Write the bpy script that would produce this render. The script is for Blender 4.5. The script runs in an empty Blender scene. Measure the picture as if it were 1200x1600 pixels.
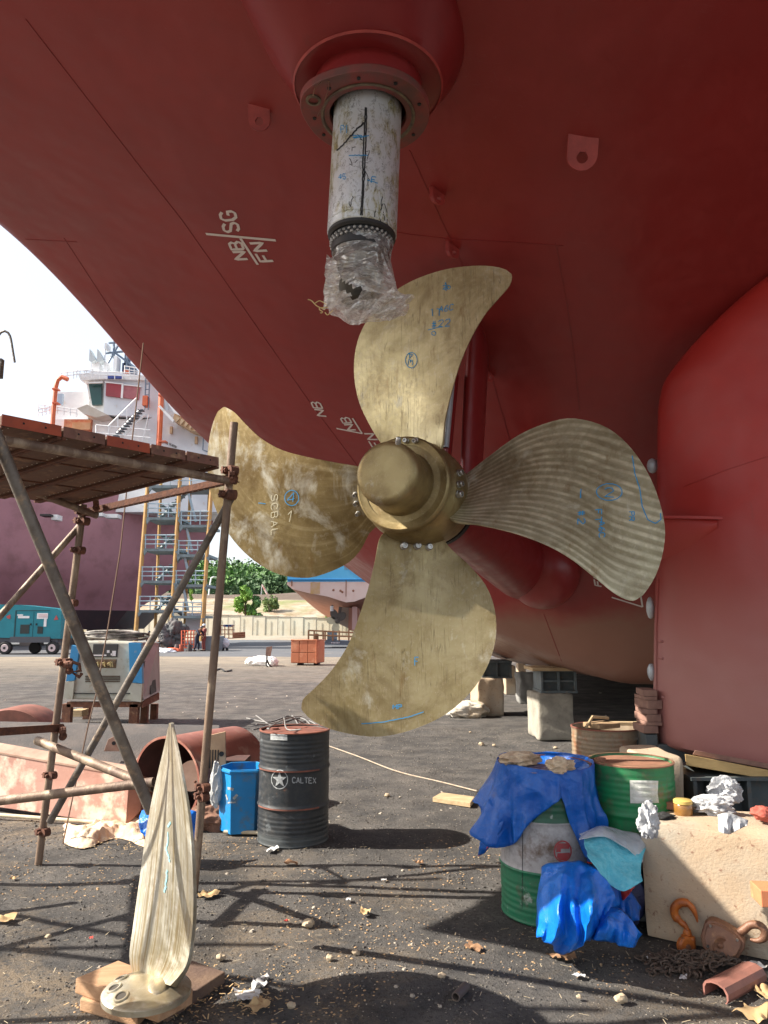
import bpy, bmesh, math, random
from math import sin, cos, pi, radians, sqrt, atan2
from mathutils import Vector, Matrix, noise
from mathutils.bvhtree import BVHTree
random.seed(7)
R = random.Random(11)
V = Vector
S = bpy.context.scene
COL = S.collection

# ---------------------------------------------------------------- camera, sky, sun, exposure
F = 1150.0
CAMZ = 1.76
TH = math.atan(175.0 / F)
cd = bpy.data.cameras.new('camera'); cam = bpy.data.objects.new('camera', cd); COL.objects.link(cam)
cam.location = (0, 0, CAMZ); cam.rotation_euler = (pi / 2 + TH, 0, 0)
cd.sensor_fit = 'VERTICAL'; cd.sensor_height = 36.0; cd.lens = 36.0 * F / 1600.0
cd.clip_start = 0.05; cd.clip_end = 3000
S.camera = cam
SUN_EL, SUN_DX, SUN_DY = radians(37), -0.999, -0.03          # towards the sun
w = bpy.data.worlds.new('World'); S.world = w; w.use_nodes = True
nt = w.node_tree; nt.nodes.clear()
sky = nt.nodes.new('ShaderNodeTexSky'); sky.sky_type = 'NISHITA'; sky.sun_disc = False
sky.sun_elevation = SUN_EL; sky.sun_rotation = atan2(SUN_DX, SUN_DY); sky.dust_density = 3.0; sky.air_density = 1.0; sky.ozone_density = 1.0
bg = nt.nodes.new('ShaderNodeBackground'); bg.inputs[1].default_value = 0.115
wo = nt.nodes.new('ShaderNodeOutputWorld')
hz_ = nt.nodes.new('ShaderNodeMix'); hz_.data_type = 'RGBA'; hz_.inputs[0].default_value = 0.58; hz_.inputs[7].default_value = (4.6, 4.75, 4.95, 1)   # thin white cloud over the whole sky
nt.links.new(sky.outputs[0], hz_.inputs[6]); nt.links.new(hz_.outputs[2], bg.inputs[0]); nt.links.new(bg.outputs[0], wo.inputs[0])
sl = bpy.data.lights.new('sun', 'SUN'); sl.energy = 4.9; sl.angle = radians(0.55); sl.color = (1.0, 0.93, 0.82)
so = bpy.data.objects.new('sun', sl); COL.objects.link(so)
sd = V((SUN_DX * cos(SUN_EL), SUN_DY * cos(SUN_EL), sin(SUN_EL)))
so.rotation_euler = sd.to_track_quat('Z', 'Y').to_euler()
S.view_settings.view_transform = 'Standard'; S.view_settings.look = 'None'
S.view_settings.exposure = 1.25; S.view_settings.gamma = 1.0; S.view_settings.use_curve_mapping = False

# ---------------------------------------------------------------- pixel helpers (real distances)
CO = V((0, 0, CAMZ))
def ray(px, py):
    u = (px - 600) / F; v = (800 - py) / F
    return V((u, cos(TH) - v * sin(TH), sin(TH) + v * cos(TH)))
def W(px, py, Y):
    d = ray(px, py); return CO + d * (Y / d.y)
def G(px, py, z=0.0):
    d = ray(px, py); return CO + d * ((z - CAMZ) / d.z)

# ---------------------------------------------------------------- materials
MATS = {}
def pm(name, c, c2=None, scale=4.0, rough=0.7, rough2=None, metal=0.0, bump=0.0, bscale=40.0, detail=6, fac=(0.4, 0.65),
       dirt=None, dscale=9.0, dfac=(0.55, 0.7), spec=0.5, stretch=(1, 1, 1), alpha=None, trans=None, coat=0.0, sheen=0.0):
    if name in MATS: return MATS[name]
    m = bpy.data.materials.new(name); m.use_nodes = True; n = m.node_tree; b = n.nodes['Principled BSDF']
    tc = n.nodes.new('ShaderNodeTexCoord'); mp = n.nodes.new('ShaderNodeMapping'); mp.inputs['Scale'].default_value = stretch
    n.links.new(tc.outputs['Object'], mp.inputs[0])
    def nz(sc, de=detail):
        t = n.nodes.new('ShaderNodeTexNoise'); t.inputs['Scale'].default_value = sc; t.inputs['Detail'].default_value = de
        t.inputs['Roughness'].default_value = 0.62
        n.links.new(mp.outputs[0], t.inputs['Vector']); return t
    def rg(src, a, bb, lo=0.0, hi=1.0):
        r = n.nodes.new('ShaderNodeMapRange'); r.inputs[1].default_value = a; r.inputs[2].default_value = bb
        r.inputs[3].default_value = lo; r.inputs[4].default_value = hi; n.links.new(src, r.inputs[0]); return r
    b.inputs['Base Color'].default_value = (*c, 1); b.inputs['Roughness'].default_value = rough
    b.inputs['Metallic'].default_value = metal; b.inputs['Specular IOR Level'].default_value = spec
    if coat: b.inputs['Coat Weight'].default_value = coat; b.inputs['Coat Roughness'].default_value = 0.2
    if sheen: b.inputs['Sheen Weight'].default_value = sheen
    cur = None
    if c2:
        t = nz(scale); r = rg(t.outputs[0], *fac); x = n.nodes.new('ShaderNodeMix'); x.data_type = 'RGBA'
        x.inputs[6].default_value = (*c, 1); x.inputs[7].default_value = (*c2, 1); n.links.new(r.outputs[0], x.inputs[0])
        n.links.new(x.outputs[2], b.inputs['Base Color']); cur = x.outputs[2]
        if rough2 is not None:
            r2 = rg(t.outputs[0], fac[0], fac[1], rough, rough2); n.links.new(r2.outputs[0], b.inputs['Roughness'])
    if dirt:
        t = nz(dscale, 10); r = rg(t.outputs[0], *dfac); x = n.nodes.new('ShaderNodeMix'); x.data_type = 'RGBA'
        if cur: n.links.new(cur, x.inputs[6])
        else: x.inputs[6].default_value = (*c, 1)
        x.inputs[7].default_value = (*dirt, 1); n.links.new(r.outputs[0], x.inputs[0]); n.links.new(x.outputs[2], b.inputs['Base Color'])
        cur = x.outputs[2]
    if bump:
        t = nz(bscale, 8); bp = n.nodes.new('ShaderNodeBump'); bp.inputs['Strength'].default_value = min(1, bump); bp.inputs['Distance'].default_value = 0.01 if bump <= 1 else 0.01 * bump
        n.links.new(t.outputs[0], bp.inputs['Height']); n.links.new(bp.outputs[0], b.inputs['Normal'])
    if alpha is not None: b.inputs['Alpha'].default_value = alpha
    if trans is not None: b.inputs['Transmission Weight'].default_value = trans
    MATS[name] = m; m['_c'] = 1
    return m
def crease(m, sc, dist, strength=0.8):
    """sharp flat facets, as in crumpled sheet"""
    n, b = nodes_of(m); tc = n.nodes.new('ShaderNodeTexCoord'); nz = n.nodes.new('ShaderNodeTexNoise'); nz.inputs['Scale'].default_value = 3.0
    ad = n.nodes.new('ShaderNodeVectorMath'); ad.operation = 'ADD'; n.links.new(tc.outputs['Object'], nz.inputs['Vector'])
    sc3 = n.nodes.new('ShaderNodeVectorMath'); sc3.operation = 'SCALE'; sc3.inputs['Scale'].default_value = 0.25; n.links.new(nz.outputs['Color'], sc3.inputs[0])
    n.links.new(tc.outputs['Object'], ad.inputs[0]); n.links.new(sc3.outputs[0], ad.inputs[1]); h = None
    for k, (f, a) in enumerate(((1, 1), (2.3, .42))):
        v = n.nodes.new('ShaderNodeTexVoronoi'); v.inputs['Scale'].default_value = sc * f; n.links.new(ad.outputs[0], v.inputs['Vector'])
        q = math_(n, 'MULTIPLY', v.outputs['Distance'], a); h = q if h is None else math_(n, 'ADD', h, q)
    bp = n.nodes.new('ShaderNodeBump'); bp.inputs['Strength'].default_value = strength; bp.inputs['Distance'].default_value = dist; n.links.new(h, bp.inputs['Height'])
    if b.inputs['Normal'].links: n.links.new(b.inputs['Normal'].links[0].from_socket, bp.inputs['Normal'])
    n.links.new(bp.outputs[0], b.inputs['Normal']); return m
def nodes_of(m):
    n = m.node_tree; return n, n.nodes['Principled BSDF']
def mixc(n, a, b, f):
    x = n.nodes.new('ShaderNodeMix'); x.data_type = 'RGBA'
    for i, q in ((6, a), (7, b)):
        if isinstance(q, tuple): x.inputs[i].default_value = (*q, 1)
        else: n.links.new(q, x.inputs[i])
    if isinstance(f, float): x.inputs[0].default_value = f
    else: n.links.new(f, x.inputs[0])
    return x.outputs[2]
def mrange(n, src, a, b, lo=0.0, hi=1.0):
    r = n.nodes.new('ShaderNodeMapRange'); r.inputs[1].default_value = a; r.inputs[2].default_value = b
    r.inputs[3].default_value = lo; r.inputs[4].default_value = hi; n.links.new(src, r.inputs[0]); return r.outputs[0]
def noisetex(n, vec, sc, de=6, rough=0.6, dist=0.0):
    t = n.nodes.new('ShaderNodeTexNoise'); t.inputs['Scale'].default_value = sc; t.inputs['Detail'].default_value = de
    t.inputs['Roughness'].default_value = rough; t.inputs['Distortion'].default_value = dist
    n.links.new(vec, t.inputs['Vector']); return t.outputs[0]
def mapping(n, src, scale):
    mp = n.nodes.new('ShaderNodeMapping'); mp.inputs['Scale'].default_value = scale; n.links.new(src, mp.inputs[0]); return mp.outputs[0]
def math_(n, op, a, b=None):
    x = n.nodes.new('ShaderNodeMath'); x.operation = op
    for i, q in enumerate((a, b)):
        if q is None: continue
        if isinstance(q, (int, float)): x.inputs[i].default_value = q
        else: n.links.new(q, x.inputs[i])
    return x.outputs[0]
def bumpn(n, b, h, strength=0.5, dist=0.01):
    bp = n.nodes.new('ShaderNodeBump'); bp.inputs['Strength'].default_value = strength; bp.inputs['Distance'].default_value = dist
    n.links.new(h, bp.inputs['Height']); n.links.new(bp.outputs[0], b.inputs['Normal'])

# ---------------------------------------------------------------- mesh builder
def frame(axis):
    a = V(axis).normalized(); u = a.cross(V((0, 0, 1)))
    if u.length < 1e-3: u = a.cross(V((0, 1, 0)))
    u.normalize(); return a, u, a.cross(u).normalized()
class MB:
    def __init__(s): s.v = []; s.f = []; s.uv = None
    def add(s, vs, fs):
        o = len(s.v); s.v += [V(p) for p in vs]; s.f += [tuple(i + o for i in q) for q in fs]; return s
    def box(s, c, size, rz=0.0, M=None):
        hx, hy, hz = size[0] / 2, size[1] / 2, size[2] / 2
        vs = [V((x, y, z)) for x in (-hx, hx) for y in (-hy, hy) for z in (-hz, hz)]
        m = M if M else Matrix.Rotation(rz, 3, 'Z')
        vs = [m @ p + V(c) for p in vs]
        return s.add(vs, [(0, 1, 3, 2), (4, 6, 7, 5), (0, 4, 5, 1), (2, 3, 7, 6), (0, 2, 6, 4), (1, 5, 7, 3)])
    def hexa(s, p):   # 8 points: bottom 4 then top 4
        return s.add(p, [(3, 2, 1, 0), (4, 5, 6, 7), (0, 1, 5, 4), (1, 2, 6, 5), (2, 3, 7, 6), (3, 0, 4, 7)])
    def lathe(s, prof, org=(0, 0, 0), axis=(0, 0, 1), n=32, a0=0.0):
        a, u, w_ = frame(axis); o = V(org); vs = []; fs = []; m = len(prof)
        for r, h in prof:
            for k in range(n):
                t = a0 + 2 * pi * k / n; vs.append(o + a * h + u * (r * cos(t)) + w_ * (r * sin(t)))
        for i in range(m - 1):
            for k in range(n):
                k2 = (k + 1) % n; fs.append((i * n + k, i * n + k2, (i + 1) * n + k2, (i + 1) * n + k))
        return s.add(vs, fs)
    def cyl(s, p0, p1, r, n=12, r1=None, hollow=0.0):
        p0 = V(p0); p1 = V(p1); L = (p1 - p0).length
        if L < 1e-6: return s
        r1 = r if r1 is None else r1
        if hollow: prof = [(hollow, 0), (r, 0), (r1, L), (hollow, L), (hollow, 0)]
        else: prof = [(0.0001, 0), (r, 0), (r1, L), (0.0001, L)]
        return s.lathe(prof, p0, p1 - p0, n)
    def tube(s, pts, r, n=8, rs=None):
        pts = [V(p) for p in pts]; vs = []; fs = []; m = len(pts); pu = None
        for i, p in enumerate(pts):
            t = (pts[min(i + 1, m - 1)] - pts[max(i - 1, 0)]).normalized()
            if pu is None: _, pu, _ = frame(t)
            pu = (pu - t * pu.dot(t)).normalized(); pw = t.cross(pu)
            rr = rs[i] if rs else r
            for k in range(n):
                q = 2 * pi * k / n; vs.append(p + pu * (rr * cos(q)) + pw * (rr * sin(q)))
        for i in range(m - 1):
            for k in range(n):
                k2 = (k + 1) % n; fs.append((i * n + k, i * n + k2, (i + 1) * n + k2, (i + 1) * n + k))
        fs.append(tuple(range(n))[::-1]); fs.append(tuple((m - 1) * n + k for k in range(n)))
        return s.add(vs, fs)
    def grid(s, P, close=False):
        r = len(P); c = len(P[0]); vs = [p for row in P for p in row]; fs = []
        for i in range(r - 1):
            for j in range(c - 1 + (1 if close else 0)):
                j2 = (j + 1) % c; fs.append((i * c + j, i * c + j2, (i + 1) * c + j2, (i + 1) * c + j))
        return s.add(vs, fs)
    def prism(s, pts, d):   # closed polygon pts extruded by vector d
        n = len(pts); d = V(d); vs = [V(p) for p in pts] + [V(p) + d for p in pts]
        fs = [tuple(range(n))[::-1], tuple(range(n, 2 * n))] + [(i, (i + 1) % n, n + (i + 1) % n, n + i) for i in range(n)]
        return s.add(vs, fs)
    def sphere(s, c, r, n=12, m=8, sc=(1, 1, 1), f=None):
        P = []
        for i in range(m + 1):
            a = pi * i / m; row = []
            for k in range(n):
                b = 2 * pi * k / n; d = V((sin(a) * cos(b), sin(a) * sin(b), cos(a)))
                q = r * (f(d) if f else 1.0); row.append(V(c) + V((d.x * sc[0], d.y * sc[1], d.z * sc[2])) * q)
            P.append(row)
        return s.grid(P, True)
    def bvh(s): return BVHTree.FromPolygons([tuple(p) for p in s.v], [tuple(q) for q in s.f])
    def build(s, name, m=None, parent=None, local=False, smooth=False, bevel=0.0, kind=None, solid=0.0, sharp=35, sub=0):
        me = bpy.data.meshes.new(name)
        if parent is not None:
            off = V((0, 0, 0)) if local else wloc(parent); loc = V((0, 0, 0))
        elif local: off = V((0, 0, 0)); loc = V((0, 0, 0))
        else:
            xs = [p.x for p in s.v]; ys = [p.y for p in s.v]; zs = [p.z for p in s.v]
            off = V(((min(xs) + max(xs)) / 2, (min(ys) + max(ys)) / 2, min(zs))); loc = off.copy()
        me.from_pydata([tuple(p - off) for p in s.v], [], s.f)
        if s.uv:
            l = me.uv_layers.new(name='UVMap')
            for i, lp in enumerate(me.loops): l.data[i].uv = s.uv[lp.vertex_index]
        me.update()
        bm = bmesh.new(); bm.from_mesh(me)
        if not s.uv: bmesh.ops.remove_doubles(bm, verts=bm.verts, dist=1e-5)
        bmesh.ops.recalc_face_normals(bm, faces=bm.faces); bm.to_mesh(me); bm.free()
        if smooth:
            me.shade_smooth()
            try: me.set_sharp_from_angle(angle=radians(sharp))
            except Exception: pass
        if m: me.materials.append(m)
        o = bpy.data.objects.new(name, me); COL.objects.link(o); o.location = loc
        if parent is not None: o.parent = parent
        if solid: q = o.modifiers.new('solid', 'SOLIDIFY'); q.thickness = solid; q.offset = 0
        if bevel: q = o.modifiers.new('bevel', 'BEVEL'); q.width = bevel; q.segments = 2; q.limit_method = 'ANGLE'; q.angle_limit = radians(40)
        if sub: q = o.modifiers.new('sub', 'SUBSURF'); q.levels = sub; q.render_levels = sub
        if kind: o['kind'] = kind
        return o
def wloc(o):
    p = V((0, 0, 0))
    while o is not None: p += o.location; o = o.parent
    return p
def tag(o, label, cat=None, group=None):
    if label: o['label'] = label
    if cat: o['category'] = cat
    if group: o['group'] = group
    return o
def thing(name, loc, label, cat, rz=0.0, group=None):
    o = bpy.data.objects.new(name, None); COL.objects.link(o); o.location = loc; o.rotation_euler = (0, 0, rz); o.empty_display_size = 0.2
    return tag(o, label, cat, group)
def spline(pts, n):
    """resample a polyline of tuples (Catmull-Rom) to n points by arc length"""
    P = [V(p) for p in pts]; Q = []
    for i in range(len(P) - 1):
        a = P[max(i - 1, 0)]; b = P[i]; c = P[i + 1]; d = P[min(i + 2, len(P) - 1)]
        for k in range(12):
            t = k / 12.0
            Q.append(0.5 * ((2 * b) + (c - a) * t + (2 * a - 5 * b + 4 * c - d) * t * t + (3 * b - a - 3 * c + d) * t ** 3))
    Q.append(P[-1]); L = [0.0]
    for i in range(1, len(Q)): L.append(L[-1] + (Q[i] - Q[i - 1]).length)
    out = []; j = 0
    for k in range(n):
        x = L[-1] * k / (n - 1)
        while j < len(Q) - 2 and L[j + 1] < x: j += 1
        t = (x - L[j]) / max(1e-9, L[j + 1] - L[j]); out.append(Q[j].lerp(Q[j + 1], min(1, max(0, t))))
    return out
def interp(tab, x):
    """smooth monotone-ish interpolation through (x,y) table"""
    if x <= tab[0][0]: return tab[0][1]
    if x >= tab[-1][0]: return tab[-1][1]
    n = len(tab)
    for i in range(n - 1):
        if tab[i][0] <= x <= tab[i + 1][0]: break
    def sl_(k):
        if k <= 0 or k >= n - 1: return 0.0 if n < 3 else ((tab[1][1] - tab[0][1]) / (tab[1][0] - tab[0][0]) if k <= 0 else (tab[-1][1] - tab[-2][1]) / (tab[-1][0] - tab[-2][0]))
        a = (tab[k][1] - tab[k - 1][1]) / (tab[k][0] - tab[k - 1][0]); b = (tab[k + 1][1] - tab[k][1]) / (tab[k + 1][0] - tab[k][0])
        return 0.0 if a * b <= 0 else 2 * a * b / (a + b)
    h = tab[i + 1][0] - tab[i][0]; t = (x - tab[i][0]) / h; m0 = sl_(i) * h; m1 = sl_(i + 1) * h
    return (2 * t ** 3 - 3 * t * t + 1) * tab[i][1] + (t ** 3 - 2 * t * t + t) * m0 + (-2 * t ** 3 + 3 * t * t) * tab[i + 1][1] + (t ** 3 - t * t) * m1
def nz3(p, sc=1.0): return noise.noise(V(p) * sc)

# stroke lettering
FONT = {'S': [[(1, .85), (.7, 1), (.25, 1), (0, .8), (.1, .58), (.9, .42), (1, .2), (.75, 0), (.25, 0), (0, .15)]],
 'G': [[(1, .85), (.7, 1), (.25, 1), (0, .75), (0, .25), (.25, 0), (.75, 0), (1, .2), (1, .48), (.55, .48)]],
 'N': [[(0, 0), (0, 1), (1, 0), (1, 1)]], 'B': [[(0, 0), (0, 1), (.75, 1), (.95, .78), (.75, .54), (0, .54)], [(.75, .54), (1, .28), (.78, 0), (0, 0)]],
 'F': [[(0, 0), (0, 1), (1, 1)], [(0, .53), (.75, .53)]], 'C': [[(1, .82), (.7, 1), (.3, 1), (0, .75), (0, .25), (.3, 0), (.7, 0), (1, .18)]],
 'A': [[(0, 0), (.5, 1), (1, 0)], [(.2, .35), (.8, .35)]], 'L': [[(0, 1), (0, 0), (.9, 0)]], 'T': [[(0, 1), (1, 1)], [(.5, 1), (.5, 0)]],
 'E': [[(1, 1), (0, 1), (0, 0), (1, 0)], [(0, .52), (.8, .52)]], 'X': [[(0, 0), (1, 1)], [(0, 1), (1, 0)]],
 'I': [[(.5, 0), (.5, 1)]], 'M': [[(0, 0), (0, 1), (.5, .4), (1, 1), (1, 0)]], 'O': [[(.3, 0), (0, .3), (0, .7), (.3, 1), (.7, 1), (1, .7), (1, .3), (.7, 0), (.3, 0)]],
 '0': [[(.3, 0), (0, .3), (0, .7), (.3, 1), (.7, 1), (1, .7), (1, .3), (.7, 0), (.3, 0)]], '1': [[(.2, .8), (.5, 1), (.5, 0)]],
 '2': [[(0, .8), (.3, 1), (.8, 1), (1, .7), (0, 0), (1, 0)]], '3': [[(0, .9), (.4, 1), (.9, .85), (.9, .62), (.4, .52), (.95, .38), (.9, .1), (.4, 0), (0, .1)]],
 '4': [[(.8, 0), (.8, 1), (0, .3), (1, .3)]], '5': [[(.95, 1), (.1, 1), (.05, .55), (.7, .6), (1, .3), (.7, 0), (0, .05)]], '6': [[(.9, 1), (.3, .8), (0, .3), (.3, 0), (.8, 0), (1, .3), (.7, .52), (.1, .4)]],
 '7': [[(0, 1), (1, 1), (.4, 0)]], '9': [[(.9, .55), (.3, .45), (0, .75), (.3, 1), (.8, 1), (.95, .6), (.6, 0)]],
 'P': [[(0, 0), (0, 1), (.8, 1), (1, .78), (.8, .52), (0, .52)]], 'R': [[(0, 0), (0, 1), (.8, 1), (1, .78), (.8, .52), (0, .52)], [(.5, .52), (1, 0)]],
 '=': [[(0, .35), (1, .35)], [(0, .65), (1, .65)]], '#': [[(.1, .3), (.9, .3)], [(.1, .65), (.9, .65)], [(.35, 0), (.35, 1)], [(.65, 0), (.65, 1)]], ' ': []}
def text_px(txt, org, xdir, ydir, gap=0.32):
    """pixel polylines of a text; org lower left, xdir/ydir = advance and up vectors of one letter"""
    out = []; o = V((org[0], org[1])); xd = V(xdir); yd = V(ydir)
    for k, ch in enumerate(txt):
        b = o + xd * (k * (1 + gap))
        for st in FONT[ch]: out.append([tuple(b + xd * p[0] + yd * p[1]) for p in st])
    return out
def arc_px(c, rx, ry, n=24, a0=0, a1=2 * pi): return [(c[0] + rx * cos(a0 + (a1 - a0) * k / n), c[1] + ry * sin(a0 + (a1 - a0) * k / n)) for k in range(n + 1)]
def decal(mb, bvh, lines, wd, off=0.003, step=4.0, maxd=60, jit=0.0, thick=0.0, eye=None):
    """lay ribbons of real width wd along pixel polylines, on the surface they fall on"""
    for ln in lines:
        pts = []
        for i in range(len(ln) - 1):
            a = V(ln[i]); b = V(ln[i + 1]); n = max(1, int((b - a).length / step))
            for k in range(n): pts.append(a.lerp(b, k / n))
        pts.append(V(ln[-1])); H = []
        for p in pts:
            l, nn, _, _ = bvh.ray_cast(CO, ray(p.x + R.uniform(-jit, jit), p.y + R.uniform(-jit, jit)).normalized(), maxd)
            if l is None: H.append(None); continue
            if nn.dot(l - CO) > 0: nn = -nn
            H.append((l + nn * off, nn))
        run = []
        def flush(run):
            if len(run) < 2: return
            L = []; Rr = []
            for i, (l, nn) in enumerate(run):
                t = run[min(i + 1, len(run) - 1)][0] - run[max(i - 1, 0)][0]
                if t.length < 1e-7: t = V((1, 0, 0))
                sv = nn.cross(t.normalized()) * (wd / 2)
                L.append(l - sv); Rr.append(l + sv)
            mb.grid([L, Rr])
        for h in H:
            if h is None or (run and (h[0] - run[-1][0]).length > 0.5): flush(run); run = [h] if h else []
            else: run.append(h)
        flush(run)
    return mb
# ================================================================ materials in use
def ground_mat():
    m = bpy.data.materials.new('yard_ground'); m.use_nodes = True; n, b = nodes_of(m)
    tc = n.nodes.new('ShaderNodeNewGeometry'); P = tc.outputs['Position']
    sp = n.nodes.new('ShaderNodeSeparateXYZ'); n.links.new(P, sp.inputs[0])
    big = noisetex(n, P, 0.55, 5); mid = noisetex(n, P, 2.3, 8, 0.65); fine = noisetex(n, P, 38.0, 8, 0.75); gr = noisetex(n, P, 140.0, 3, 0.7)
    c = mixc(n, (0.082, 0.079, 0.078), (0.165, 0.152, 0.140), mrange(n, mid, 0.38, 0.66))
    c = mixc(n, c, (0.32, 0.25, 0.175), math_(n, 'MULTIPLY', math_(n, 'MULTIPLY', mrange(n, noisetex(n, P, 0.9, 7, .7, .5), 0.49, 0.62), mrange(n, fine, 0.40, 0.56)), mrange(n, math_(n, 'ADD', sp.outputs[1], math_(n, 'MULTIPLY', sp.outputs[0], 1.2)), 3.0, 7.5, 1.0, .12)))
    c = mixc(n, c, (0.06, 0.057, 0.055), math_(n, 'MULTIPLY', mrange(n, noisetex(n, P, 0.7, 9, .72, 1.0), 0.52, 0.66), 0.7))
    c = mixc(n, c, (0.055, 0.05, 0.048), math_(n, 'MULTIPLY', mrange(n, fine, 0.52, 0.62), 0.75))
    vo = n.nodes.new('ShaderNodeTexVoronoi'); vo.inputs['Scale'].default_value = 46.0; n.links.new(P, vo.inputs['Vector'])
    pick = math_(n, 'GREATER_THAN', vo.outputs['Color'], 0.80); dot_ = math_(n, 'LESS_THAN', vo.outputs['Distance'], 0.20)
    c = mixc(n, c, (0.30, 0.26, 0.21), math_(n, 'MULTIPLY', math_(n, 'MULTIPLY', pick, dot_), 0.85))
    # the yard turns from blasting grit to pale dusty earth further out
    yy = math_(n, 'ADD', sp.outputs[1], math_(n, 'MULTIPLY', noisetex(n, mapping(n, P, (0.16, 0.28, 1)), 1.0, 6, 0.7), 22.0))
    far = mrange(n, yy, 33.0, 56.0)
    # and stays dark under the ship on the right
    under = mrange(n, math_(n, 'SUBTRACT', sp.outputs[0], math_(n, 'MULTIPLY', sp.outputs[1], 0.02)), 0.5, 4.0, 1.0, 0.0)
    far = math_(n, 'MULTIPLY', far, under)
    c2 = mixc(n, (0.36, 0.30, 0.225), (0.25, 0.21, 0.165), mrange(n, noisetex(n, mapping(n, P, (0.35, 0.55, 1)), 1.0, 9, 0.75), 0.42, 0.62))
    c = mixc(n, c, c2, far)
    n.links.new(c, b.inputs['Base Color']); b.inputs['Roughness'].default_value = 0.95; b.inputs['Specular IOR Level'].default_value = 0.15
    hh = math_(n, 'ADD', math_(n, 'MULTIPLY', fine, 0.6), math_(n, 'ADD', math_(n, 'MULTIPLY', gr, 0.35), math_(n, 'MULTIPLY', mid, 1.4)))
    bumpn(n, b, hh, 1.0, 0.035)
    return m
GM = ground_mat()

def hull_mat(name, red, low, z0, z1, rough=0.36, mottl=0.12):
    m = bpy.data.materials.new(name); m.use_nodes = True; n, b = nodes_of(m)
    tc = n.nodes.new('ShaderNodeTexCoord'); P = tc.outputs['Object']
    g = n.nodes.new('ShaderNodeNewGeometry'); sp = n.nodes.new('ShaderNodeSeparateXYZ'); n.links.new(g.outputs['Position'], sp.inputs[0])
    big = noisetex(n, P, 0.8, 4); mid = noisetex(n, P, 5.0, 7, 0.6); fine = noisetex(n, P, 60, 4, 0.7)
    zz = math_(n, 'ADD', sp.outputs[2], math_(n, 'MULTIPLY', math_(n, 'SUBTRACT', big, 0.5), 0.7))
    dk = tuple(q * 0.86 for q in red)
    c = mixc(n, red, dk, mrange(n, big, 0.35, 0.65)); c = mixc(n, c, tuple(min(1, q * 1.25 + 0.01) for q in red), math_(n, 'MULTIPLY', mrange(n, mid, 0.5, 0.75), 0.25))
    run = mrange(n, noisetex(n, mapping(n, P, (1, 1, .22)), 6, 9, .75), .60, .74); c = mixc(n, c, (red[0] * .6, red[1] * 1.3, red[2] * 1.2), math_(n, 'MULTIPLY', run, .5))
    sc_ = mrange(n, math_(n, 'ABSOLUTE', math_(n, 'SUBTRACT', noisetex(n, mapping(n, P, (.6, 2.2, 1)), 3.1, 3, .5, 1.2), .5)), 0, .0025, 1, 0); c = mixc(n, c, (.30, .10, .09), math_(n, 'MULTIPLY', math_(n, 'MULTIPLY', sc_, mrange(n, noisetex(n, P, 1.3, 4), .55, .62)), .5))
    c = mixc(n, low, c, mrange(n, zz, z0, z1))
    n.links.new(c, b.inputs['Base Color'])
    r = mrange(n, mid, 0.3, 0.7, rough - 0.05, rough + 0.12); n.links.new(r, b.inputs['Roughness'])
    b.inputs['Specular IOR Level'].default_value = 0.5
    bumpn(n, b, math_(n, 'ADD', math_(n, 'MULTIPLY', noisetex(n, P, 1.6, 2), 4.0), math_(n, 'MULTIPLY', fine, 0.10)), 0.35, 0.02)
    return m
HULL = hull_mat('hull_red_paint', (0.30, 0.030, 0.027), (0.27, 0.125, 0.085), 1.75, 2.05)
HULL2 = hull_mat('appendage_red_paint', (0.25, 0.018, 0.018), (0.19, 0.03, 0.03), 0.2, 0.5)
RUDP = hull_mat('rudder_red_paint', (0.44, 0.028, 0.022), (0.35, 0.145, 0.128), 1.35, 2.6, 0.42)
REDP = pm('red_primer_steel', (0.42, 0.06, 0.05), (0.30, 0.04, 0.035), 8, 0.45)
SEAMM = pm('weld_line', (0.25, 0.025, 0.024), rough=0.38)
WPAINT = pm('white_mark_paint', (0.72, 0.66, 0.62), rough=0.7)

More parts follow.
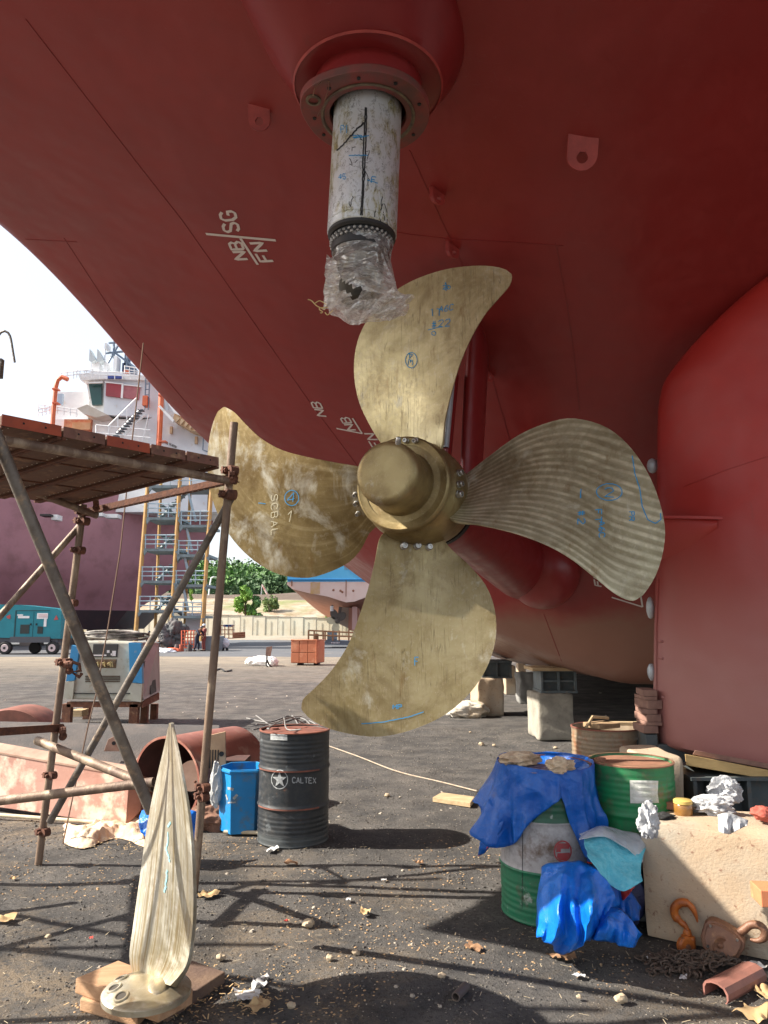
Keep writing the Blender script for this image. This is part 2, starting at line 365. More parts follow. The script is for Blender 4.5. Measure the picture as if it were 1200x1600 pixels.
def brass_mat(name, base, dark, kind):
    m = bpy.data.materials.new(name); m.use_nodes = True; n, b = nodes_of(m)
    tc = n.nodes.new('ShaderNodeTexCoord'); P = tc.outputs['Object']; U = tc.outputs['UV']
    big = noisetex(n, P, 3.2, 6, 0.6); fine = noisetex(n, P, 26, 8, 0.7); patch = noisetex(n, mapping(n, P, (1, 1, .7)), 3.6, 12, 0.68, 0.4)
    c = mixc(n, base, dark, mrange(n, big, 0.38, 0.66))
    c = mixc(n, c, (base[0] * 1.25, base[1] * 1.3, base[2] * 1.7), math_(n, 'MULTIPLY', mrange(n, fine, 0.5, 0.7), 0.35))
    h = math_(n, 'MULTIPLY', fine, 0.12)
    # grinding tracks that follow the span of the blade
    if kind in ('bands', 'cracks', 'faint', 'spare'):
        sc = {'bands': (17, 1.3, 1), 'cracks': (42, 2.2, 1), 'faint': (20, 1.2, 1), 'spare': (30, 1.0, 1)}[kind]
        v = mapping(n, U, sc) if kind != 'cracks' else mapping(n, P, (30, 5, 1.1))
        wv = noisetex(n, v, 1.0, 3, 0.45, 0.7)
        if kind == 'bands':
            wt = n.nodes.new('ShaderNodeTexWave'); wt.wave_type = 'BANDS'; wt.bands_direction = 'X'; wt.inputs['Scale'].default_value = 5.6
            wt.inputs['Distortion'].default_value = 3.0; wt.inputs['Detail'].default_value = 3; wt.inputs['Detail Scale'].default_value = 1.6
            n.links.new(mapping(n, U, (1, 0.25, 1)), wt.inputs['Vector']); f = mrange(n, wt.outputs['Fac'], 0.35, 0.95)
            f = math_(n, 'MULTIPLY', f, mrange(n, noisetex(n, P, 5, 7, .7), 0.36, 0.60, 0.10, 0.70))
            c = mixc(n, c, (0.80, 0.76, 0.55), f); h = math_(n, 'ADD', h, math_(n, 'MULTIPLY', wt.outputs['Fac'], 0.18))
        elif kind == 'cracks':
            f = mrange(n, math_(n, 'ABSOLUTE', math_(n, 'SUBTRACT', wv, 0.5)), 0.0, 0.016, 1.0, 0.0)
            f = math_(n, 'MULTIPLY', f, mrange(n, noisetex(n, P, 6, 6), 0.36, 0.56))
            c = mixc(n, c, (0.12, 0.09, 0.045), math_(n, 'MULTIPLY', f, 0.62)); h = math_(n, 'SUBTRACT', h, math_(n, 'MULTIPLY', f, 0.35))
        elif kind == 'faint':
            f = mrange(n, wv, 0.55, 0.75); c = mixc(n, c, (0.62, 0.52, 0.30), math_(n, 'MULTIPLY', f, 0.35))
        else:
            f = mrange(n, wv, 0.48, 0.66); c = mixc(n, c, (0.26, 0.18, 0.06), math_(n, 'MULTIPLY', f, 0.7)); f_ = mrange(n, noisetex(n, mapping(n, U, (60, 1.6, 1)), 1, 3), .54, .66); c = mixc(n, c, (.16, .15, .13), math_(n, 'MULTIPLY', f_, .45)); h = math_(n, 'ADD', h, math_(n, 'MULTIPLY', wv, 0.5))
    # chalky white oxide patches
    lim = {'bands': 0.60, 'cracks': 0.585, 'faint': 0.525, 'spare': 0.56, 'hub': 0.62}[kind]
    pf = mrange(n, patch, lim - .02, lim + 0.13); c = mixc(n, c, (0.66, 0.66, 0.58), math_(n, 'MULTIPLY', pf, 0.7))
    gm = mrange(n, noisetex(n, P, 2.1, 9, 0.7, .6), 0.46, 0.64); c = mixc(n, c, (dark[0] * .5, dark[1] * .42, dark[2] * .35), math_(n, 'MULTIPLY', gm, .62))
    sc3 = mrange(n, math_(n, 'ABSOLUTE', math_(n, 'SUBTRACT', noisetex(n, mapping(n, P, (3, 3, 1)), 4.0, 4, .5, 2.0), .5)), 0, .004, 1, 0); c = mixc(n, c, (.75, .70, .5), math_(n, 'MULTIPLY', math_(n, 'MULTIPLY', sc3, mrange(n, fine, .45, .6)), .5))
    st = mrange(n, noisetex(n, mapping(n, P, (1, 1, 0.25)), 9, 8, 0.7), 0.58, 0.70); c = mixc(n, c, (0.20, 0.11, 0.035), math_(n, 'MULTIPLY', st, 0.55))
    n.links.new(c, b.inputs['Base Color'])
    n.links.new(mrange(n, pf, 0, 1, 0.64, 0.15), b.inputs['Metallic'])
    n.links.new(mrange(n, fine, 0.3, 0.7, 0.32, 0.56), b.inputs['Roughness'])
    bumpn(n, b, h, 0.35, 0.006)
    return m
B_CR = brass_mat('bronze_ground_crazed', (0.58, 0.51, 0.30), (0.43, 0.37, 0.20), 'cracks')
B_CB = brass_mat('bronze_ground_brown', (0.40, 0.325, 0.175), (0.30, 0.23, 0.105), 'cracks')
B_BD = brass_mat('bronze_ground_banded', (0.42, 0.39, 0.26), (0.33, 0.30, 0.18), 'bands')
B_FT = brass_mat('bronze_oxidised', (0.30, 0.225, 0.10), (0.20, 0.14, 0.055), 'faint')
B_HB = brass_mat('bronze_hub', (0.34, 0.265, 0.125), (0.23, 0.165, 0.07), 'hub')
B_SP = brass_mat('bronze_spare_pale', (0.58, 0.56, 0.48), (0.42, 0.37, 0.25), 'spare')
CHALK = pm('blue_chalk', (0.03, 0.27, 0.55), rough=0.9)
CHALKW = pm('white_chalk', (0.62, 0.58, 0.42), rough=0.9)
STEELB = pm('bright_bolt_steel', (0.55, 0.54, 0.52), (0.3, 0.28, 0.25), 20, 0.35, metal=0.9)
BLACK = pm('black_rubber', (0.012, 0.012, 0.013), rough=0.6)
RUST = pm('rust_steel', (0.20, 0.085, 0.045), (0.10, 0.045, 0.03), 9, 0.85, bump=0.5, bscale=60, dirt=(0.32, 0.20, 0.12), dscale=14)
ROLE = pm('scaffold_pole_steel', (0.24, 0.165, 0.115), (0.13, 0.085, 0.065), 6, 0.6, metal=0.25, bump=0.4, bscale=70, dirt=(0.40, 0.31, 0.22), dscale=11, dfac=(0.5, 0.66), stretch=(1, 1, 0.35))
POLEG = pm('scaffold_pole_grey', (0.20, 0.175, 0.15), (0.11, 0.085, 0.07), 7, 0.55, metal=0.35, bump=0.35, bscale=70, dirt=(0.36, 0.26, 0.17), dscale=12)
COUP = pm('coupler_rust', (0.17, 0.07, 0.04), (0.09, 0.04, 0.03), 25, 0.85, metal=0.2, bump=0.6, bscale=90)
CONC = pm('cast_concrete', (0.36, 0.33, 0.27), (0.25, 0.23, 0.19), 3, 0.9, bump=0.7, bscale=30, dirt=(0.23, 0.20, 0.17), dscale=12, dfac=(0.56, 0.72))
CONCT = pm('tan_stained_concrete', (0.45, 0.335, 0.225), (0.40, 0.345, 0.27), 2.2, 0.85, bump=0.4, bscale=60, dirt=(0.22, 0.11, 0.07), dscale=26, dfac=(0.60, 0.70))
DSTEEL = pm('dark_grey_steel', (0.06, 0.075, 0.08), (0.09, 0.10, 0.10), 5, 0.6, dirt=(0.12, 0.09, 0.07), dscale=14)
GSTEEL = pm('grey_green_steel', (0.13, 0.16, 0.17), (0.09, 0.11, 0.12), 5, 0.6, dirt=(0.2, 0.18, 0.15), dscale=14)
WOOD = pm('weathered_wood', (0.40, 0.27, 0.15), (0.26, 0.165, 0.09), 5, 0.85, bump=0.5, bscale=50, stretch=(1, 6, 6))
WOODP = pm('pale_wood', (0.55, 0.41, 0.24), (0.42, 0.29, 0.16), 5, 0.85, bump=0.5, bscale=50, stretch=(1, 6, 6))
WOODT = pm('tan_timber', (0.50, 0.30, 0.17), (0.38, 0.21, 0.11), 4, 0.85, bump=0.5, bscale=45, stretch=(1, 5, 5))

# ================================================================ ground
def gz(x, y):   # gentle unevenness, nothing deeper than about a centimetre
    return 0.0
mb = MB()
xs = [-900, -300, -120, -60, -30, -15] + [(-6 + 0.25 * i) for i in range(49)] + [15, 30, 60, 120, 300, 900]
ys = [-600, -120, -30, -8] + [(0 + 0.25 * i) for i in range(57)] + [18, 24, 34, 50, 80, 120, 250, 600, 1500]
P = []
for y in ys:
    row = []
    for x in xs:
        z = 0.0
        if -6 < x < 6 and 0 < y < 14: z = 0.016 * (nz3((x, y, 0), 1.3) + 0.6 * nz3((x, y, 5), 3.1)) - 0.006
        row.append(V((x, y, z)))
    P.append(row)
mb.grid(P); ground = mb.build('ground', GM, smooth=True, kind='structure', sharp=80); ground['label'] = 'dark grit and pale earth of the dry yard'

# ================================================================ the ship above
AX = V((0.375, 0.927, 0.0)).normalized(); LB = V((AX.y, -AX.x, 0)); UP = V((0, 0, 1))
HUB = W(652, 772, 5.72)
SO = V((0.2, 5.6, 0.0)); TC = 1.5
def ship(s, t, z): return SO + AX * s + LB * t + UP * z
def st_of(p): q = V(p) - SO; return q.dot(AX), q.dot(LB)
ZC = [(-7, 6.1), (-5, 5.85), (-3, 5.5), (-1.5, 5.2), (0, 4.82), (1, 4.45), (2, 3.9), (3, 3.28), (4, 2.45), (4.6, 1.80), (5.0, 1.32), (5.35, 1.03), (5.7, 0.94), (8, 0.94), (45, 0.94)]
ZS = [(-7, 6.6), (-0.3, 5.75), (3, 4.45), (8.4, 2.78), (12, 2.05), (18, 1.4), (26, 1.05), (45, 1.0)]
FB = [(-7, 0.0), (3, 0.0), (5.6, 0.35), (8, 1.5), (12, 3.5), (18, 4.8), (26, 5.4), (45, 5.5)]
HB = 5.72
def hz(s, t):
    c = interp(ZC, s); e = max(interp(ZS, s), c + 0.02); f = interp(FB, s)
    u = max(0.0, (abs(t - TC) - f) / (HB - f)); u = min(u, 1.0)
    return c + (e - c) * (u ** 1.35)
mb = MB(); P = []
svals = [-6 + 0.12 * i for i in range(int(14 / 0.12))] + [8 + 0.6 * i for i in range(60)]
for s in svals:
    row = []; e = hz(s, TC - HB)
    row.append(ship(s, TC - HB - 0.25, 9.5)); row.append(ship(s, TC - HB - 0.25, e + 0.5))
    for k in range(1, 6):
        a = pi / 2 * k / 6; row.append(ship(s, TC - HB - 0.25 * cos(a), e + 0.22 + 0.25 * (1 - sin(a)) - 0.20))
    for j in range(73): t = TC - HB + 2 * HB * j / 72; row.append(ship(s, t, hz(s, t)))
    e2 = hz(s, TC + HB)
    row.append(ship(s, TC + HB + 0.25, e2 + 0.5)); row.append(ship(s, TC + HB + 0.25, 9.5))
    P.append(row)
mb.grid(P)
m0 = MB(); m0.grid(P); HBVH = m0.bvh()
# transom and deck close the body
c = len(P[0])
for row, rev in ((P[0], True), (P[-1], False)):
    o = len(mb.v); mb.v += [V(p) for p in row]; mb.f.append(tuple(o + k for k in (range(c) if rev else reversed(range(c)))))
mb.add([P[0][0], P[0][-1], P[-1][-1], P[-1][0]], [(0, 1, 2, 3)])
shipr = thing('ship', ship(0, 0, 0), 'large dark red ship hull propped up overhead with white draft marks', 'ship')
hull = mb.build('hull', HULL, shipr, smooth=True, sharp=50)

# plate seams, a welded bead slightly proud
mb = MB()
seams = [[(40, 30), (150, 172), (222, 265), (285, 345), (352, 440), (430, 552), (485, 630), (560, 730)], [(640, 235), (690, 345), (725, 420), (760, 560), (800, 700)],
         [(545, 352), (640, 366), (700, 373), (800, 378), (880, 384)], [(868, 380), (885, 470), (898, 560), (905, 640)], [(0, 372), (120, 378)], [(100, 372), (190, 510), (300, 640)],
         [(850, 960), (880, 1040)], [(420, 0), (470, 130)]]
for q in seams: mb = MB(); decal(mb, HBVH, [q], 0.007, 0.002, 8); mb.build('weld_seam', SEAMM, shipr, solid=0.004)
# draft and load marks in white paint
MK = []
MK += [[(322, 365), (431, 375)], [(376, 372), (403, 413)]]
MK += text_px('SG', (374, 360), (-3.2, -13), (-23, 2.5), 0.38)
MK += text_px('NB', (387, 404), (-4.5, -11.5), (-19, 1), 0.35)
MK += text_px('FN', (427, 407), (-7.0, -12), (-20, 1), 0.35)
mb = MB(); decal(mb, HBVH, MK, 0.027, 0.004, 3); mb.build('draft_mark', WPAINT, shipr, solid=0.002)
MK = text_px('NB', (510, 650), (-4.5, -9.5), (-14, -1), 0.3) + [[(526, 669), (566, 677)], [(566, 677), (551, 653)]]
MK += text_px('NB', (556, 671), (-5.0, -8.5), (-13, 1), 0.3) + text_px('FN', (597, 698), (-5.5, -9.0), (-15, 0), 0.3)
mb = MB(); decal(mb, HBVH, MK, 0.022, 0.004, 2.5); mb.build('draft_mark', WPAINT, shipr, solid=0.002)
MK = text_px('FN', (940, 916), (-1.5, -9), (-10, -2), 0.3) + [[(956, 933), (1004, 948)], [(1004, 948), (1001, 930)]] + text_px('NB', (990, 938), (-2, -6), (-8, -2), 0.3)
mb = MB(); decal(mb, HBVH, MK, 0.020, 0.004, 2.5); mb.build('draft_mark', WPAINT, shipr, solid=0.002)

# lifting eyes
def eye(px, py, wpx, side, hpx=None):
    l, nn, _, _ = HBVH.ray_cast(CO, ray(px, py).normalized(), 60)
    d = (l - CO).dot(V((0, cos(TH), sin(TH)))); wd = wpx * d / F; r = wd / 2; mb = MB(); H = wd * 1.0
    rt = LB if side else V((1, 0, 0)); th = V((0, .025, .012)) if not side else V((1, 0, 0)) * 0.03
    if side: rt = (AX * .85 + LB * .5).normalized()
    dn = V((0, 0.42, -0.9)).normalized() if not side else V((0, 0, -1))
    P = []; N = 20
    for k in range(N + 1):
        a = pi * k / N; o = l + dn * (H * 0.55) + rt * (r * cos(a)) + dn * (r * 0.95 * sin(a))
        P.append(o)
    outer = [l - dn * 0.05 + rt * r] + P + [l - dn * 0.05 - rt * r]
    hc = l + dn * (H * 0.62); inner = []
    for p in outer:
        q = (p - hc); inner.append(hc + q.normalized() * (r * 0.38))
    n = len(outer); vs = outer + inner + [p + th for p in outer] + [p + th for p in inner]; fs = []
    for k in range(n):
        k2 = (k + 1) % n; fs += [(k, k2, n + k2, n + k), (2 * n + k, 3 * n + k, 3 * n + k2, 2 * n + k2), (k, 2 * n + k, 2 * n + k2, k2), (n + k, n + k2, 3 * n + k2, 3 * n + k)]
    mb.add(vs, fs); mb.build('lifting_eye', REDP, shipr)
eye(404, 166, 34, False); eye(912, 213, 48, False)
for a in ((680, 297, 24), (704, 382, 22), (761, 580, 17)): eye(a[0], a[1], a[2], True)

# rudder trunk: fairing, flange, stock
STK = V((-0.097, 4.05, 0))
mb = MB(); P = []
def stadium(c, rw, fw, aft, z, n=48):
    o = []
    for k in range(n):
        a = 2 * pi * k / n; ca, sa = cos(a), sin(a); o.append(V((c.x, c.y, 0)) + LB * (rw * sa) + AX * ((fw if ca > 0 else aft) * ca) + UP * z)
    return o
for z, rw, fw, af in ((5.9, 0.78, 0.95, 2.6), (5.55, 0.70, 0.80, 1.9), (5.2, 0.58, 0.62, 0.95), (5.02, 0.465, 0.485, 0.52), (4.985, 0.448, 0.45, 0.45)): P.append(stadium(STK, rw, fw, af, z))
mb.grid(P, True)
o = len(mb.v); mb.v += [p.copy() for p in P[-1]]; mb.f.append(tuple(range(o, o + 48)))
mb.build('rudder_trunk', HULL2, shipr, smooth=True, sharp=50)
mb = MB(); mb.lathe([(0.446, 4.995), (0.457, 4.985), (0.446, 4.975)], STK, UP, 48); mb.build('weld_ring', REDP, shipr, smooth=True)
mb = MB(); mb.lathe([(0.33, 5.0), (0.33, 4.84)], STK, UP, 48); mb.build('trunk_neck', HULL2, shipr, smooth=True)
FR = 0.372
def flange_r(k, n):
    a = 2 * pi * k / n; return FR * (1 + 0.13 * max(0, cos(a - radians(205))) ** 8)
n = 72; mb = MB(); P = []
for r0, z in ((0.232, 4.80), (None, 4.80), (None, 4.850), (0.232, 4.850), (0.232, 4.80)):
    P.append([STK + V((cos(2 * pi * k / n), sin(2 * pi * k / n), 0)) * (r0 if r0 else flange_r(k, n)) + UP * z for k in range(n)])
mb.grid(P, True)
fl = mb.build('flange', pm('flange_red', (0.27, 0.045, 0.038), (0.20, 0.055, 0.048), 6, 0.5, dirt=(0.12, 0.06, 0.05), dscale=5, dfac=(0.42, 0.66)), shipr, smooth=True, sharp=40, bevel=0.004)
mb = MB(); mb.lathe([(0.230, 4.84), (0.272, 4.79), (0.285, 4.792), (0.285, 4.802)], STK, UP, 48); mb.build('seal_ring', pm('greasy_steel', (0.12, 0.09, 0.07), (0.25, 0.2, 0.13), 12, 0.4, metal=0.5), fl, smooth=True)
for a in (30, 75, 118, 150, 178, 228, 262, 300, 340):
    mb = MB(); p = STK + V((cos(radians(a)), sin(radians(a)), 0)) * 0.325; mb.cyl(p + UP * 4.793, p + UP * 4.80, 0.011, 10); mb.build('bolt_hole', BLACK, fl)
mb = MB(); p = STK + V((cos(radians(205)), sin(radians(205)), 0)) * 0.350; mb.lathe([(0.045, 4.80), (0.045, 4.79), (0.03, 4.788), (0.03, 4.80)], p, UP, 20); mb.build('grease_port', pm('greasy_steel', (0.1, 0.1, 0.1)), fl)
def stock_mat():
    m = bpy.data.materials.new('bright_stock_steel'); m.use_nodes = True; n, b = nodes_of(m)
    tc = n.nodes.new('ShaderNodeTexCoord'); P = tc.outputs['Object']; sp = n.nodes.new('ShaderNodeSeparateXYZ'); n.links.new(P, sp.inputs[0])
    big = noisetex(n, P, 3.5, 6, 0.6); st = noisetex(n, mapping(n, P, (1.5, 1.5, 0.7)), 14, 9, 0.72, 0.6); cr = noisetex(n, P, 26, 8, 0.7, 0.8)
    c = mixc(n, (0.74, 0.79, 0.82), (0.62, 0.64, 0.60), mrange(n, big, 0.35, 0.65))
    f = math_(n, 'MULTIPLY', mrange(n, st, 0.47, 0.58), mrange(n, big, 0.44, 0.54)); c = mixc(n, c, (0.36, 0.31, 0.10), math_(n, 'MULTIPLY', f, 0.85))
    f2 = math_(n, 'MULTIPLY', mrange(n, math_(n, 'ABSOLUTE', math_(n, 'SUBTRACT', cr, 0.5)), 0.0, 0.03, 1, 0), mrange(n, st, 0.48, 0.56)); c = mixc(n, c, (0.03, 0.03, 0.025), math_(n, 'MULTIPLY', f2, 0.85))
    n.links.new(c, b.inputs['Base Color']); b.inputs['Metallic'].default_value = 0.45; n.links.new(mrange(n, big, 0.3, 0.7, 0.28, 0.5), b.inputs['Roughness'])
    bumpn(n, b, cr, 0.25, 0.01); return m
stk = thing('rudder_stock', (STK.x, STK.y, 4.0), 'bright steel rudder stock hanging down from the red bolted flange', 'shaft')
mb = MB(); SR = 0.205; STX = V((.040, 0, 1)).normalized(); STO = V((STK.x - .040 * 4.87, STK.y, 0.0))
mb.lathe([(0.19, 4.02), (SR, 4.035), (SR, 4.065), (SR - 0.004, 4.068), (SR - 0.004, 4.075), (SR, 4.078), (SR, 4.86), (0.2, 4.88)], STO, STX, 64)
sbv = mb.bvh(); body = mb.build('shaft', stock_mat(), stk, smooth=True, sharp=30)
mb = MB(); mb.lathe([(0.0001, 4.0), (0.185, 4.0), (0.20, 4.012), (0.20, 4.030), (0.15, 4.032)], STO, STX, 64); mb.build('end_collar', pm('dark_collar', (0.05, 0.05, 0.05), rough=0.4, metal=0.6), stk, smooth=True)
mb = MB()
mb.lathe([(0.165, 3.90), (0.175, 3.91), (0.175, 4.0)], STO, STX, 40); mb.build('keyed_sleeve', pm('dark_collar', (0.05, 0.05, 0.05)), stk, smooth=True)
mb = MB()
for z in (3.965, 3.985):
    for k in range(34):
        a = 2 * pi * (k + (0.5 if z > 3.97 else 0)) / 34; mb.sphere(STO + STX * z + V((cos(a), sin(a), 0)) * 0.178, 0.011, 6, 4)
mb.build('wire_lashing', pm('wire_steel', (0.45, 0.43, 0.40), (0.1, 0.1, 0.1), 60, 0.5, metal=0.6), stk, kind=None)
mb = MB(); decal(mb, sbv, [[(571, 168), (568, 230), (566, 300), (562, 362)], [(573, 168), (571, 235), (568, 300), (564, 362)]], 0.008, 0.002, 5, jit=0.5)
decal(mb, sbv, [[(525, 236), (540, 222), (556, 204), (569, 192)]], 0.012, 0.002, 3, jit=1.2)
for k in range(10):
    x = R.gauss(560, 12); y = R.uniform(200, 350); decal(mb, sbv, [[(x, y), (x + R.uniform(-7, 7), y + R.uniform(-12, 12)), (x + R.uniform(-9, 9), y + R.uniform(-14, 14))]], 0.004, 0.002, 3, jit=1)
for k in range(8):
    x = R.gauss(598, 6); y = R.uniform(300, 352); decal(mb, sbv, [[(x, y), (x + R.uniform(-4, 4), y + R.uniform(6, 14))]], 0.005, 0.002, 3, jit=1)
mb.build('crack_line', BLACK, body, kind='stuff')
mb = MB(); decal(mb, sbv, text_px('P1', (533, 208), (5, 0), (0, -12)) + text_px('=', (552, 218), (14, 0), (0, -9)) + text_px('F', (580, 286), (7, 1), (1, -10)) + [[(545, 243), (575, 243)], [(574, 282), (590, 286)], [(553, 216), (577, 212)]] + text_px('45', (529, 280), (5, 0), (0, -8)), 0.005, 0.0025, 2.5, jit=0.5)
mb.build('chalk_mark', CHALK, body)
mb = MB(); mb.tube([W(489, 150, 3.72), W(492, 138, 3.70), W(499, 130, 3.72), W(505, 126, 3.8)], 0.003, 5)
mb.tube([W(496, 182, 3.72), W(505, 165, 3.70), W(513, 140, 3.70), W(515, 128, 3.74), W(508, 125, 3.78)], 0.003, 5)
tag(mb.build('wire', RUST), 'thin rusty wire loops hooked over the edge of the bolted flange', 'wire')

# torn cling film round the stock's lower end
def crumple(P, amp, sc, seed):
    for row in P:
        for k, p in enumerate(row):
            q = V(p) * sc + V((seed, 0, 0)); a_ = .34 - abs(noise.noise(q + V((5, 5, 5)))) * 1.5; row[k] = V(p) + V((noise.noise(q), noise.noise(q + V((7, 3, 1))), noise.noise(q + V((2, 9, 4))))) * (amp * .55) + V((a_ * .3, -a_, a_ * .35)) * (amp * .75)
    return P
FILM = bpy.data.materials.new('cling_film'); FILM.use_nodes = True; n_, b_ = nodes_of(FILM)
tc_ = n_.nodes.new('ShaderNodeTexCoord'); q_ = noisetex(n_, tc_.outputs['Object'], 9, 8, 0.7, 1.0); q2_ = noisetex(n_, mapping(n_, tc_.outputs['Object'], (1, 1, 4)), 18, 8, 0.7, 1.5)
cl_ = mixc(n_, (0.96, 0.94, 0.90), (0.85, 0.72, 0.50), mrange(n_, q_, 0.54, 0.72)); n_.links.new(cl_, b_.inputs['Base Color'])
b_.inputs['Metallic'].default_value = 0.45; b_.inputs['Roughness'].default_value = 0.20; b_.inputs['Specular IOR Level'].default_value = 1.0; b_.inputs['Coat Weight'].default_value = 1.0; b_.inputs['Coat Roughness'].default_value = .08
tl_ = n_.nodes.new('ShaderNodeBsdfTranslucent'); n_.links.new(cl_, tl_.inputs[0]); tp_ = n_.nodes.new('ShaderNodeBsdfTransparent'); m1_ = n_.nodes.new('ShaderNodeMixShader'); m1_.inputs[0].default_value = .5
n_.links.new(b_.outputs[0], m1_.inputs[1]); n_.links.new(tl_.outputs[0], m1_.inputs[2]); m2_ = n_.nodes.new('ShaderNodeMixShader'); n_.links.new(mrange(n_, q2_, 0.36, 0.60, 0.72, 0.10), m2_.inputs[0])
n_.links.new(m1_.outputs[0], m2_.inputs[1]); n_.links.new(tp_.outputs[0], m2_.inputs[2]); n_.links.new(m2_.outputs[0], n_.nodes['Material Output'].inputs[0])
bumpn(n_, b_, q_, 0.3, 0.01); crease(FILM, 10, .07, .9)
film = thing('plastic_wrap', (STK.x, STK.y, 3.5), 'torn clear plastic film wrapped round the lower end of the rudder stock', 'plastic wrap')
mb = MB(); P = []; n = 72
edges = [(3.962, 519, 612), (3.93, 520, 611), (3.87, 520, 608), (3.80, 514, 610), (3.73, 511, 616), (3.67, 508, 622), (3.61, 508, 630), (3.565, 511, 638)]
for z, xl, xr in edges:
    k = z; pl = W(xl, 0, 4.05); row = []
    tt = 4.05 / 0.95; cx = ((xl + xr) / 2 - 600) / F * tt; rx = (xr - xl) / 2 / F * tt * 1.04
    sub = []
    for i in range(n):
        a = 2 * pi * i / n; fold = 1 + 0.05 * sin(9 * a + z * 20) * (4.0 - z)
        sub.append(V((cx + rx * cos(a) * fold, 4.05 + min(rx, 0.198) * sin(a) * fold, z)))
    P.append(sub)
Q = []
for i in range(len(P) - 1):
    for k in range(4): Q.append([P[i][j].lerp(P[i + 1][j], k / 4) for j in range(n)])
Q.append(P[-1]); Q0 = [[p.copy() for p in r_] for r_ in Q]; crumple(Q, 0.050, 7, 1); crumple(Q, 0.010, 18, 3); Q = [[Q0[i][j].lerp(Q[i][j], min(1, .12 + max(0, 3.90 - Q0[i][j].z) * 4.5)) for j in range(n)] for i in range(len(Q))]; mb.grid(Q, True)
# the torn window on the lower left of the front
def inside(p):
    d = (V(p) - CO); d = d / (d.y * cos(TH) + d.z * sin(TH)); px = 600 + F * d.x; py = 800 - F * (-d.y * sin(TH) + d.z * cos(TH))
    return V(p).y < 4.05 and abs(py - (452 + (px - 548) * 0.34)) < 7 + 4 * noise.noise(V(p) * 30) and 524 < px < 578
mb.f = [q for q in mb.f if not inside(sum((mb.v[i] for i in q), V()) / 4)]
mb.build('film', FILM, film, smooth=True, sharp=120)
mb = MB()
def rag_sheet(pts_top, pts_bot, Yt, Yb, rows=10, cols=26, amp=0.03):
    T = spline([(a, b, 0) for a, b in pts_top], cols); B = spline([(a, b, 0) for a, b in pts_bot], cols); P = []
    for i in range(rows):
        u = i / (rows - 1); P.append([W(T[j].x + (B[j].x - T[j].x) * u, T[j].y + (B[j].y - T[j].y) * u, Yt + (Yb - Yt) * u + 0.03 * sin(j * 0.9 + i * 0.5)) for j in range(cols)])
    return crumple(crumple(P, amp, 12, 5), amp * 0.4, 40, 8)
mb.grid(rag_sheet([(508, 440), (530, 455), (560, 468), (600, 462), (640, 462)], [(504, 482), (528, 484), (552, 508), (590, 490), (608, 503)], 3.86, 3.92))
mb.grid(rag_sheet([(511, 395), (509, 420), (507, 450), (512, 470)], [(524, 400), (530, 425), (528, 450), (524, 480)], 3.86, 3.84, 6, 20))
mb.grid(rag_sheet([(590, 420), (606, 440), (625, 458), (646, 466)], [(560, 470), (580, 490), (600, 502), (618, 498)], 3.9, 3.95, 10, 22))
mb.build('torn_flap', FILM, film, smooth=True, sharp=120)
mb = MB()
for a in ([(508, 484), (495, 478), (487, 470), (481, 468)], [(512, 480), (498, 482), (505, 488), (500, 489)], [(520, 485), (512, 492), (508, 488)], [(510, 476), (500, 470), (492, 474)]):
    mb.tube(spline([tuple(W(x, y, 3.86)) for x, y in a], 10), 0.003, 4)
mb.build('loose_strand', pm('yellowed_plastic', (0.6, 0.45, 0.2), rough=0.4), film)
mb = MB(); mb.lathe([(0.0001, 3.60), (0.10, 3.61), (0.13, 3.68), (0.14, 3.9), (0.16, 3.92)], STO, STX, 32); mb.build('tapered_end', pm('dark_taper', (0.04, 0.035, 0.03), (0.09, 0.08, 0.06), 10, 0.5, metal=0.4), stk, smooth=True)

# ================================================================ shaft bossing and strut
SHA = (AX + UP * -0.075).normalized()
def shp(s, dx=0.0, dz=0.0): return HUB + SHA * s + V((SHA.y, -SHA.x, 0)) * dx + UP * dz
mb = MB(); prof = []
for s, r in ((0.46, 0.30), (0.50, 0.325), (0.62, 0.335), (1.2, 0.30), (2.0, 0.30), (3.0, 0.35), (4.0, 0.40), (5.5, 0.36)): prof.append((r, s))
mb.lathe(prof, HUB, SHA, 48); mb.build('shaft_bossing', HULL2, shipr, smooth=True)
mb = MB(); mb.lathe([(0.30, 0.40), (0.345, 0.405), (0.345, 0.47), (0.30, 0.475)], HUB, SHA, 48); mb.build('rope_guard_seal', BLACK, shipr, smooth=True)
bl = W(848, 893, 9.4)
mb = MB(); mb.sphere(bl, 0.48, 40, 24, (0.95, 1.3, 1.0)); mb.build('bossing_bulb', HULL, shipr, smooth=True)
# the strut: a faired leg from the bossing up to the hull
def foil(c0, c1, ch0, ch1, th0, th1, ax=AX, n=20, rows=6):
    P = []; lat = V((ax.y, -ax.x, 0))
    for i in range(rows):
        u = i / (rows - 1); c = V(c0).lerp(V(c1), u); ch = ch0 + (ch1 - ch0) * u; th = th0 + (th1 - th0) * u; row = []
        for k in range(n):
            a = 2 * pi * k / n; x = cos(a); row.append(c + ax * (ch / 2 * x) + lat * (th / 2 * sin(a) * (1 - 0.25 * x)))
        P.append(row)
    return P
s0 = W(735, 800, 6.6); s1 = W(752, 470, 6.75)
mb = MB(); mb.grid(foil(s0, s1, 0.55, 0.62, 0.14, 0.17), True); mb.build('shaft_strut', HULL2, shipr, smooth=True, sharp=60)
mb = MB(); mb.grid(foil(W(697, 700, 6.35), W(706, 600, 6.38), 0.10, 0.10, 0.05, 0.05), True)
o = mb.build('anode_bar', pm('pale_zinc', (0.52, 0.56, 0.58), (0.38, 0.42, 0.46), 8, 0.5, metal=0.3), shipr, smooth=True)
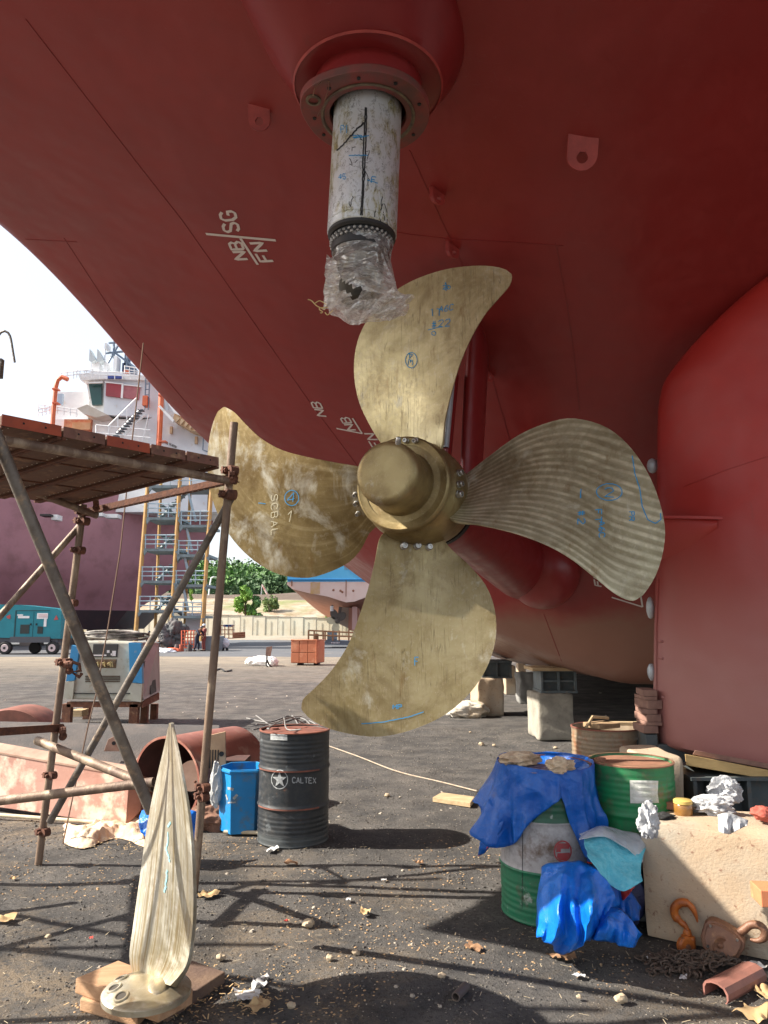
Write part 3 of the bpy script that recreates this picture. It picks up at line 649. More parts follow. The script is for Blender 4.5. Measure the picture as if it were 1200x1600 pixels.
mb = MB(); mb.grid(foil(W(700, 712, 6.42), W(712, 585, 6.45), 0.16, 0.16, 0.05, 0.05), True); mb.build('anode_backing', HULL2, shipr, smooth=True)
for x, y in ((733, 880), (745, 885), (757, 895), (728, 878)):
    l, nn, _, _ = HBVH.ray_cast(CO, ray(x, y).normalized(), 60)
    mb = MB(); mb.cyl(l - nn * 0.01, l + nn * (0.07 if nn.z < 0 else -0.07), 0.03, 10); mb.build('small_stud', REDP, shipr)

# ================================================================ propeller
prop = thing('propeller', (HUB.x, HUB.y, HUB.z), 'four bladed bronze propeller with a domed cap under the red stern', 'propeller')
mb = MB(); mb.lathe([(0.30, -0.34), (0.335, -0.345), (0.352, -0.352), (0.366, -0.342), (0.370, -0.31), (0.364, -0.285), (0.348, -0.272), (0.346, -0.25), (0.372, -0.215), (0.40, -0.12), (0.405, 0.05), (0.39, 0.22), (0.34, 0.38), (0.30, 0.41)], HUB, SHA, 64)
HM = MB(); HM.v = list(mb.v); HM.f = list(mb.f)
hub = mb.build('hub', B_HB, prop, smooth=True, sharp=50)
mb = MB(); mb.lathe([(0.0001, -0.68), (0.10, -0.68), (0.185, -0.6795), (0.198, -0.678), (0.212, -0.673), (0.224, -0.664), (0.232, -0.650), (0.236, -0.632), (0.238, -0.61), (0.240, -0.40), (0.243, -0.350), (0.250, -0.338), (0.29, -0.334), (0.34, -0.333)], HUB, SHA, 64)
HM.add(mb.v, mb.f); mb.build('hub_cap', B_HB, prop, smooth=True, sharp=50)
E1 = V((SHA.y, -SHA.x, 0)).normalized(); E2 = -SHA.cross(E1); E2 = E2 if E2.z > 0 else -E2
def blade_pt(px, py, phc, k=0.36, bias=0.0):
    d = ray(px, py); wv = bias
    for _ in range(14):
        t = (wv + (HUB - CO).dot(SHA)) / d.dot(SHA); p = CO + d * t; q = p - HUB
        ph = atan2(q.dot(E2), q.dot(E1)) - phc; ph = (ph + pi) % (2 * pi) - pi; rr = sqrt(q.dot(E1) ** 2 + q.dot(E2) ** 2)
        wv = bias + k * max(-0.9, min(0.9, ph)) * min(1, rr / 0.55)
    return p
def make_blade(name_label, LE, TE, phc, mat, k=0.36):
    N, M = 46, 26
    hp = (652, 772)
    def ext(L):
        a = L[0]; return [(a[0] + (hp[0] - a[0]) * 0.22, a[1] + (hp[1] - a[1]) * 0.22)] + L
    A = spline([(x, y, 0) for x, y in ext(LE)], N); B = spline([(x, y, 0) for x, y in ext(TE)], N)
    front = []; C = []
    for i in range(N):
        row = []
        for j in range(M):
            c = j / (M - 1); c = 0.5 - 0.5 * cos(pi * c); q = A[i].lerp(B[i], c); row.append(blade_pt(q.x, q.y, radians(phc), k))
        front.append(row)
    fr = []; bk = []; uvf = []
    for i in range(N):
        r1 = []; r2 = []
        for j in range(M):
            c = 0.5 - 0.5 * cos(pi * j / (M - 1))
            i0, i1 = max(i - 1, 0), min(i + 1, N - 1); j0, j1 = max(j - 1, 0), min(j + 1, M - 1)
            nn = (front[i1][j] - front[i0][j]).cross(front[i][j1] - front[i][j0])
            nn = nn.normalized() if nn.length > 1e-9 else -SHA
            if nn.dot(SHA) > 0: nn = -nn
            v = i / (N - 1); th = (0.085 * (1 - v) ** 1.4 + 0.016) * (4 * c * (1 - c)) ** 0.5 + 0.006
            if i == N - 1: th = 0.004
            r1.append(front[i][j]); r2.append(front[i][j] - nn * th); uvf.append((c, v))
        fr.append(r1); bk.append(r2)
    if mat is B_BD:
        uvf = []
        tp_ = [(640, 760), (720, 745), (760, 718), (810, 684), (860, 664), (900, 658), (950, 666), (1040, 690)]; bt_ = [(640, 800), (712, 816), (800, 834), (850, 852), (890, 874), (930, 904), (960, 928), (1040, 955)]
        for i in range(N):
            for j in range(M):
                q = A[i].lerp(B[i], 0.5 - 0.5 * cos(pi * j / (M - 1))); a_ = interp(tp_, q.x); b_2 = interp(bt_, q.x); uvf.append(((q.y - a_) / (b_2 - a_), i / (N - 1)))
    mb = MB(); mb.grid(fr); o = len(mb.v); mb.grid(bk); nfr = N * M
    for i in range(N - 1):
        for j in (0, M - 1): a = i * M + j; mb.f.append((a, a + M, o + a + M, o + a))
    for j in range(M - 1):
        for i in (0, N - 1): a = i * M + j; mb.f.append((a, a + 1, o + a + 1, o + a))
    mb.uv = uvf + uvf
    bv = MB(); bv.grid(fr); bvh = bv.bvh(); HM.add(bv.v, bv.f)
    o = mb.build('blade', mat, prop, smooth=True, sharp=60)
    if name_label: o['label'] = name_label
    return o, bvh
LT = [(598, 697), (578, 665), (560, 625), (553, 580), (558, 535), (577, 495), (610, 460), (650, 436), (700, 420), (750, 415), (785, 419), (799, 428)]
TT = [(690, 695), (695, 655), (706, 610), (718, 570), (735, 530), (757, 492), (780, 465), (796, 446), (800, 432)]
LR = [(722, 745), (760, 716), (810, 680), (860, 659), (900, 654), (950, 669), (990, 705), (1020, 755), (1037, 810), (1038, 850), (1027, 893), (1008, 926), (994, 937)]
TR = [(712, 814), (750, 820), (800, 832), (850, 850), (890, 872), (930, 903), (960, 927), (982, 938), (992, 938)]
LBt = [(703, 856), (735, 885), (762, 920), (775, 965), (771, 1015), (748, 1065), (705, 1110), (650, 1138), (590, 1151), (530, 1143), (490, 1127), (472, 1110)]
TBt = [(593, 842), (585, 880), (575, 920), (562, 960), (545, 1005), (520, 1045), (493, 1074), (474, 1092), (471, 1107)]
LL = [(578, 832), (563, 860), (540, 882), (500, 899), (472, 903), (432, 896), (392, 872), (360, 838), (338, 798), (326, 755), (324, 715), (329, 675), (339, 645), (349, 636)]
TL = [(562, 730), (520, 722), (480, 714), (440, 703), (408, 685), (384, 663), (367, 645), (352, 636)]
b_top, v_top = make_blade('top blade with pale crazed lines', LT, TT, 88, B_CR)
b_rgt, v_rgt = make_blade('right blade with broad grinding bands', LR, TR, -5, B_BD)
b_bot, v_bot = make_blade('bottom blade with fine dark lines', LBt, TBt, -92, B_CB)
b_lft, v_lft = make_blade('left blade with brown stains', LL, TL, 180, B_FT)
def chalk(par, bvh, lines, wd=0.008, m=CHALK): mb = MB(); decal(mb, bvh, lines, wd * .8, 0.003, 2.0, jit=0.25); mb.build('chalk_mark', m, par, kind='stuff')
chalk(b_top, v_top, text_px('1T', (672, 494), (8, 0), (0, -11)) + text_px('A6C', (686, 488), (6, -1), (1, -9)) + text_px('#22', (674, 513), (8, -1), (1, -11)) + [[(669, 516), (690, 510)]] + text_px('0', (675, 524), (6, 0), (0, -6)) + [arc_px((643, 563), 9, 12)] + text_px('34', (638, 570), (0, -9), (7, 1), 0.1)[0:3] + text_px('1', (694, 455), (6, 0), (0, -14)) + text_px('20', (692, 452), (5, 0), (0, -6)))
chalk(b_rgt, v_rgt, [arc_px((952, 769), 20, 13)] + text_px('2', (945, 776), (14, 1), (0, -14)) + text_px('P', (908, 764), (0, 8), (-1, 8)) + [[(988, 712), (992, 740), (1000, 765), (1003, 790), (1012, 812), (1024, 818), (1033, 812), (1032, 802)]]
      + text_px('FT', (930, 797), (0, 8), (10, -1), 0.4) + text_px('A6C', (936, 815), (0, 7), (9, -1), 0.3) + text_px('#2', (903, 798), (0, 9), (11, -1), 0.4) + text_px('PR', (983, 800), (0, 6), (8, 0), 0.3))
chalk(b_bot, v_bot, text_px('F', (648, 1040), (6, 0), (0, -13)) + text_px('MP', (614, 1108), (6, 0), (0, -7)) + [[(565, 1131), (600, 1128), (640, 1120), (662, 1112)]])
chalk(b_lft, v_lft, [arc_px((456, 778), 11, 12)] + text_px('4', (448, 786), (12, -3), (2, -14)) + [[(404, 786), (415, 787)]])
chalk(b_lft, v_lft, text_px('SCBAL', (424, 774), (0, 9), (10, -2), 0.5) + text_px('7', (450, 818), (6, -6), (0, -14)), 0.008, CHALKW)
HBV = HM.bvh()
for x, y, rr in ((631, 853, .028), (652, 853, .028), (670, 855, .026), (716, 740, .026), (716, 757, .026), (715, 772, .028), (622, 692, .020), (635, 689, .020), (650, 688, .020), (556, 772, .020), (557, 786, .020), (560, 802, .020)):
    l, nn, _, _ = HBV.ray_cast(CO, ray(x, y).normalized(), 20)
    if l is None: print('bolt miss', x, y); continue
    if nn.dot(l - CO) > 0: nn = -nn
    mb = MB(); mb.lathe([(rr * 1.1, -0.03), (rr * 1.1, 0.012), (rr * 0.95, 0.014), (rr * 0.95, 0.036), (rr * 0.8, 0.042), (rr * 0.5, 0.042), (rr * 0.45, 0.03), (0.0001, 0.03)], l, nn, 12)
    mb.build('bolt', STEELB, hub, smooth=True, sharp=30)
# ================================================================ rudder on the right
# leading edge runs down at px x about 1025; the blade is turned so that its flat side faces the camera
L0 = W(1026, 900, 6.3); rdir = V((0.80, -0.60, 0)).normalized(); rn = V((-rdir.y, rdir.x, 0)); rn = rn if rn.y < 0 else -rn   # rn faces the camera
rud = thing('rudder', (L0.x, L0.y, 0.8), 'tall red rudder with a faded lower half standing right of the propeller', 'rudder')
def rud_u(px, py):  # distance along rdir where the ray meets the rudder's centre plane
    d = ray(px, py); t = (L0 - CO).dot(rn) / d.dot(rn); p = CO + d * t; return (p - L0).dot(rdir), p.z
LEp = [(1036, 1163), (1026, 1140), (1022, 1112), (1022, 1050), (1024, 950), (1027, 850), (1028, 740), (1029, 650), (1036, 606), (1058, 572), (1095, 530), (1145, 482), (1200, 440), (1290, 395), (1400, 350)]
tab = []
for x, y in LEp: u, z = rud_u(x, y); tab.append((z, u))
ub, zb = rud_u(1060, 1172); ub2, zb2 = rud_u(1200, 1200)
BOT = [(-0.3, zb - 0.02), (0.0, zb), (ub, zb), (ub2, zb2), (2.6, zb2 + (zb2 - zb) / max(.1, ub2 - ub) * (2.6 - ub2))]
ztop = 5.2
def le_u(z):
    if z <= tab[0][0]: return tab[0][1]
    return interp(tab, z) if all(tab[i][0] < tab[i + 1][0] for i in range(len(tab) - 1)) else 0
tab.sort()
mb = MB(); P = []; NR = 90; NC = 56; CH = 2.5
for i in range(NR + 1):
    v = i / NR; row = []
    for k in range(NC):
        a = 2 * pi * k / NC; x = 0.5 - 0.5 * cos(a)     # 0 at the leading edge
        z = tab[0][0] - 0.0 + (ztop - tab[0][0]) * v
        le = le_u(z); u = le + (CH - le) * x ** 1.0
        zz = z
        if v < 0.35:     # bottom edge slopes along the chord
            zbot = interp(BOT, u) if u > BOT[0][0] else BOT[0][1]; zz = z + (zbot - tab[0][0]) * (1 - v / 0.35) ** 2
        th = 0.17 * (2.969 * sqrt(max(x, 0)) - 1.26 * x - 3.516 * x * x + 2.843 * x ** 3 - 1.015 * x ** 4) * 1.6
        th *= min(1.0, 0.35 + ((v * (ztop - tab[0][0])) / 0.10) ** 0.5) if v < 0.03 else 1.0
        row.append(V((L0.x, L0.y, 0)) + rdir * u + rn * (th * (1 if a < pi else -1)) + UP * zz)
    P.append(row)
mb.grid(P, True); o = len(mb.v); mb.v += [p.copy() for p in P[0]]; mb.f.append(tuple(range(o, o + NC))); RB = mb.bvh()
mb.build('rudder_blade', RUDP, rud, smooth=True, sharp=60)
# vertical edge strip along the leading edge, plus the horizontal fin
mb = MB()
decal(mb, RB, [[(1029, 905), (1026, 980), (1026, 1080), (1028, 1130)]], 0.02, 0.006, 6)
decal(mb, RB, [[(1068, 760), (1130, 735), (1200, 712)]], 0.010, 0.003, 6)
mb.build('weld_seam', RUDP, rud, solid=0.008)
def rh(px, py):
    l, nn, _, _ = RB.ray_cast(CO, ray(px, py).normalized(), 20); return l, nn
a, _ = rh(1034, 815); b, _ = rh(1130, 812)
mb = MB(); pts = []; NF = 14
top = []; bot = []
for k in range(NF + 1):
    t = k / NF; p = a.lerp(b, t) - rn * 0.06; ex = 0.26 * (1 - t) ** 0.8 + 0.02; q = p + rn * (ex + 0.05); top.append(p); bot.append(q)
up = [p + UP * 0.022 for p in top]; uq = [p + UP * 0.022 for p in bot]
mb.grid([top, bot, uq, up, top]); mb.build('side_fin', RUDP, rud, smooth=False)
mb = MB(); c1 = rh(1034, 815)[0]; c2 = rh(1118, 822)[0]; c3 = rh(1034, 880)[0]
top = []; low = []
for k in range(13):
    t = k / 12; tp = a.lerp(b, t * 0.92); low_ = rh(1034 + (1122 - 1034) * t, 878 - 50 * t ** 1.4)[0]; top.append(tp + rn * (0.20 * (1 - t) + .01)); low.append(low_ - rn * 0.02)
rows = []
for i in range(9):
    u = i / 8; rows.append([top[k].lerp(low[k], u) + rn * (0.03 * sin(pi * u)) for k in range(13)])
mb.grid(rows); mb.build('fin_fairing', RUDP, rud, smooth=True)
ZN = pm('pale_zinc', (0.62, 0.62, 0.60), (0.45, 0.45, 0.44), 8, 0.5)
for x, y, h, w_ in ((1019, 728, 24, 8), (1016, 950, 34, 6), (1018, 1050, 26, 6)):
    p = W(x, y, 6.32); s_ = 6.32 / F
    mb = MB(); mb.sphere(p, 1.0, 16, 10, (w_ * s_, w_ * s_ * 1.2, h / 2 * s_), f=lambda d: 1 + 0.08 * noise.noise(d * 3 + V((x, 0, 0))))
    mb.build('zinc_anode', ZN, rud, smooth=True)
    if y < 800: mb = MB(); mb.cyl(p + V((0.02, 0, 0.02)), p + V((0.12, 0.03, 0.06)), 0.022, 10); mb.build('anode_clamp', STEELB, rud)
for y in (1002, 1028, 1088):
    l, nn = rh(1030, y)
    if l:
        mb = MB(); mb.tube([l + rn * .0, l + rn * 0.03 + rdir * .03, l + rdir * 0.09 + rn * 0.0 - UP * .02], 0.010, 6); mb.build('weld_tab', RUDP, rud)

# ================================================================ supports under the ship
def blockbox(name, px0, px1, pyt, pyb, Y, depth, mat, label, cat, rz=0.0, bevel=0.02, zb=0.0, lump=0.0, group=None):
    x0 = W(px0, pyb, Y).x; x1 = W(px1, pyb, Y).x; z1 = W(px0, pyt, Y).z
    c = V(((x0 + x1) / 2, Y + depth / 2, (zb + z1) / 2)); mb = MB()
    n = 18 if lump else 1
    if lump:
        hx, hy, hz_ = (x1 - x0) / 2, depth / 2, (z1 - zb) / 2
        for ax in range(3):
            for sg in (-1, 1):
                P = []
                for i in range(n + 1):
                    row = []
                    for j in range(n + 1):
                        q = [0, 0, 0]; q[ax] = sg; q[(ax + 1) % 3] = -1 + 2 * i / n; q[(ax + 2) % 3] = -1 + 2 * j / n
                        v = V(q); m_ = max(abs(v.x), abs(v.y), abs(v.z)); l3 = (abs(v.x) ** 24 + abs(v.y) ** 24 + abs(v.z) ** 24) ** (1 / 24.0); v = v / l3
                        p = V((v.x * hx, v.y * hy, v.z * hz_)); p = Matrix.Rotation(rz, 3, 'Z') @ p + c
                        p += V((noise.noise(p * 5), noise.noise(p * 5 + V((4, 0, 0))), noise.noise(p * 5 + V((0, 4, 0))))) * lump
                        p.z = max(p.z, zb - 0.004); row.append(p)
                    P.append(row)
                mb.grid(P)
        o = mb.build(name, mat, smooth=True, sharp=60)
    else:
        mb.box(c, (x1 - x0, depth, z1 - zb), rz); o = mb.build(name, mat, bevel=bevel)
    return tag(o, label, cat, group)
def crate(name, px0, px1, pyt, pyb, Y, depth, label, cols=2, rows=2, mat=GSTEEL):
    x0 = W(px0, pyb, Y).x; x1 = W(px1, pyb, Y).x; z0 = W(px0, pyb, Y).z; z1 = W(px0, pyt, Y).z
    t = thing(name, ((x0 + x1) / 2, Y, z0), label, 'keel support'); wd = x1 - x0; h = z1 - z0; b = 0.035
    mb = MB(); mb.box(((x0 + x1) / 2, Y + depth / 2 + .03, (z0 + z1) / 2), (wd - 0.05, depth - .06, h - .04)); mb.build('web_plate', DSTEEL, t)
    for k in range(cols + 1):
        x = x0 + b / 2 + (wd - b) * k / cols; mb = MB(); mb.box((x, Y + depth / 2, (z0 + z1) / 2), (b, depth, h - 2 * b - .004)); mb.build('stiffener', mat, t, bevel=.003)
    for k in range(rows + 1):
        z = z0 + b / 2 + (h - b) * k / rows
        mb = MB(); mb.box(((x0 + x1) / 2, Y + depth / 2, z), (wd + (0.02 if k in (0, rows) else -0.07), depth + (.02 if k in (0, rows) else -.05), b)); mb.build('flange_plate', mat, t, bevel=.003)
    return t
blockbox('concrete_block', 840, 897, 1084, 1137, 11.6, 0.75, CONC, 'square concrete block under the grey-green crate beneath the hull', 'concrete block', 0.04, lump=0.015)
crate('steel_crate', 846, 902, 1046, 1083, 11.7, 0.6, 'grey-green steel crate between hull bottom and square concrete block')
mb = MB(); a = W(834, 1044, 11.6); mb.box(a + V((0.35, .35, -.02)), (0.75, 0.7, 0.05)); tag(mb.build('wood_plank', WOODP, bevel=.005), 'thin pale plank packed on top of the grey-green steel crate', 'plank')
blockbox('concrete_block', 744, 786, 1060, 1101, 14.6, 0.7, CONCT, 'cracked pale concrete block just right of the bottom blade', 'concrete block', 0.1, lump=0.03)
crate('steel_crate', 754, 800, 1033, 1060, 14.7, 0.8, 'dark steel crate on the cracked block right of the bottom blade', 2, 1, DSTEEL)
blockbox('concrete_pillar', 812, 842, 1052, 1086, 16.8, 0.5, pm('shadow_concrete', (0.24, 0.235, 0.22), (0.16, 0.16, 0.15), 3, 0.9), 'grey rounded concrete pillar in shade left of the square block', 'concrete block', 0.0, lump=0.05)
blockbox('concrete_block', 790, 806, 1040, 1068, 19, 0.4, CONCT, 'small tan block far under the hull behind the dark crate', 'concrete block')
blockbox('concrete_block', 810, 822, 1037, 1054, 23, 0.4, CONCT, 'smallest tan block far under the hull behind the grey pillar', 'concrete block')
mb = MB(); c = G(736, 1072); mb.sphere((c.x, c.y, 0.0), 0.5, 16, 8, (1.5, 1, .22), f=lambda d: 1 + 0.2 * noise.noise(d * 2)); tag(mb.build('rubble_heap', pm('rubble', (0.2, 0.18, 0.15), (0.35, 0.3, 0.25), 12, 0.95, bump=1, bscale=20), smooth=True), 'low heap of grey rubble beside the cracked concrete block', 'rubble')
# supports below the rudder
RY = 6.15
mb = MB(); x0 = W(1011, 1180, RY).x; x1 = W(1029, 1180, RY).x
zt = 0.0
lab = ['dark steel post standing under the pile of boards left of the rudder foot']
post = thing('support_post', ((x0 + x1) / 2, RY, 0), 'dark steel post under a stack of packing boards at the rudder foot', 'support')
mb.box(((x0 + x1) / 2, RY + .1, W(0, 1148, RY).z / 2), (x1 - x0, 0.2, W(0, 1148, RY).z)); mb.build('post', DSTEEL, post, bevel=.005)
zs_ = [W(0, y, RY).z for y in (1146, 1134, 1128, 1116, 1108, 1094, 1088, 1078)]
for k in range(7):
    if zs_[k + 1] - zs_[k] < 0.01: continue
    dx = R.uniform(-.02, .02)
    mb = MB(); mb.box(((x0 + x1) / 2 + .01 + dx, RY + .12, (zs_[k] + zs_[k + 1]) / 2), ((x1 - x0) * (1.05 + R.uniform(0, .35)), 0.26, zs_[k + 1] - zs_[k] - .002), R.uniform(-.15, .15))
    tag(mb.build('packing_board', pm('packing_wood', (0.28, 0.16, 0.12), (0.19, 0.10, 0.08), 8, 0.85, bump=.4), bevel=.004), ['lowest', 'second', 'third', 'fourth', 'fifth', 'sixth', 'topmost'][k] + ' packing board in the stack left of the rudder foot', 'board')
sup = thing('rudder_cradle', W(1130, 1290, 5.2), 'dark framed steel cradle holding up the foot of the rudder', 'support'); sup.location.z = 0
cy = 5.3; xa = W(1078, 1240, cy).x; xb = xa + 1.15; ztp = W(1078, 1212, cy).z
mb = MB(); mb.box(((xa + xb) / 2, cy + .27, ztp / 2), (xb - xa - .02, .44, ztp - .03)); mb.build('back_plate', DSTEEL, sup)
for x in (xa + .02, W(1108, 1240, cy).x, W(1166, 1240, cy).x, xb): mb = MB(); mb.box((x, cy + .2, ztp / 2), (.028, .5, ztp - .05)); mb.build('stiffener', DSTEEL, sup, bevel=.002)
mb = MB(); mb.box(((xa + xb) / 2, cy + .22, ztp - .012), (xb - xa + .02, .56, .024)); mb.build('top_plate', DSTEEL, sup, bevel=.002)
mb = MB(); mb.hexa([W(1072, 1196, cy - .02), W(1320, 1238, cy - .02), W(1320, 1238, cy + .45), W(1072, 1196, cy + .45), W(1070, 1178, cy - .02), W(1320, 1226, cy - .02), W(1320, 1226, cy + .45), W(1070, 1178, cy + .45)])
tag(mb.build('wood_wedge', pm('wedge_wood', (0.56, 0.38, 0.16), (0.42, 0.27, 0.11), 4, 0.8, stretch=(1, 5, 5), bump=.3, bscale=40), bevel=.004), 'long yellowish timber wedge lying on the cradle under the rudder', 'wedge')
mb = MB(); mb.hexa([W(1082, 1179, cy + .1), W(1330, 1226, cy + .1), W(1330, 1226, cy + .4), W(1082, 1179, cy + .4), W(1086, 1172, cy + .1), W(1330, 1217, cy + .1), W(1330, 1217, cy + .4), W(1086, 1172, cy + .4)])
tag(mb.build('wood_shim', pm('packing_wood', (0.3, 0.18, 0.12)), bevel=.003), 'thin reddish board wedged between the yellow wedge and the rudder', 'board')
blockbox('concrete_block', 1013, 1075, 1184, 1330, 5.25, 0.55, CONCT, 'tall tan concrete block behind the green drum under the rudder', 'concrete block', 0, lump=0.012)
mb = MB(); p = W(1030, 1160, 6.0); mb.box((W(1062, 1160, 6.0).x, 6.3, .4), (.42, .3, .8)); tag(mb.build('steel_box', DSTEEL, bevel=.01), 'dark steel box standing in shade just under the rudder foot', 'support')

# ================================================================ scaffold
sc = thing('scaffold', (G(62, 1352).x, G(62, 1352).y, 0), 'rusty tube scaffold with a plank platform beside the left blade', 'scaffold')
def pole(p0, p1, r=0.0255, mat=ROLE, hollow=True, name='pole'):
    mb = MB(); mb.cyl(p0, p1, r, 16, hollow=r * 0.84 if hollow else 0); return mb.build(name, mat, sc, smooth=True, sharp=40)
A0 = G(60, 1350); A1 = W(130, 792, 5.62)
B0 = G(303, 1392); B1 = W(366, 660, 4.92)
pole(A0, A1 + (A1 - A0).normalized() * .02, 0.027); pole(B0, B1, 0.0275)
pole(W(-14, 660, 3.55), W(236, 1268, 4.35), 0.031, POLEG)
pole(W(366, 770, 4.98), W(78, 1284, 5.45), 0.0255, POLEG)
pole(W(-20, 985, 5.3), W(128, 818, 5.66), 0.0245)
pole(W(-40, 1256, 4.75), W(240, 1222, 4.62), 0.0285)
pole(W(58, 1157, 5.25), W(240, 1230, 4.66), 0.0285)
NL = W(-6, 680, 3.72); NRt = W(352, 752, 4.86); FL = W(-60, 726, 4.9); FRt = W(152, 806, 5.6)
pole(W(6, 688, 3.78), W(362, 752, 4.90), 0.0265); pole(FL, FRt, 0.0255)
pole(W(-14, 566, 3.6), W(-14, 1640, 3.3), 0.03, POLEG)
mb = MB(); a = W(122, 806, 5.66); b = W(368, 752, 4.94); d = (b - a); dn = d.normalized(); L_ = d.length; sdv = dn.cross(UP).normalized()
mb.hexa([a, b, b + sdv * .004, a + sdv * .004, a + UP * .045, b + UP * .045, b + sdv * .004 + UP * .045, a + sdv * .004 + UP * .045])
mb.hexa([a, b, b - sdv * .045, a - sdv * .045, a + UP * .004, b + UP * .004, b - sdv * .045 + UP * .004, a - sdv * .045 + UP * .004]); mb.build('angle_iron', COUP, sc)
for k in range(28):
    p = a + d * ((k + .8) / 29.5) - sdv * .022; mb = MB(); mb.cyl(p - UP * .002, p - UP * .0005, 0.006, 8)
    if k == 0: hole = mb.build('punched_hole', pm('pale_hole', (0.6, 0.55, 0.45)), sc); hp0 = p.copy()
    else: h = hole.copy(); COL.objects.link(h); h.parent = sc; h.location = p - hp0
mb = MB(); a = W(-30, 1152, 4.6); b = W(98, 1143, 5.25); d = b - a; dn = d.normalized(); sdv = dn.cross(UP).normalized()
mb.hexa([a, b, b + sdv * .004, a + sdv * .004, a + UP * .05, b + UP * .05, b + sdv * .004 + UP * .05, a + sdv * .004 + UP * .05])
mb.hexa([a, b, b - sdv * .05, a - sdv * .05, a + UP * .004, b + UP * .004, b - sdv * .05 + UP * .004, a - sdv * .05 + UP * .004]); mb.build('angle_iron', COUP, sc)
def coupler(p, axis, s=1.0, rot=0.0):
    s = s * .84
    a, u, w_ = frame(axis); mb = MB(); mb.cyl(p - a * .028 * s, p + a * .028 * s, .038 * s, 12); M = Matrix((u, w_, a)).transposed()
    mb.box(p + u * .045 * s, (.035 * s, .03 * s, .05 * s), M=M); mb.cyl(p + u * .05 * s - w_ * .04 * s, p + u * .05 * s + w_ * .045 * s, .009 * s, 6); mb.cyl(p + u * .05 * s + w_ * .032 * s, p + u * .05 * s + w_ * .046 * s, .016 * s, 6)
    c2 = p + w_ * .052 * s; mb.cyl(c2 - u * .03 * s, c2 + u * .03 * s, .036 * s, 12)
    return mb.build('coupler', COUP, sc, smooth=True, sharp=30)
aA = A1 - A0; aB = B1 - B0
def onB(py): t = (py - 1392) / (660 - 1392); return B0.lerp(B1, t)
def onA(py): t = (py - 1350) / (792 - 1350); return A0.lerp(A1, t)
for y, s_ in ((738, 1.15), (752, 1.1), (776, 1.2), (1232, 1.0), (1246, 1.0)): coupler(onB(y), aB, s_)
for y, s_ in ((800, 1.1), (815, 1.1), (862, 1.0), (946, .9), (1040, 1.15), (1214, .95), (1300, 1.0), (1142, 1.1)): coupler(onA(y), aA, s_)
for p in (W(150, 786, 5.5), W(108, 1040, 5.35), W(98, 1142, 5.2), W(362, 742, 4.88)): coupler(p, V((1, 0.3, 0.1)), .85)
mb = MB(); mb.tube([onA(1042), W(112, 1034, 5.4), W(124, 1038, 5.38), W(126, 1048, 5.38), W(112, 1050, 5.4), W(124, 1058, 5.38), W(128, 1052, 5.38)], .012, 6); mb.build('swivel_clip', COUP, sc)
# the bay that runs on beyond the left edge of the picture
for a, b in (((-3.35, 3.55, 0), (-3.38, 3.6, 3.3)), ((-3.9, 5.3, 0), (-3.85, 5.35, 3.2)), ((-4.6, 4.3, 0), (-4.6, 4.3, 3.0))): pole(a, b)
for a, b in (((-3.37, 3.45, .62), (-3.9, 5.5, .66)), ((-2.1, 3.6, 1.95), (-4.7, 4.3, 2.0)), ((-3.3, 3.5, 1.6), (-3.9, 5.5, 1.62)), ((-4.7, 4.35, .8), (-3.0, 5.0, .76)), ((-3.35, 3.6, .2), (-3.9, 5.35, 2.3)), ((-3.9, 5.3, .3), (-4.6, 4.3, 2.6)), ((-4.7, 5.28, 1.25), (-3.05, 5.4, 1.2)), ((-4.8, 3.5, .35), (-2.2, 3.45, .40))): pole(a, b)
# planks: five steel planks run from the near tube to the far tube
eN = [W(2, 664, 3.73), W(345, 729, 4.80)]; PDIR = (W(122, 792, 5.62) - W(345, 735, 4.84)); PDIR = PDIR.normalized()
fr_ = [0.0, 0.235, 0.42, 0.628, 0.81, 0.995]
OR = pm('plank_orange_paint', (0.44, 0.085, 0.035), (0.33, 0.065, 0.033), 7, 0.6, dirt=(0.16, 0.07, 0.045), dscale=10, dfac=(0.55, 0.68))
BR = pm('plank_brown_rust', (0.15, 0.075, 0.045), (0.09, 0.05, 0.035), 5, 0.8, bump=.3, dirt=(0.28, 0.15, 0.08), dscale=10)
BR2 = pm('plank_end_brown', (0.24, 0.11, 0.08), (0.14, 0.075, 0.055), 9, 0.75, bump=.3, dirt=(0.35, 0.22, 0.13), dscale=14)
names = ['orange end plank, leftmost', 'brown', 'orange end', 'brown', 'grey brown']
cutZ = 0.055
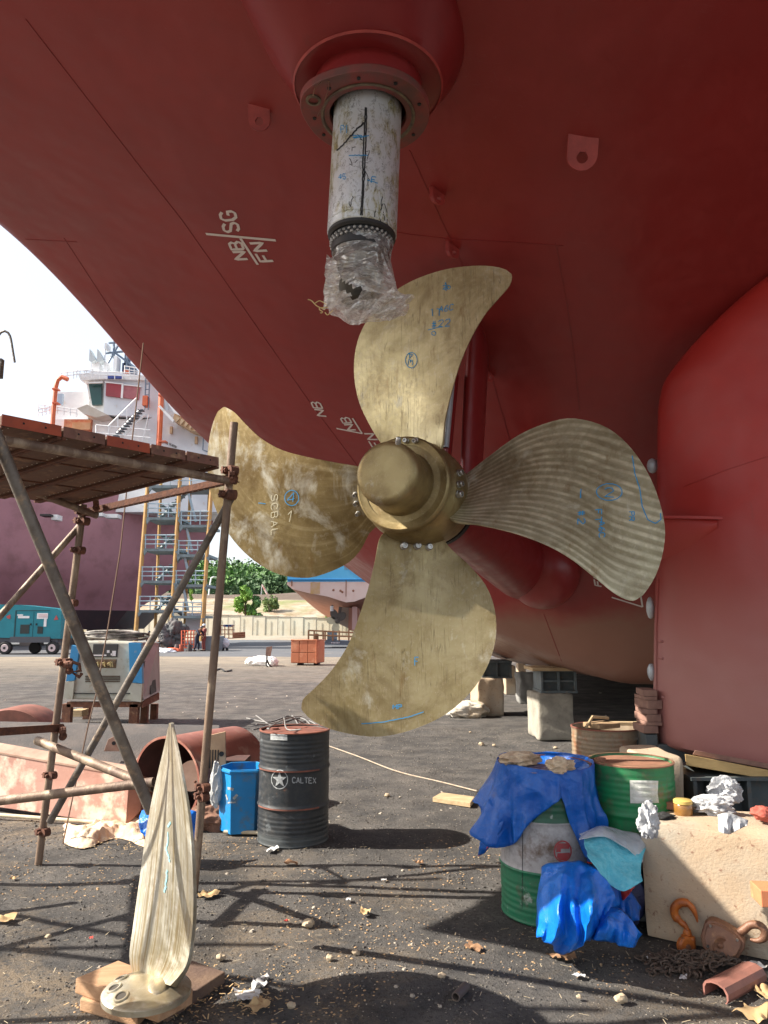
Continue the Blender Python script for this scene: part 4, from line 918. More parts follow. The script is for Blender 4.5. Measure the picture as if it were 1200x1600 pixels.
for k in range(5):
    p0 = eN[0].lerp(eN[1], fr_[k]); p1 = eN[0].lerp(eN[1], fr_[k + 1] - .008); LP = 1.55
    q0 = p0 + PDIR * LP; q1 = p1 + PDIR * LP; q0.z += 0.0; mb = MB()
    nrm = (p1 - p0).cross(PDIR).normalized(); nrm = nrm if nrm.z > 0 else -nrm
    mb.hexa([p0, p1, q1, q0, p0 + nrm * cutZ, p1 + nrm * cutZ, q1 + nrm * cutZ, q0 + nrm * cutZ])
    pl = mb.build('plank', BR, sc, bevel=.004); pl['label'] = ['steel plank with orange end at the left of the platform', 'brown plank second from left', 'orange ended plank in the middle', 'rusty brown plank', 'worn grey brown plank nearest the propeller'][k]
    ev = (p1 - p0); en = PDIR * -1; mb = MB(); a_ = p0 + en * .004 - nrm * .003; b_ = p1 + en * .004 - nrm * .003
    mb.hexa([a_, b_, b_ - en * .003, a_ - en * .003, a_ + nrm * (cutZ + .008), b_ + nrm * (cutZ + .008), b_ - en * .003 + nrm * (cutZ + .008), a_ - en * .003 + nrm * (cutZ + .008)])
    mb.build('end_cap', OR if k in (0, 2) else BR2, pl, bevel=.002)
    for t in (.35, .72):
        c = p0.lerp(p1, t) + nrm * .03; mb = MB(); mb.cyl(c + en * .004, c + en * .0065, .006, 8); mb.build('end_hole', BLACK, pl)
    # folded lips under the plank and rows of punched holes
    for f in (0.0, 1.0):
        a_ = p0.lerp(p1, .03 + .94 * f) - nrm * .003; b_ = a_ + PDIR * LP; sd_ = ev.normalized() * .022
        mb = MB(); mb.hexa([a_ - sd_ * .5, a_ + sd_ * .5, b_ + sd_ * .5, b_ - sd_ * .5, a_ - sd_ * .5 - nrm * .014, a_ + sd_ * .5 - nrm * .014, b_ + sd_ * .5 - nrm * .014, b_ - sd_ * .5 - nrm * .014]); mb.build('folded_lip', COUP, pl)
    for f in (0.16, 0.84):
        mb = MB()
        for h in range(30):
            c = p0.lerp(p1, f) + PDIR * (LP * (h + .6) / 31) - nrm * .001; mb.cyl(c, c - nrm * .002, .0042, 6)
        mb.build('punched_hole', pm('pale_hole', (0.6, 0.55, 0.45)), pl, kind='stuff')
    for f in (0.33, 0.66):
        a_ = p0 + PDIR * LP * f - nrm * .002; b_ = p1 + PDIR * LP * f - nrm * .002; mb = MB(); mb.cyl(a_, b_, .007, 6); mb.build('cross_rib', COUP, pl)
mb = MB(); c = W(-2, 566, 3.6)
mb.tube(spline([tuple(W(x, y, 3.6)) for x, y in ((-4, 560), (-4, 530), (2, 519), (10, 518), (16, 526), (20, 548), (23, 566))], 18), .006, 8)
mb.build('steel_hook', POLEG, sc)
mb = MB(); mb.box(W(-4, 576, 3.62), (.05, .03, .10)); mb.build('pole_head', POLEG, sc)
mb = MB(); pts = [W(224, 536, 6.6), W(205, 700, 6.5), W(188, 860, 6.4), W(168, 985, 6.35), W(150, 1085, 6.3), W(138, 1132, 6.3)]; pts.append(V((pts[-1].x - .15, pts[-1].y, 0.0)))
mb.tube(pts, .0065, 6); o = mb.build('hanging_rope', pm('dirty_rope', (0.22, 0.14, 0.10), rough=.9)); tag(o, 'thin brown rope hanging down behind the scaffold platform', 'rope')

# ================================================================ spare blade standing on boards
spb = thing('spare_blade', (G(232, 1556).x, G(232, 1556).y, 0.13), 'pale spare propeller blade standing upright on wooden boards', 'propeller blade')
def spare():
    Lp = [(264, 1130), (256, 1168), (246, 1210), (236, 1255), (228, 1300), (222, 1345), (215, 1395), (208, 1445), (202, 1492), (206, 1520)]
    Rp = [(267, 1130), (275, 1165), (284, 1210), (292, 1255), (298, 1305), (301, 1360), (302, 1415), (299, 1465), (290, 1510), (266, 1540)]
    N, M = 44, 22; A = spline([(x, y, 0) for x, y in reversed(Lp)], N); B = spline([(x, y, 0) for x, y in reversed(Rp)], N); fr = []; bk = []; uv = []
    for i in range(N):
        v = i / (N - 1); half = interp([(0, .12), (.15, .15), (.4, .29), (.62, .42), (.78, .44), (.9, .34), (.97, .18), (1, .04)], v); row = []
        for j in range(M):
            c = j / (M - 1); q = A[i].lerp(B[i], c)
            x = c * 2 - 1; Y = 3.60 - half * x - 0.045 * max(0, 1 - abs(x + .25 - .3 * v) * 1.6) * sin(pi * min(1, v * .9 + .08))      # left edge is the far one
            row.append(W(q.x, q.y, Y))
        fr.append(row)
    r2 = []
    for i in range(N):
        a = []
        for j in range(M):
            i0, i1, j0, j1 = max(i - 1, 0), min(i + 1, N - 1), max(j - 1, 0), min(j + 1, M - 1)
            nn = (fr[i1][j] - fr[i0][j]).cross(fr[i][j1] - fr[i][j0]); nn = nn.normalized() if nn.length > 1e-9 else V((0, 1, 0))
            if nn.x < 0: nn = -nn
            c = j / (M - 1); v = i / (N - 1); th = (.075 * (1 - v) ** 1.5 + .012) * max(.02, 4 * c * (1 - c)) ** .5 + .006
            a.append(fr[i][j] + nn * th); uv.append((c, v))
        r2.append(a)
    mb = MB(); mb.grid(fr); o = len(mb.v); mb.grid(r2)
    for i in range(N - 1):
        for j in (0, M - 1): k = i * M + j; mb.f.append((k, k + M, o + k + M, o + k))
    for j in range(M - 1):
        for i in (0, N - 1): k = i * M + j; mb.f.append((k, k + 1, o + k + 1, o + k))
    mb.uv = uv + uv; b = MB(); b.grid(fr); return mb, b.bvh()
mb, bv = spare(); bo = mb.build('blade', B_SP, spb, smooth=True, sharp=60)
mb = MB(); bc = W(230, 1535, 3.56); bc.z = 0.14
FM = brass_mat('bronze_foot', (0.50, 0.46, 0.36), (0.40, 0.34, 0.22), 'hub')
prof = [(0.0001, 0.125), (0.185, 0.125), (0.192, 0.128), (0.193, 0.150), (0.188, 0.156), (0.178, 0.160), (0.155, 0.172), (0.12, 0.184), (0.06, 0.192), (0.0001, 0.195)]
mb.lathe(prof, V((bc.x, bc.y, 0)), UP, 56); ft = MB(); ft.v = mb.v; ft.f = mb.f; FBV = ft.bvh()
foot = mb.build('foot_flange', FM, spb, smooth=True, sharp=40)
for a_, r_ in ((200, .138), (238, .140), (163, .138)):
    hx_, hy_ = bc.x + r_ * cos(radians(a_)), bc.y + r_ * sin(radians(a_)); l, nn, _, _ = FBV.ray_cast(V((hx_, hy_, 1)), V((0, 0, -1)))
    mb = MB(); nn = nn if nn.z > 0 else -nn; mb.lathe([(.0001, .001), (.021, .001), (.021, .003)], l, nn, 24); mb.build('bolt_socket', pm('dark_socket', (0.05, 0.04, 0.03), rough=.5), foot)
    mb = MB(); mb.lathe([(.021, .001), (.024, .006), (.031, .006), (.034, .0)], l, nn, 24); mb.build('socket_ring', FM, foot, smooth=True)
mb = MB(); fc = W(262, 1508, 3.55); mb.sphere((fc.x - .03, fc.y, .165), .10, 24, 16, (.62, 1.1, .42)); mb.build('root_fillet', FM, spb, smooth=True)
mb = MB(); decal(mb, bv, [[(264, 1300), (261, 1330), (266, 1345)], [(262, 1360), (258, 1395)], [(267, 1285), (262, 1292)]], .012, .003, 3, jit=1); mb.build('chalk_mark', pm('pale_blue_chalk', (0.25, 0.55, 0.62)), bo)
# boards
def board(pts, z0, z1, mat, label):
    mb = MB(); b = [G(x, y, z1) for x, y in pts]; mb.hexa([V((p.x, p.y, z0)) for p in b] + [V((p.x, p.y, z1)) for p in b]); return tag(mb.build('wood_board', mat, bevel=.006), label, 'board')
board([(118, 1528), (248, 1573), (302, 1544), (185, 1500)], 0.055, 0.122, WOODT, 'thick reddish timber under the left half of the spare blade foot')
board([(225, 1560), (262, 1578), (352, 1518), (300, 1500)], 0.0, 0.054, pm('dark_timber', (0.16, 0.10, 0.065), (0.10, 0.06, 0.045), 5, .9, bump=.5), 'dark lower timber sticking out right of the spare blade foot')
board([(125, 1560), (215, 1585), (240, 1560), (150, 1535)], 0.0, 0.054, WOODT, 'lower reddish timber lying under the thick board at the bottom')

# ================================================================ drums
def drum_mat(name, bands, rustc=(0.20, 0.09, 0.05), rf=(0.56, 0.66), rough=0.42, wear=(0.5, 0.5, 0.5), wf=(0.66, 0.74)):
    m = bpy.data.materials.new(name); m.use_nodes = True; n, b = nodes_of(m)
    tc = n.nodes.new('ShaderNodeTexCoord'); P = tc.outputs['Object']; sp = n.nodes.new('ShaderNodeSeparateXYZ'); n.links.new(P, sp.inputs[0])
    rp = n.nodes.new('ShaderNodeValToRGB'); rp.color_ramp.interpolation = 'CONSTANT'
    e = rp.color_ramp.elements
    for k, (z, c) in enumerate(bands):
        el = e[k] if k < len(e) else e.new(z / .9)
        el.position = z / .9; el.color = (*c, 1)
    n.links.new(math_(n, 'DIVIDE', sp.outputs[2], .9), rp.inputs[0])
    big = noisetex(n, P, 4.5, 8, .68); fine = noisetex(n, P, 22, 8, .7)
    c = mixc(n, rp.outputs[0], (0.08, 0.07, 0.06), math_(n, 'MULTIPLY', mrange(n, fine, .42, .7), .4))
    c = mixc(n, c, rustc, mrange(n, big, *rf)); c = mixc(n, c, wear, math_(n, 'MULTIPLY', mrange(n, noisetex(n, P, 7, 9, .7), *wf), .7))
    n.links.new(c, b.inputs['Base Color']); n.links.new(mrange(n, fine, .3, .7, rough - .06, rough + .2), b.inputs['Roughness']); bumpn(n, b, fine, .25, .008)
    return m
def drum(x, y, label, mat, topmat, r=.292, h=.88, open_=False, dent=.004, cat='drum', ribs=True, rz=0):
    t = thing('oil_drum', (x, y, 0), label, cat); prof = [(0.0001, .012), (r - .012, .012), (r - .012, 0), (r, 0), (r + .004, .008), (r, .018)]
    z = .02; N = 96
    for k in range(N):
        z = .02 + (h - .045) * k / (N - 1); q = r
        if ribs:
            for zc, a, s in ((h * .333, .010, .013), (h * .667, .010, .013)): q += a * math.exp(-((z - zc) / s) ** 2)
            if h * .05 < z < h * .27 or h * .72 < z < h * .95 or (h * .39 < z < h * .0): q += .0038 * (1 + cos(2 * pi * (z - h * .05) / .036)) / 2 - .002
        prof.append((q, z))
    prof += [(r, h - .018), (r + .005, h - .008), (r + .002, h), (r - .008, h), (r - .010, h - .014)]
    if open_: prof += [(r - .012, h - .30)]
    else: prof += [(r - .012, h - .016), (r * .5, h - .014), (0.0001, h - .014)]
    mb = MB(); mb.lathe(prof, (0, 0, 0), (0, 0, 1), 56)
    for i, p in enumerate(mb.v): d = dent * noise.noise(p * 6 + V((x * 9, 0, 0))) * (1 if .05 < p.z < h - .05 else 0); mb.v[i] = p * 1 + V((p.x, p.y, 0)).normalized() * d
    W_ = MB(); W_.add([p + V((x, y, 0)) for p in mb.v], mb.f)
    b = mb.build('drum_body', mat, t, local=True, smooth=True, sharp=45)
    mb = MB(); mb.lathe([(r - .012, h - .006), (r + .006, h - .006), (r + .008, h + .002), (r - .003, h + .006), (r - .012, h + .001)], (0, 0, 0), (0, 0, 1), 48); mb.build('rim', topmat, t, local=True, smooth=True)
    if not open_:
        mb = MB(); mb.lathe([(r - .013, h - .012), (0.0001, h - .010)], (0, 0, 0), (0, 0, 1), 40); lid = mb.build('lid', topmat, t, local=True, smooth=True)
        mb = MB(); mb.cyl((-.18, .05, h - .011), (-.18, .05, h + .004), .035, 14); mb.build('bung', topmat, lid, local=True)
    return t, W_.bvh(), b
bx, by = W(461, 1135, 6.45).x, 6.45
dk = (0.020, 0.025, 0.030)
t, bk_bv, bb = drum(bx, by, 'dark grey-black drum with white star emblem beside the blue bin', drum_mat('drum_black', [(0, (0.06, 0.07, 0.075)), (.08, dk), (.279, (0.03, .035, .04)), (.30, dk)], rf=(.66, .74), wear=(.20, .22, .23), wf=(.60, .72)), pm('rusty_rim', (0.25, 0.085, 0.055), (0.14, 0.06, 0.045), 12, .8), open_=False)
mb = MB()
for z in (.293, .587):
    P = []
    for dz in (-.006, .006): P.append([V((bx + .306 * cos(a), by + .306 * sin(a), z + dz)) for a in [pi * 1.15 + pi * .62 * k / 24 for k in range(25)]])
    mb.grid(P)
mb.build('worn_hoop_rust', pm('rusty_rim', (0.25, 0.085, 0.055)), bb)
DPAINT = pm('worn_white_print', (0.42, 0.44, 0.44), (0.20, 0.21, 0.22), 60, .7)
mb = MB(); decal(mb, bk_bv, [arc_px((437, 1218), 12.5, 14.5, 30)], .007, .003, 2); mb.build('emblem_ring', DPAINT, bb)
def fill_px(bvh, poly_px, cx, cy, off=.003, n=6):
    mb = MB(); rows = []; pp = []
    for i, a in enumerate(poly_px):
        b = poly_px[(i + 1) % len(poly_px)]
        for k in range(5): pp.append((a[0] + (b[0] - a[0]) * k / 5, a[1] + (b[1] - a[1]) * k / 5))
    poly_px = pp
    for i in range(n + 1):
        f = i / n; row = []
        for x, y in poly_px:
            l, nn, _, _ = bvh.ray_cast(CO, ray(cx + (x - cx) * f, cy + (y - cy) * f).normalized(), 60)
            if l is None: l = row[-1] if row else W(cx, cy, 5); nn = V((0, -1, 0))
            if nn.dot(l - CO) > 0: nn = -nn
            row.append(l + nn * off)
        rows.append(row)
    mb.grid(rows, True); return mb
star = []
for k in range(10):
    a = -pi / 2 + pi * k / 5; r_ = 1.0 if k % 2 == 0 else .40; star.append((437 + 11.5 * r_ * cos(a), 1218 + 13.5 * r_ * sin(a)))
fill_px(bk_bv, star, 437, 1218).build('emblem_star', DPAINT, bb)
mb = MB(); decal(mb, bk_bv, text_px('CALTEX', (457, 1223), (4.6, .1), (0, -8.5), .38), .008, .003, 1.5); mb.build('lettering', DPAINT, bb)
fill_px(bk_bv, [(423, 1146), (449, 1147), (449, 1157), (423, 1156)], 436, 1151).build('paper_label', pm('old_paper', (0.35, 0.37, 0.37), (0.5, .5, .5), 40, .8), bb)
mb = MB(); c = V((bx, by, .89))
for k in range(3):
    a = R.uniform(0, 6.3); mb.tube(spline([tuple(c + V((.22 * cos(a), .22 * sin(a), .01))), tuple(c + V((.1 * cos(a + 1), .1 * sin(a + 1) + .05, .07 + .03 * k / 7))), tuple(c + V((.25 * cos(a + 2.4), .25 * sin(a + 2.4), .02))), tuple(c + V((.33 * cos(a + 2.8), .33 * sin(a + 2.8), .03)))], 14), .006, 5)
tag(mb.build('wire_coil', pm('grey_wire', (0.2, 0.19, 0.18), rough=.6)), 'tangle of thin grey wire lying on top of the black drum', 'wire')

GR = (0.012, 0.175, 0.085); WH = (0.42, 0.41, 0.42)
gx, gy = W(851, 1195, 4.90).x, 4.90
t1, g1_bv, g1b = drum(gx, gy, 'green and grey banded drum draped with blue tarpaulin', drum_mat('drum_green_white', [(0, GR), (.30, WH), (.585, (0.010, .085, .045))], rustc=(0.13, 0.085, 0.06), rf=(.54, .68), wear=(.62, .62, .62), wf=(.62, .70)), pm('rusty_rim', (0.25, 0.085, 0.055)), open_=True)
LOGO = pm('faded_red_print', (0.42, 0.05, 0.06), (0.32, 0.09, 0.09), 30, .7)
mb = MB(); decal(mb, g1_bv, [arc_px((879, 1330), 13, 16, 28)], .008, .003, 2); mb.build('emblem_ring', LOGO, g1b)
fill_px(g1_bv, [(869, 1331), (869, 1323), (872, 1318), (889, 1317), (889, 1326), (876, 1326), (876, 1331)], 874, 1324).build('emblem_bar', LOGO, g1b)
fill_px(g1_bv, [(871, 1333), (890, 1332), (890, 1338), (884, 1344), (874, 1344), (870, 1339)], 880, 1338).build('emblem_bar', LOGO, g1b)
mb = MB(); decal(mb, g1_bv, [[(818, 1240), (817, 1300), (816, 1420)]], .004, .002, 5); mb.build('body_seam', BLACK, g1b)
g2x, g2y = W(985, 1190, 4.98).x, 4.98
t2, g2_bv, g2b = drum(g2x, g2y, 'green drum with rusty closed lid and torn white label', drum_mat('drum_green', [(0, (.40, .39, .37)), (.13, (.36, .02, .03)), (.16, (.42, .41, .38)), (.355, (.40, .02, .025)), (.385, (.42, .42, .40)), (.45, (0.010, 0.23, 0.075)), (.78, (0.02, .20, .07))], rustc=(.17, .12, .07), rf=(.54, .68)), pm('rusty_lid', (0.30, 0.14, 0.085), (0.20, 0.10, 0.06), 9, .8, bump=.3, dirt=(0.10, 0.2, 0.09), dscale=20, dfac=(.66, .7)), r=.262, h=.885)
fill_px(g2_bv, [(984, 1219), (1028, 1220), (1027, 1240), (1029, 1254), (985, 1255)], 1006, 1237, .004).build('torn_label', pm('old_label', (0.66, 0.66, 0.62), (0.42, 0.46, 0.38), 18, .8), g2b)
mb = MB(); mb.lathe([(.250, .890), (.260, .889), (.264, .882)], (g2x, g2y, 0), UP, 40); mb.build('lid_ring', pm('drum_green_rim', (0.02, .18, .07), (.2, .1, .05), 14, .6), t2, smooth=True)
r3x, r3y = W(946, 1126, 6.6).x, 6.6
t3, _, _ = drum(r3x, r3y, 'rusty pale drum with a wooden lid piece behind the green drum', drum_mat('drum_rusty', [(0, (.52, .48, .40)), (.50, (.30, .25, .18)), (.62, (.27, .20, .13))], rustc=(.26, .12, .06), rf=(.52, .64), wear=(.45, .42, .35)), pm('rusty_rim', (0.25, 0.085, 0.055)), open_=True)
mb = MB(); c = V((r3x - .05, r3y - .05, .90)); mb.box(c, (.24, .20, .04), .5); tag(mb.build('wood_offcut', WOOD, bevel=.005), 'flat brown wooden offcut resting on the rusty pale drum', 'wood piece')
mb = MB(); mb.tube([W(916, 1136, 6.45), W(926, 1120, 6.6), W(950, 1122, 6.7)], .014, 6); tag(mb.build('wood_stick', WOODP), 'short bent stick leaning over the offcut on the rusty drum', 'stick')
mb = MB(); mb.box(V((r3x + .28, r3y - .0, .905)), (.62, .06, .03), -.04); tag(mb.build('wood_batten', WOODP, bevel=.004), 'pale batten lying across the rusty drum towards the rudder', 'batten')

# ================================================================ cloths
def clothmat(name, c, c2, rough=.35, sc=7, bump=.5, spec=.5, dirt=None, bs=30):
    return pm(name, c, c2, sc, rough, bump=bump, bscale=bs, spec=spec, dirt=dirt, dscale=6, dfac=(.56, .7))
TARP = clothmat('blue_tarpaulin', (0.003, 0.085, 0.40), (0.004, 0.12, 0.50), .36, 6, .7, dirt=(0.06, 0.07, 0.20))
TARP2 = clothmat('blue_tarpaulin_bright', (0.003, 0.14, 0.62), (0.004, 0.19, 0.76), .34, 6, .8)
crease(TARP, 3.4, .09, .45); crease(TARP2, 3.2, .10, .55)
mb = MB(); P = []
lobe = [(-180, .26), (-168, .40), (-150, .48), (-135, .43), (-118, .30), (-100, .20), (-86, .155), (-76, .30), (-62, .50), (-48, .54), (-35, .42), (-15, .26), (10, .22), (60, .2), (120, .2), (160, .22), (180, .26)]
NA = 150
for i in range(30):
    v = i / 29; row = []
    for k in range(NA):
        a = -180 + 360 * k / NA; hem = interp(lobe, a)
        if v < .25:     # inside the rim
            q = v / .25; r_ = .22 + .085 * q; z = .80 + .10 * q
        else:
            q = (v - .25) / .75; drop = hem * q; out = .02 + .16 * math.exp(-((a + 172) / 22.0) ** 2) * q + .14 * math.exp(-((a - 182) / 22.0) ** 2) * q + .03 * sin(radians(a) * 11 + 1) * q + .02 * sin(radians(a) * 23) * q
            r_ = .302 + out * q ** .6; z = .895 - drop - .0 * q
        ar = radians(a); row.append(V((gx + r_ * cos(ar), gy + r_ * sin(ar), z)))
    P.append(row)
crumple(P, .040, 4.5, 2); crumple(P, .007, 16, 6)
for i, row in enumerate(P):
    for k, p in enumerate(row):
        if i > 8:
            d = V((p.x - gx, p.y - gy, 0)); 
            if d.length < .307: d = d.normalized() * .307; row[k] = V((gx + d.x, gy + d.y, p.z))
mb.grid(P, True); tp = thing('blue_tarp', (gx, gy, .9), 'blue tarpaulin draped over the top of the green and grey drum', 'tarpaulin')
mb.build('sheet', TARP, tp, smooth=True, sharp=50, solid=.003)
redl = pm('red_tarp_back', (0.42, 0.03, 0.02), rough=.5)
mb = MB(); e1 = [P[29][k] for k in range(38, 66)]
mb.tube(e1[::1][12:24], .005, 5); mb.build('red_hem', redl, tp)
mb = MB(); s0_ = W(764, 1300, 4.78); mb.grid([[W(758, 1275, 4.80), W(775, 1290, 4.74), W(787, 1282, 4.68)], [W(750, 1318, 4.82), W(762, 1322, 4.78), W(783, 1296, 4.70)], [W(747, 1337, 4.82), W(756, 1334, 4.80), W(772, 1316, 4.74)]]); mb.build('hanging_corner', TARP, tp, smooth=True, solid=.004)
mb = MB(); mb.grid([[W(747, 1338, 4.82), W(757, 1333, 4.80), W(773, 1314, 4.74)], [W(749, 1330, 4.825), W(758, 1325, 4.805), W(770, 1308, 4.745)]]); mb.build('red_hem', redl, tp, solid=.006)
RAGM = clothmat('dirty_white_rag', (0.60, 0.58, 0.54), (0.36, 0.32, 0.27), .9, 14, .6, .2)
RAGB = clothmat('beige_rag', (0.62, 0.50, 0.36), (0.42, 0.30, 0.2), .9, 14, .6, .2)
GREYR = clothmat('grey_white_rag', (0.55, 0.56, 0.57), (0.26, 0.26, 0.27), .9, 11, .6, .2)
def lumpcloth(name, c, sc_, mat, label, cat='rag', seed=0, amp=.4, fr_=1.3, n=84, m=60, group=None, flat=True, parent=None, ridge=0.0):
    mb = MB(); c = V(c)
    def f(d):
        q = d * fr_ + V((seed, seed * .7, 0)); a = noise.noise(q) + .55 * noise.noise(q * 2.1) + .28 * noise.noise(q * 4.7)
        r_ = 1 + amp * a
        if ridge: r_ = 1 + amp * .5 * noise.noise(q) - ridge * (.75 * (abs(noise.noise(q * 1.1 + V((9, 0, 0)))) - .15) + .30 * (abs(noise.noise(q * 2.4 + V((3, 5, 0)))) - .15) + .07 * abs(noise.noise(q * 6)))
        return max(.25, r_)
    mb.sphere((0, 0, 0), 1, n, m, (1, 1, 1), f)
    vs = []
    for p in mb.v:
        q = V((p.x * sc_[0], p.y * sc_[1], p.z * sc_[2])); q.z = max(q.z, -sc_[2] * .85 if flat else -9); vs.append(q + c)
    mb.v = vs; o = mb.build(name, mat, parent, smooth=True, sharp=38)
    return tag(o, label, cat, group) if parent is None else o
lumpcloth('rag', W(812, 1186, 4.75), (.13, .10, .045), RAGB, 'beige rag heaped on top of the tarpaulin draped drum', seed=3, ridge=.8)
lumpcloth('rag', W(876, 1196, 4.62), (.085, .07, .05), RAGB, 'crumpled cream rag at the right rim of the draped drum', seed=8, ridge=.8)
lumpcloth('rag', W(845, 1203, 4.70), (.12, .09, .03), pm('purple_rag', (0.15, 0.12, 0.22), (0.35, .3, .35), 14, .8), 'bluish dirty rag between two rags on the draped drum', seed=5, ridge=.5)
# heap of blue tarp on the ground
def facet(name, c, sc_, mat, label, seed, cat='tarpaulin', n=30, m=20, parent=None):
    mb = MB(); c = V(c); cell = [V((R.gauss(0, 1), R.gauss(0, 1), R.gauss(0, 1))).normalized() for _ in range(int(46))]; hh = [R.uniform(.72, 1.12) for _ in cell]
    def f(d):
        # a crumpled convex-faceted bag: nearest support planes, creased between
        r_ = 9
        for q, h in zip(cell, hh):
            k = d.dot(q)
            if k > .25: r_ = min(r_, h / k)
        r_ = min(r_, 1.25)
        return r_ * (1 + .10 * noise.noise(d * 3 + V((seed, 0, 0))) - .28 * max(0, .25 - abs(noise.noise(d * 2.2 + V((seed, 4, 0)))) * 1.6))
    mb.sphere((0, 0, 0), 1, 72, 48, (1, 1, 1), f); vs = []
    for p in mb.v:
        q = V((p.x * sc_[0], p.y * sc_[1], p.z * sc_[2])); q.z = max(q.z, -sc_[2] * .8); vs.append(q + c)
    mb.v = vs; o = mb.build(name, mat, parent, smooth=True, sharp=22); return tag(o, label, cat) if parent is None else o
tb = thing('blue_tarp_heap', (G(905, 1475).x, G(905, 1475).y, 0), 'bright blue crumpled tarpaulin heaped on the ground by the drums', 'tarpaulin')
HX = W(900, 1420, 4.15)
def drape(name, top, bot, Yt, Yb, mat, parent, rows=34, cols=60, folds=((2, .02, .6), (5, .008, 1.9)), belly=.18, seed=1, amp=.03, sharp=34, solid=.003, label=None, cat=None, zmin=.004, curl=0.0):
    T = spline([(a, b, 0) for a, b in top], cols); B = spline([(a, b, 0) for a, b in bot], cols); P = []
    for i in range(rows):
        u = i / (rows - 1); row = []
        for j in range(cols):
            c = j / (cols - 1); f = sum(a * sin(2 * pi * k * c + ph + u * 2.2 * sin(k)) for k, a, ph in folds) * (0.25 + u)
            # folds are sharp, not sinusoidal
            Y = Yt + (Yb - Yt) * u - belly * sin(pi * u) * sin(pi * c) ** .7 + f + curl * (2 * c - 1) ** 2
            q = T[j].lerp(B[j], u); row.append(W(q.x, q.y, Y))
        P.append(row)
    crumple(P, amp, 4.5, seed); crumple(P, amp * .22, 15, seed + 4)
    for row in P:
        for k, p in enumerate(row): p.z = max(p.z, zmin)
    mb = MB(); mb.grid(P); o = mb.build(name, mat, parent, smooth=True, sharp=sharp, solid=solid)
    if label: tag(o, label, cat)
    return o
drape('sheet', [(848, 1352), (858, 1346), (885, 1345), (915, 1349), (940, 1362), (955, 1385), (962, 1410)], [(836, 1455), (860, 1478), (884, 1491), (905, 1480), (925, 1462), (940, 1450), (962, 1440)], 4.25, 4.0, TARP2, tb, folds=((2.5, .05, .6), (6, .03, 2.0)), belly=.22, seed=4, amp=.06, curl=.12)
drape('tail_fold', [(925, 1425), (950, 1422), (975, 1428), (995, 1440), (1002, 1455)], [(918, 1462), (945, 1472), (972, 1484), (990, 1488), (1002, 1478)], 4.12, 3.96, TARP2, tb, rows=22, cols=40, folds=((2, .04, 0), (5, .015, 1)), belly=.14, seed=9, amp=.05, curl=.08)
drape('back_fold', [(940, 1370), (965, 1378), (990, 1395), (1003, 1415)], [(935, 1430), (960, 1436), (985, 1440), (1004, 1438)], 4.42, 4.3, TARP, tb, rows=18, cols=30, belly=.08, seed=14, amp=.04)
ck = clothmat('light_blue_towel', (0.12, 0.52, 0.66), (0.20, 0.60, 0.72), .9, 30, .8, .15, bs=60)
drape('blue_towel', [(914, 1308), (940, 1300), (975, 1312), (1008, 1326)], [(916, 1338), (938, 1364), (970, 1391), (1000, 1374)], 4.5, 4.22, ck, None, rows=26, cols=30, folds=((2, .012, 0),), belly=.03, seed=3, amp=.035, label='light blue towel hanging over the bags between the drums', cat='towel')
drape('plastic_bag', [(902, 1302), (940, 1292), (975, 1296), (1008, 1302)], [(905, 1315), (945, 1312), (980, 1325), (1006, 1345)], 4.55, 4.40, pm('milky_plastic', (0.55, 0.60, 0.66), (0.7, .75, .8), 12, .2, alpha=.55, bump=.7, bscale=20), None, rows=14, cols=26, belly=.03, seed=2, amp=.04, label='milky plastic bag spread above the light blue towel', cat='plastic bag')
drape('red_cloth', [(940, 1362), (960, 1368), (985, 1368), (1003, 1366)], [(950, 1385), (962, 1412), (982, 1400), (1000, 1375)], 4.42, 4.32, pm('red_cloth_mat', (0.50, 0.025, 0.015), (0.36, .02, .02), 9, .6, bump=.4), None, rows=14, cols=20, belly=.02, seed=5, amp=.02, label='red cloth corner hanging below the light blue towel', cat='cloth')
facet('dark_sack', (W(965, 1390, 4.58).x, 4.62, .24), (.20, .20, .30), pm('navy_sack', (0.012, 0.015, 0.05), (0.02, .03, .09), 8, .6, bump=.5), 'dark navy sack stuffed between the drums and concrete block', 3, 'sack')

# ================================================================ concrete block with odds and ends
bx0 = G(1009, 1463); bx1 = G(1215, 1505)
bd = (bx1 - bx0).normalized(); bn = V((-bd.y, bd.x, 0)); BZ = W(1009, 1285, bx0.y).z; BLEN = (bx1 - bx0).length + 0.12
c = bx0 + bd * BLEN / 2 + bn * 0.31; c.z = BZ / 2 + .0
mb = MB(); hx, hy, hz_ = BLEN / 2, .31, BZ / 2; ang = atan2(bd.y, bd.x); n = 26
for ax in range(3):
    for sg in (-1, 1):
        P = []
        for i in range(n + 1):
            row = []
            for j in range(n + 1):
                q = [0, 0, 0]; q[ax] = sg; q[(ax + 1) % 3] = -1 + 2 * i / n; q[(ax + 2) % 3] = -1 + 2 * j / n; v = V(q)
                l3 = (abs(v.x) ** 60 + abs(v.y) ** 60 + abs(v.z) ** 60) ** (1 / 60.0); v = v / l3
                p = Matrix.Rotation(ang, 3, 'Z') @ V((v.x * hx, v.y * hy, v.z * hz_)) + c
                p += V((noise.noise(p * 7), noise.noise(p * 7 + V((4, 0, 0))), noise.noise(p * 7 + V((0, 4, 0))) * (2.0 if v.z > .9 else .5))) * .007
                p.z = max(p.z, -.003); row.append(p)
            P.append(row)
        mb.grid(P)
tag(mb.build('concrete_block', CONCT, smooth=True, sharp=50), 'large tan stained concrete block at the right carrying rags and a jar', 'concrete block')
TOPZ = BZ
def on_top(px, py): return G(px, py, TOPZ)
p = on_top(1068, 1274)
jar = thing('jar', (p.x, p.y, TOPZ), 'brown filled jar with yellow lid on the concrete block', 'jar')
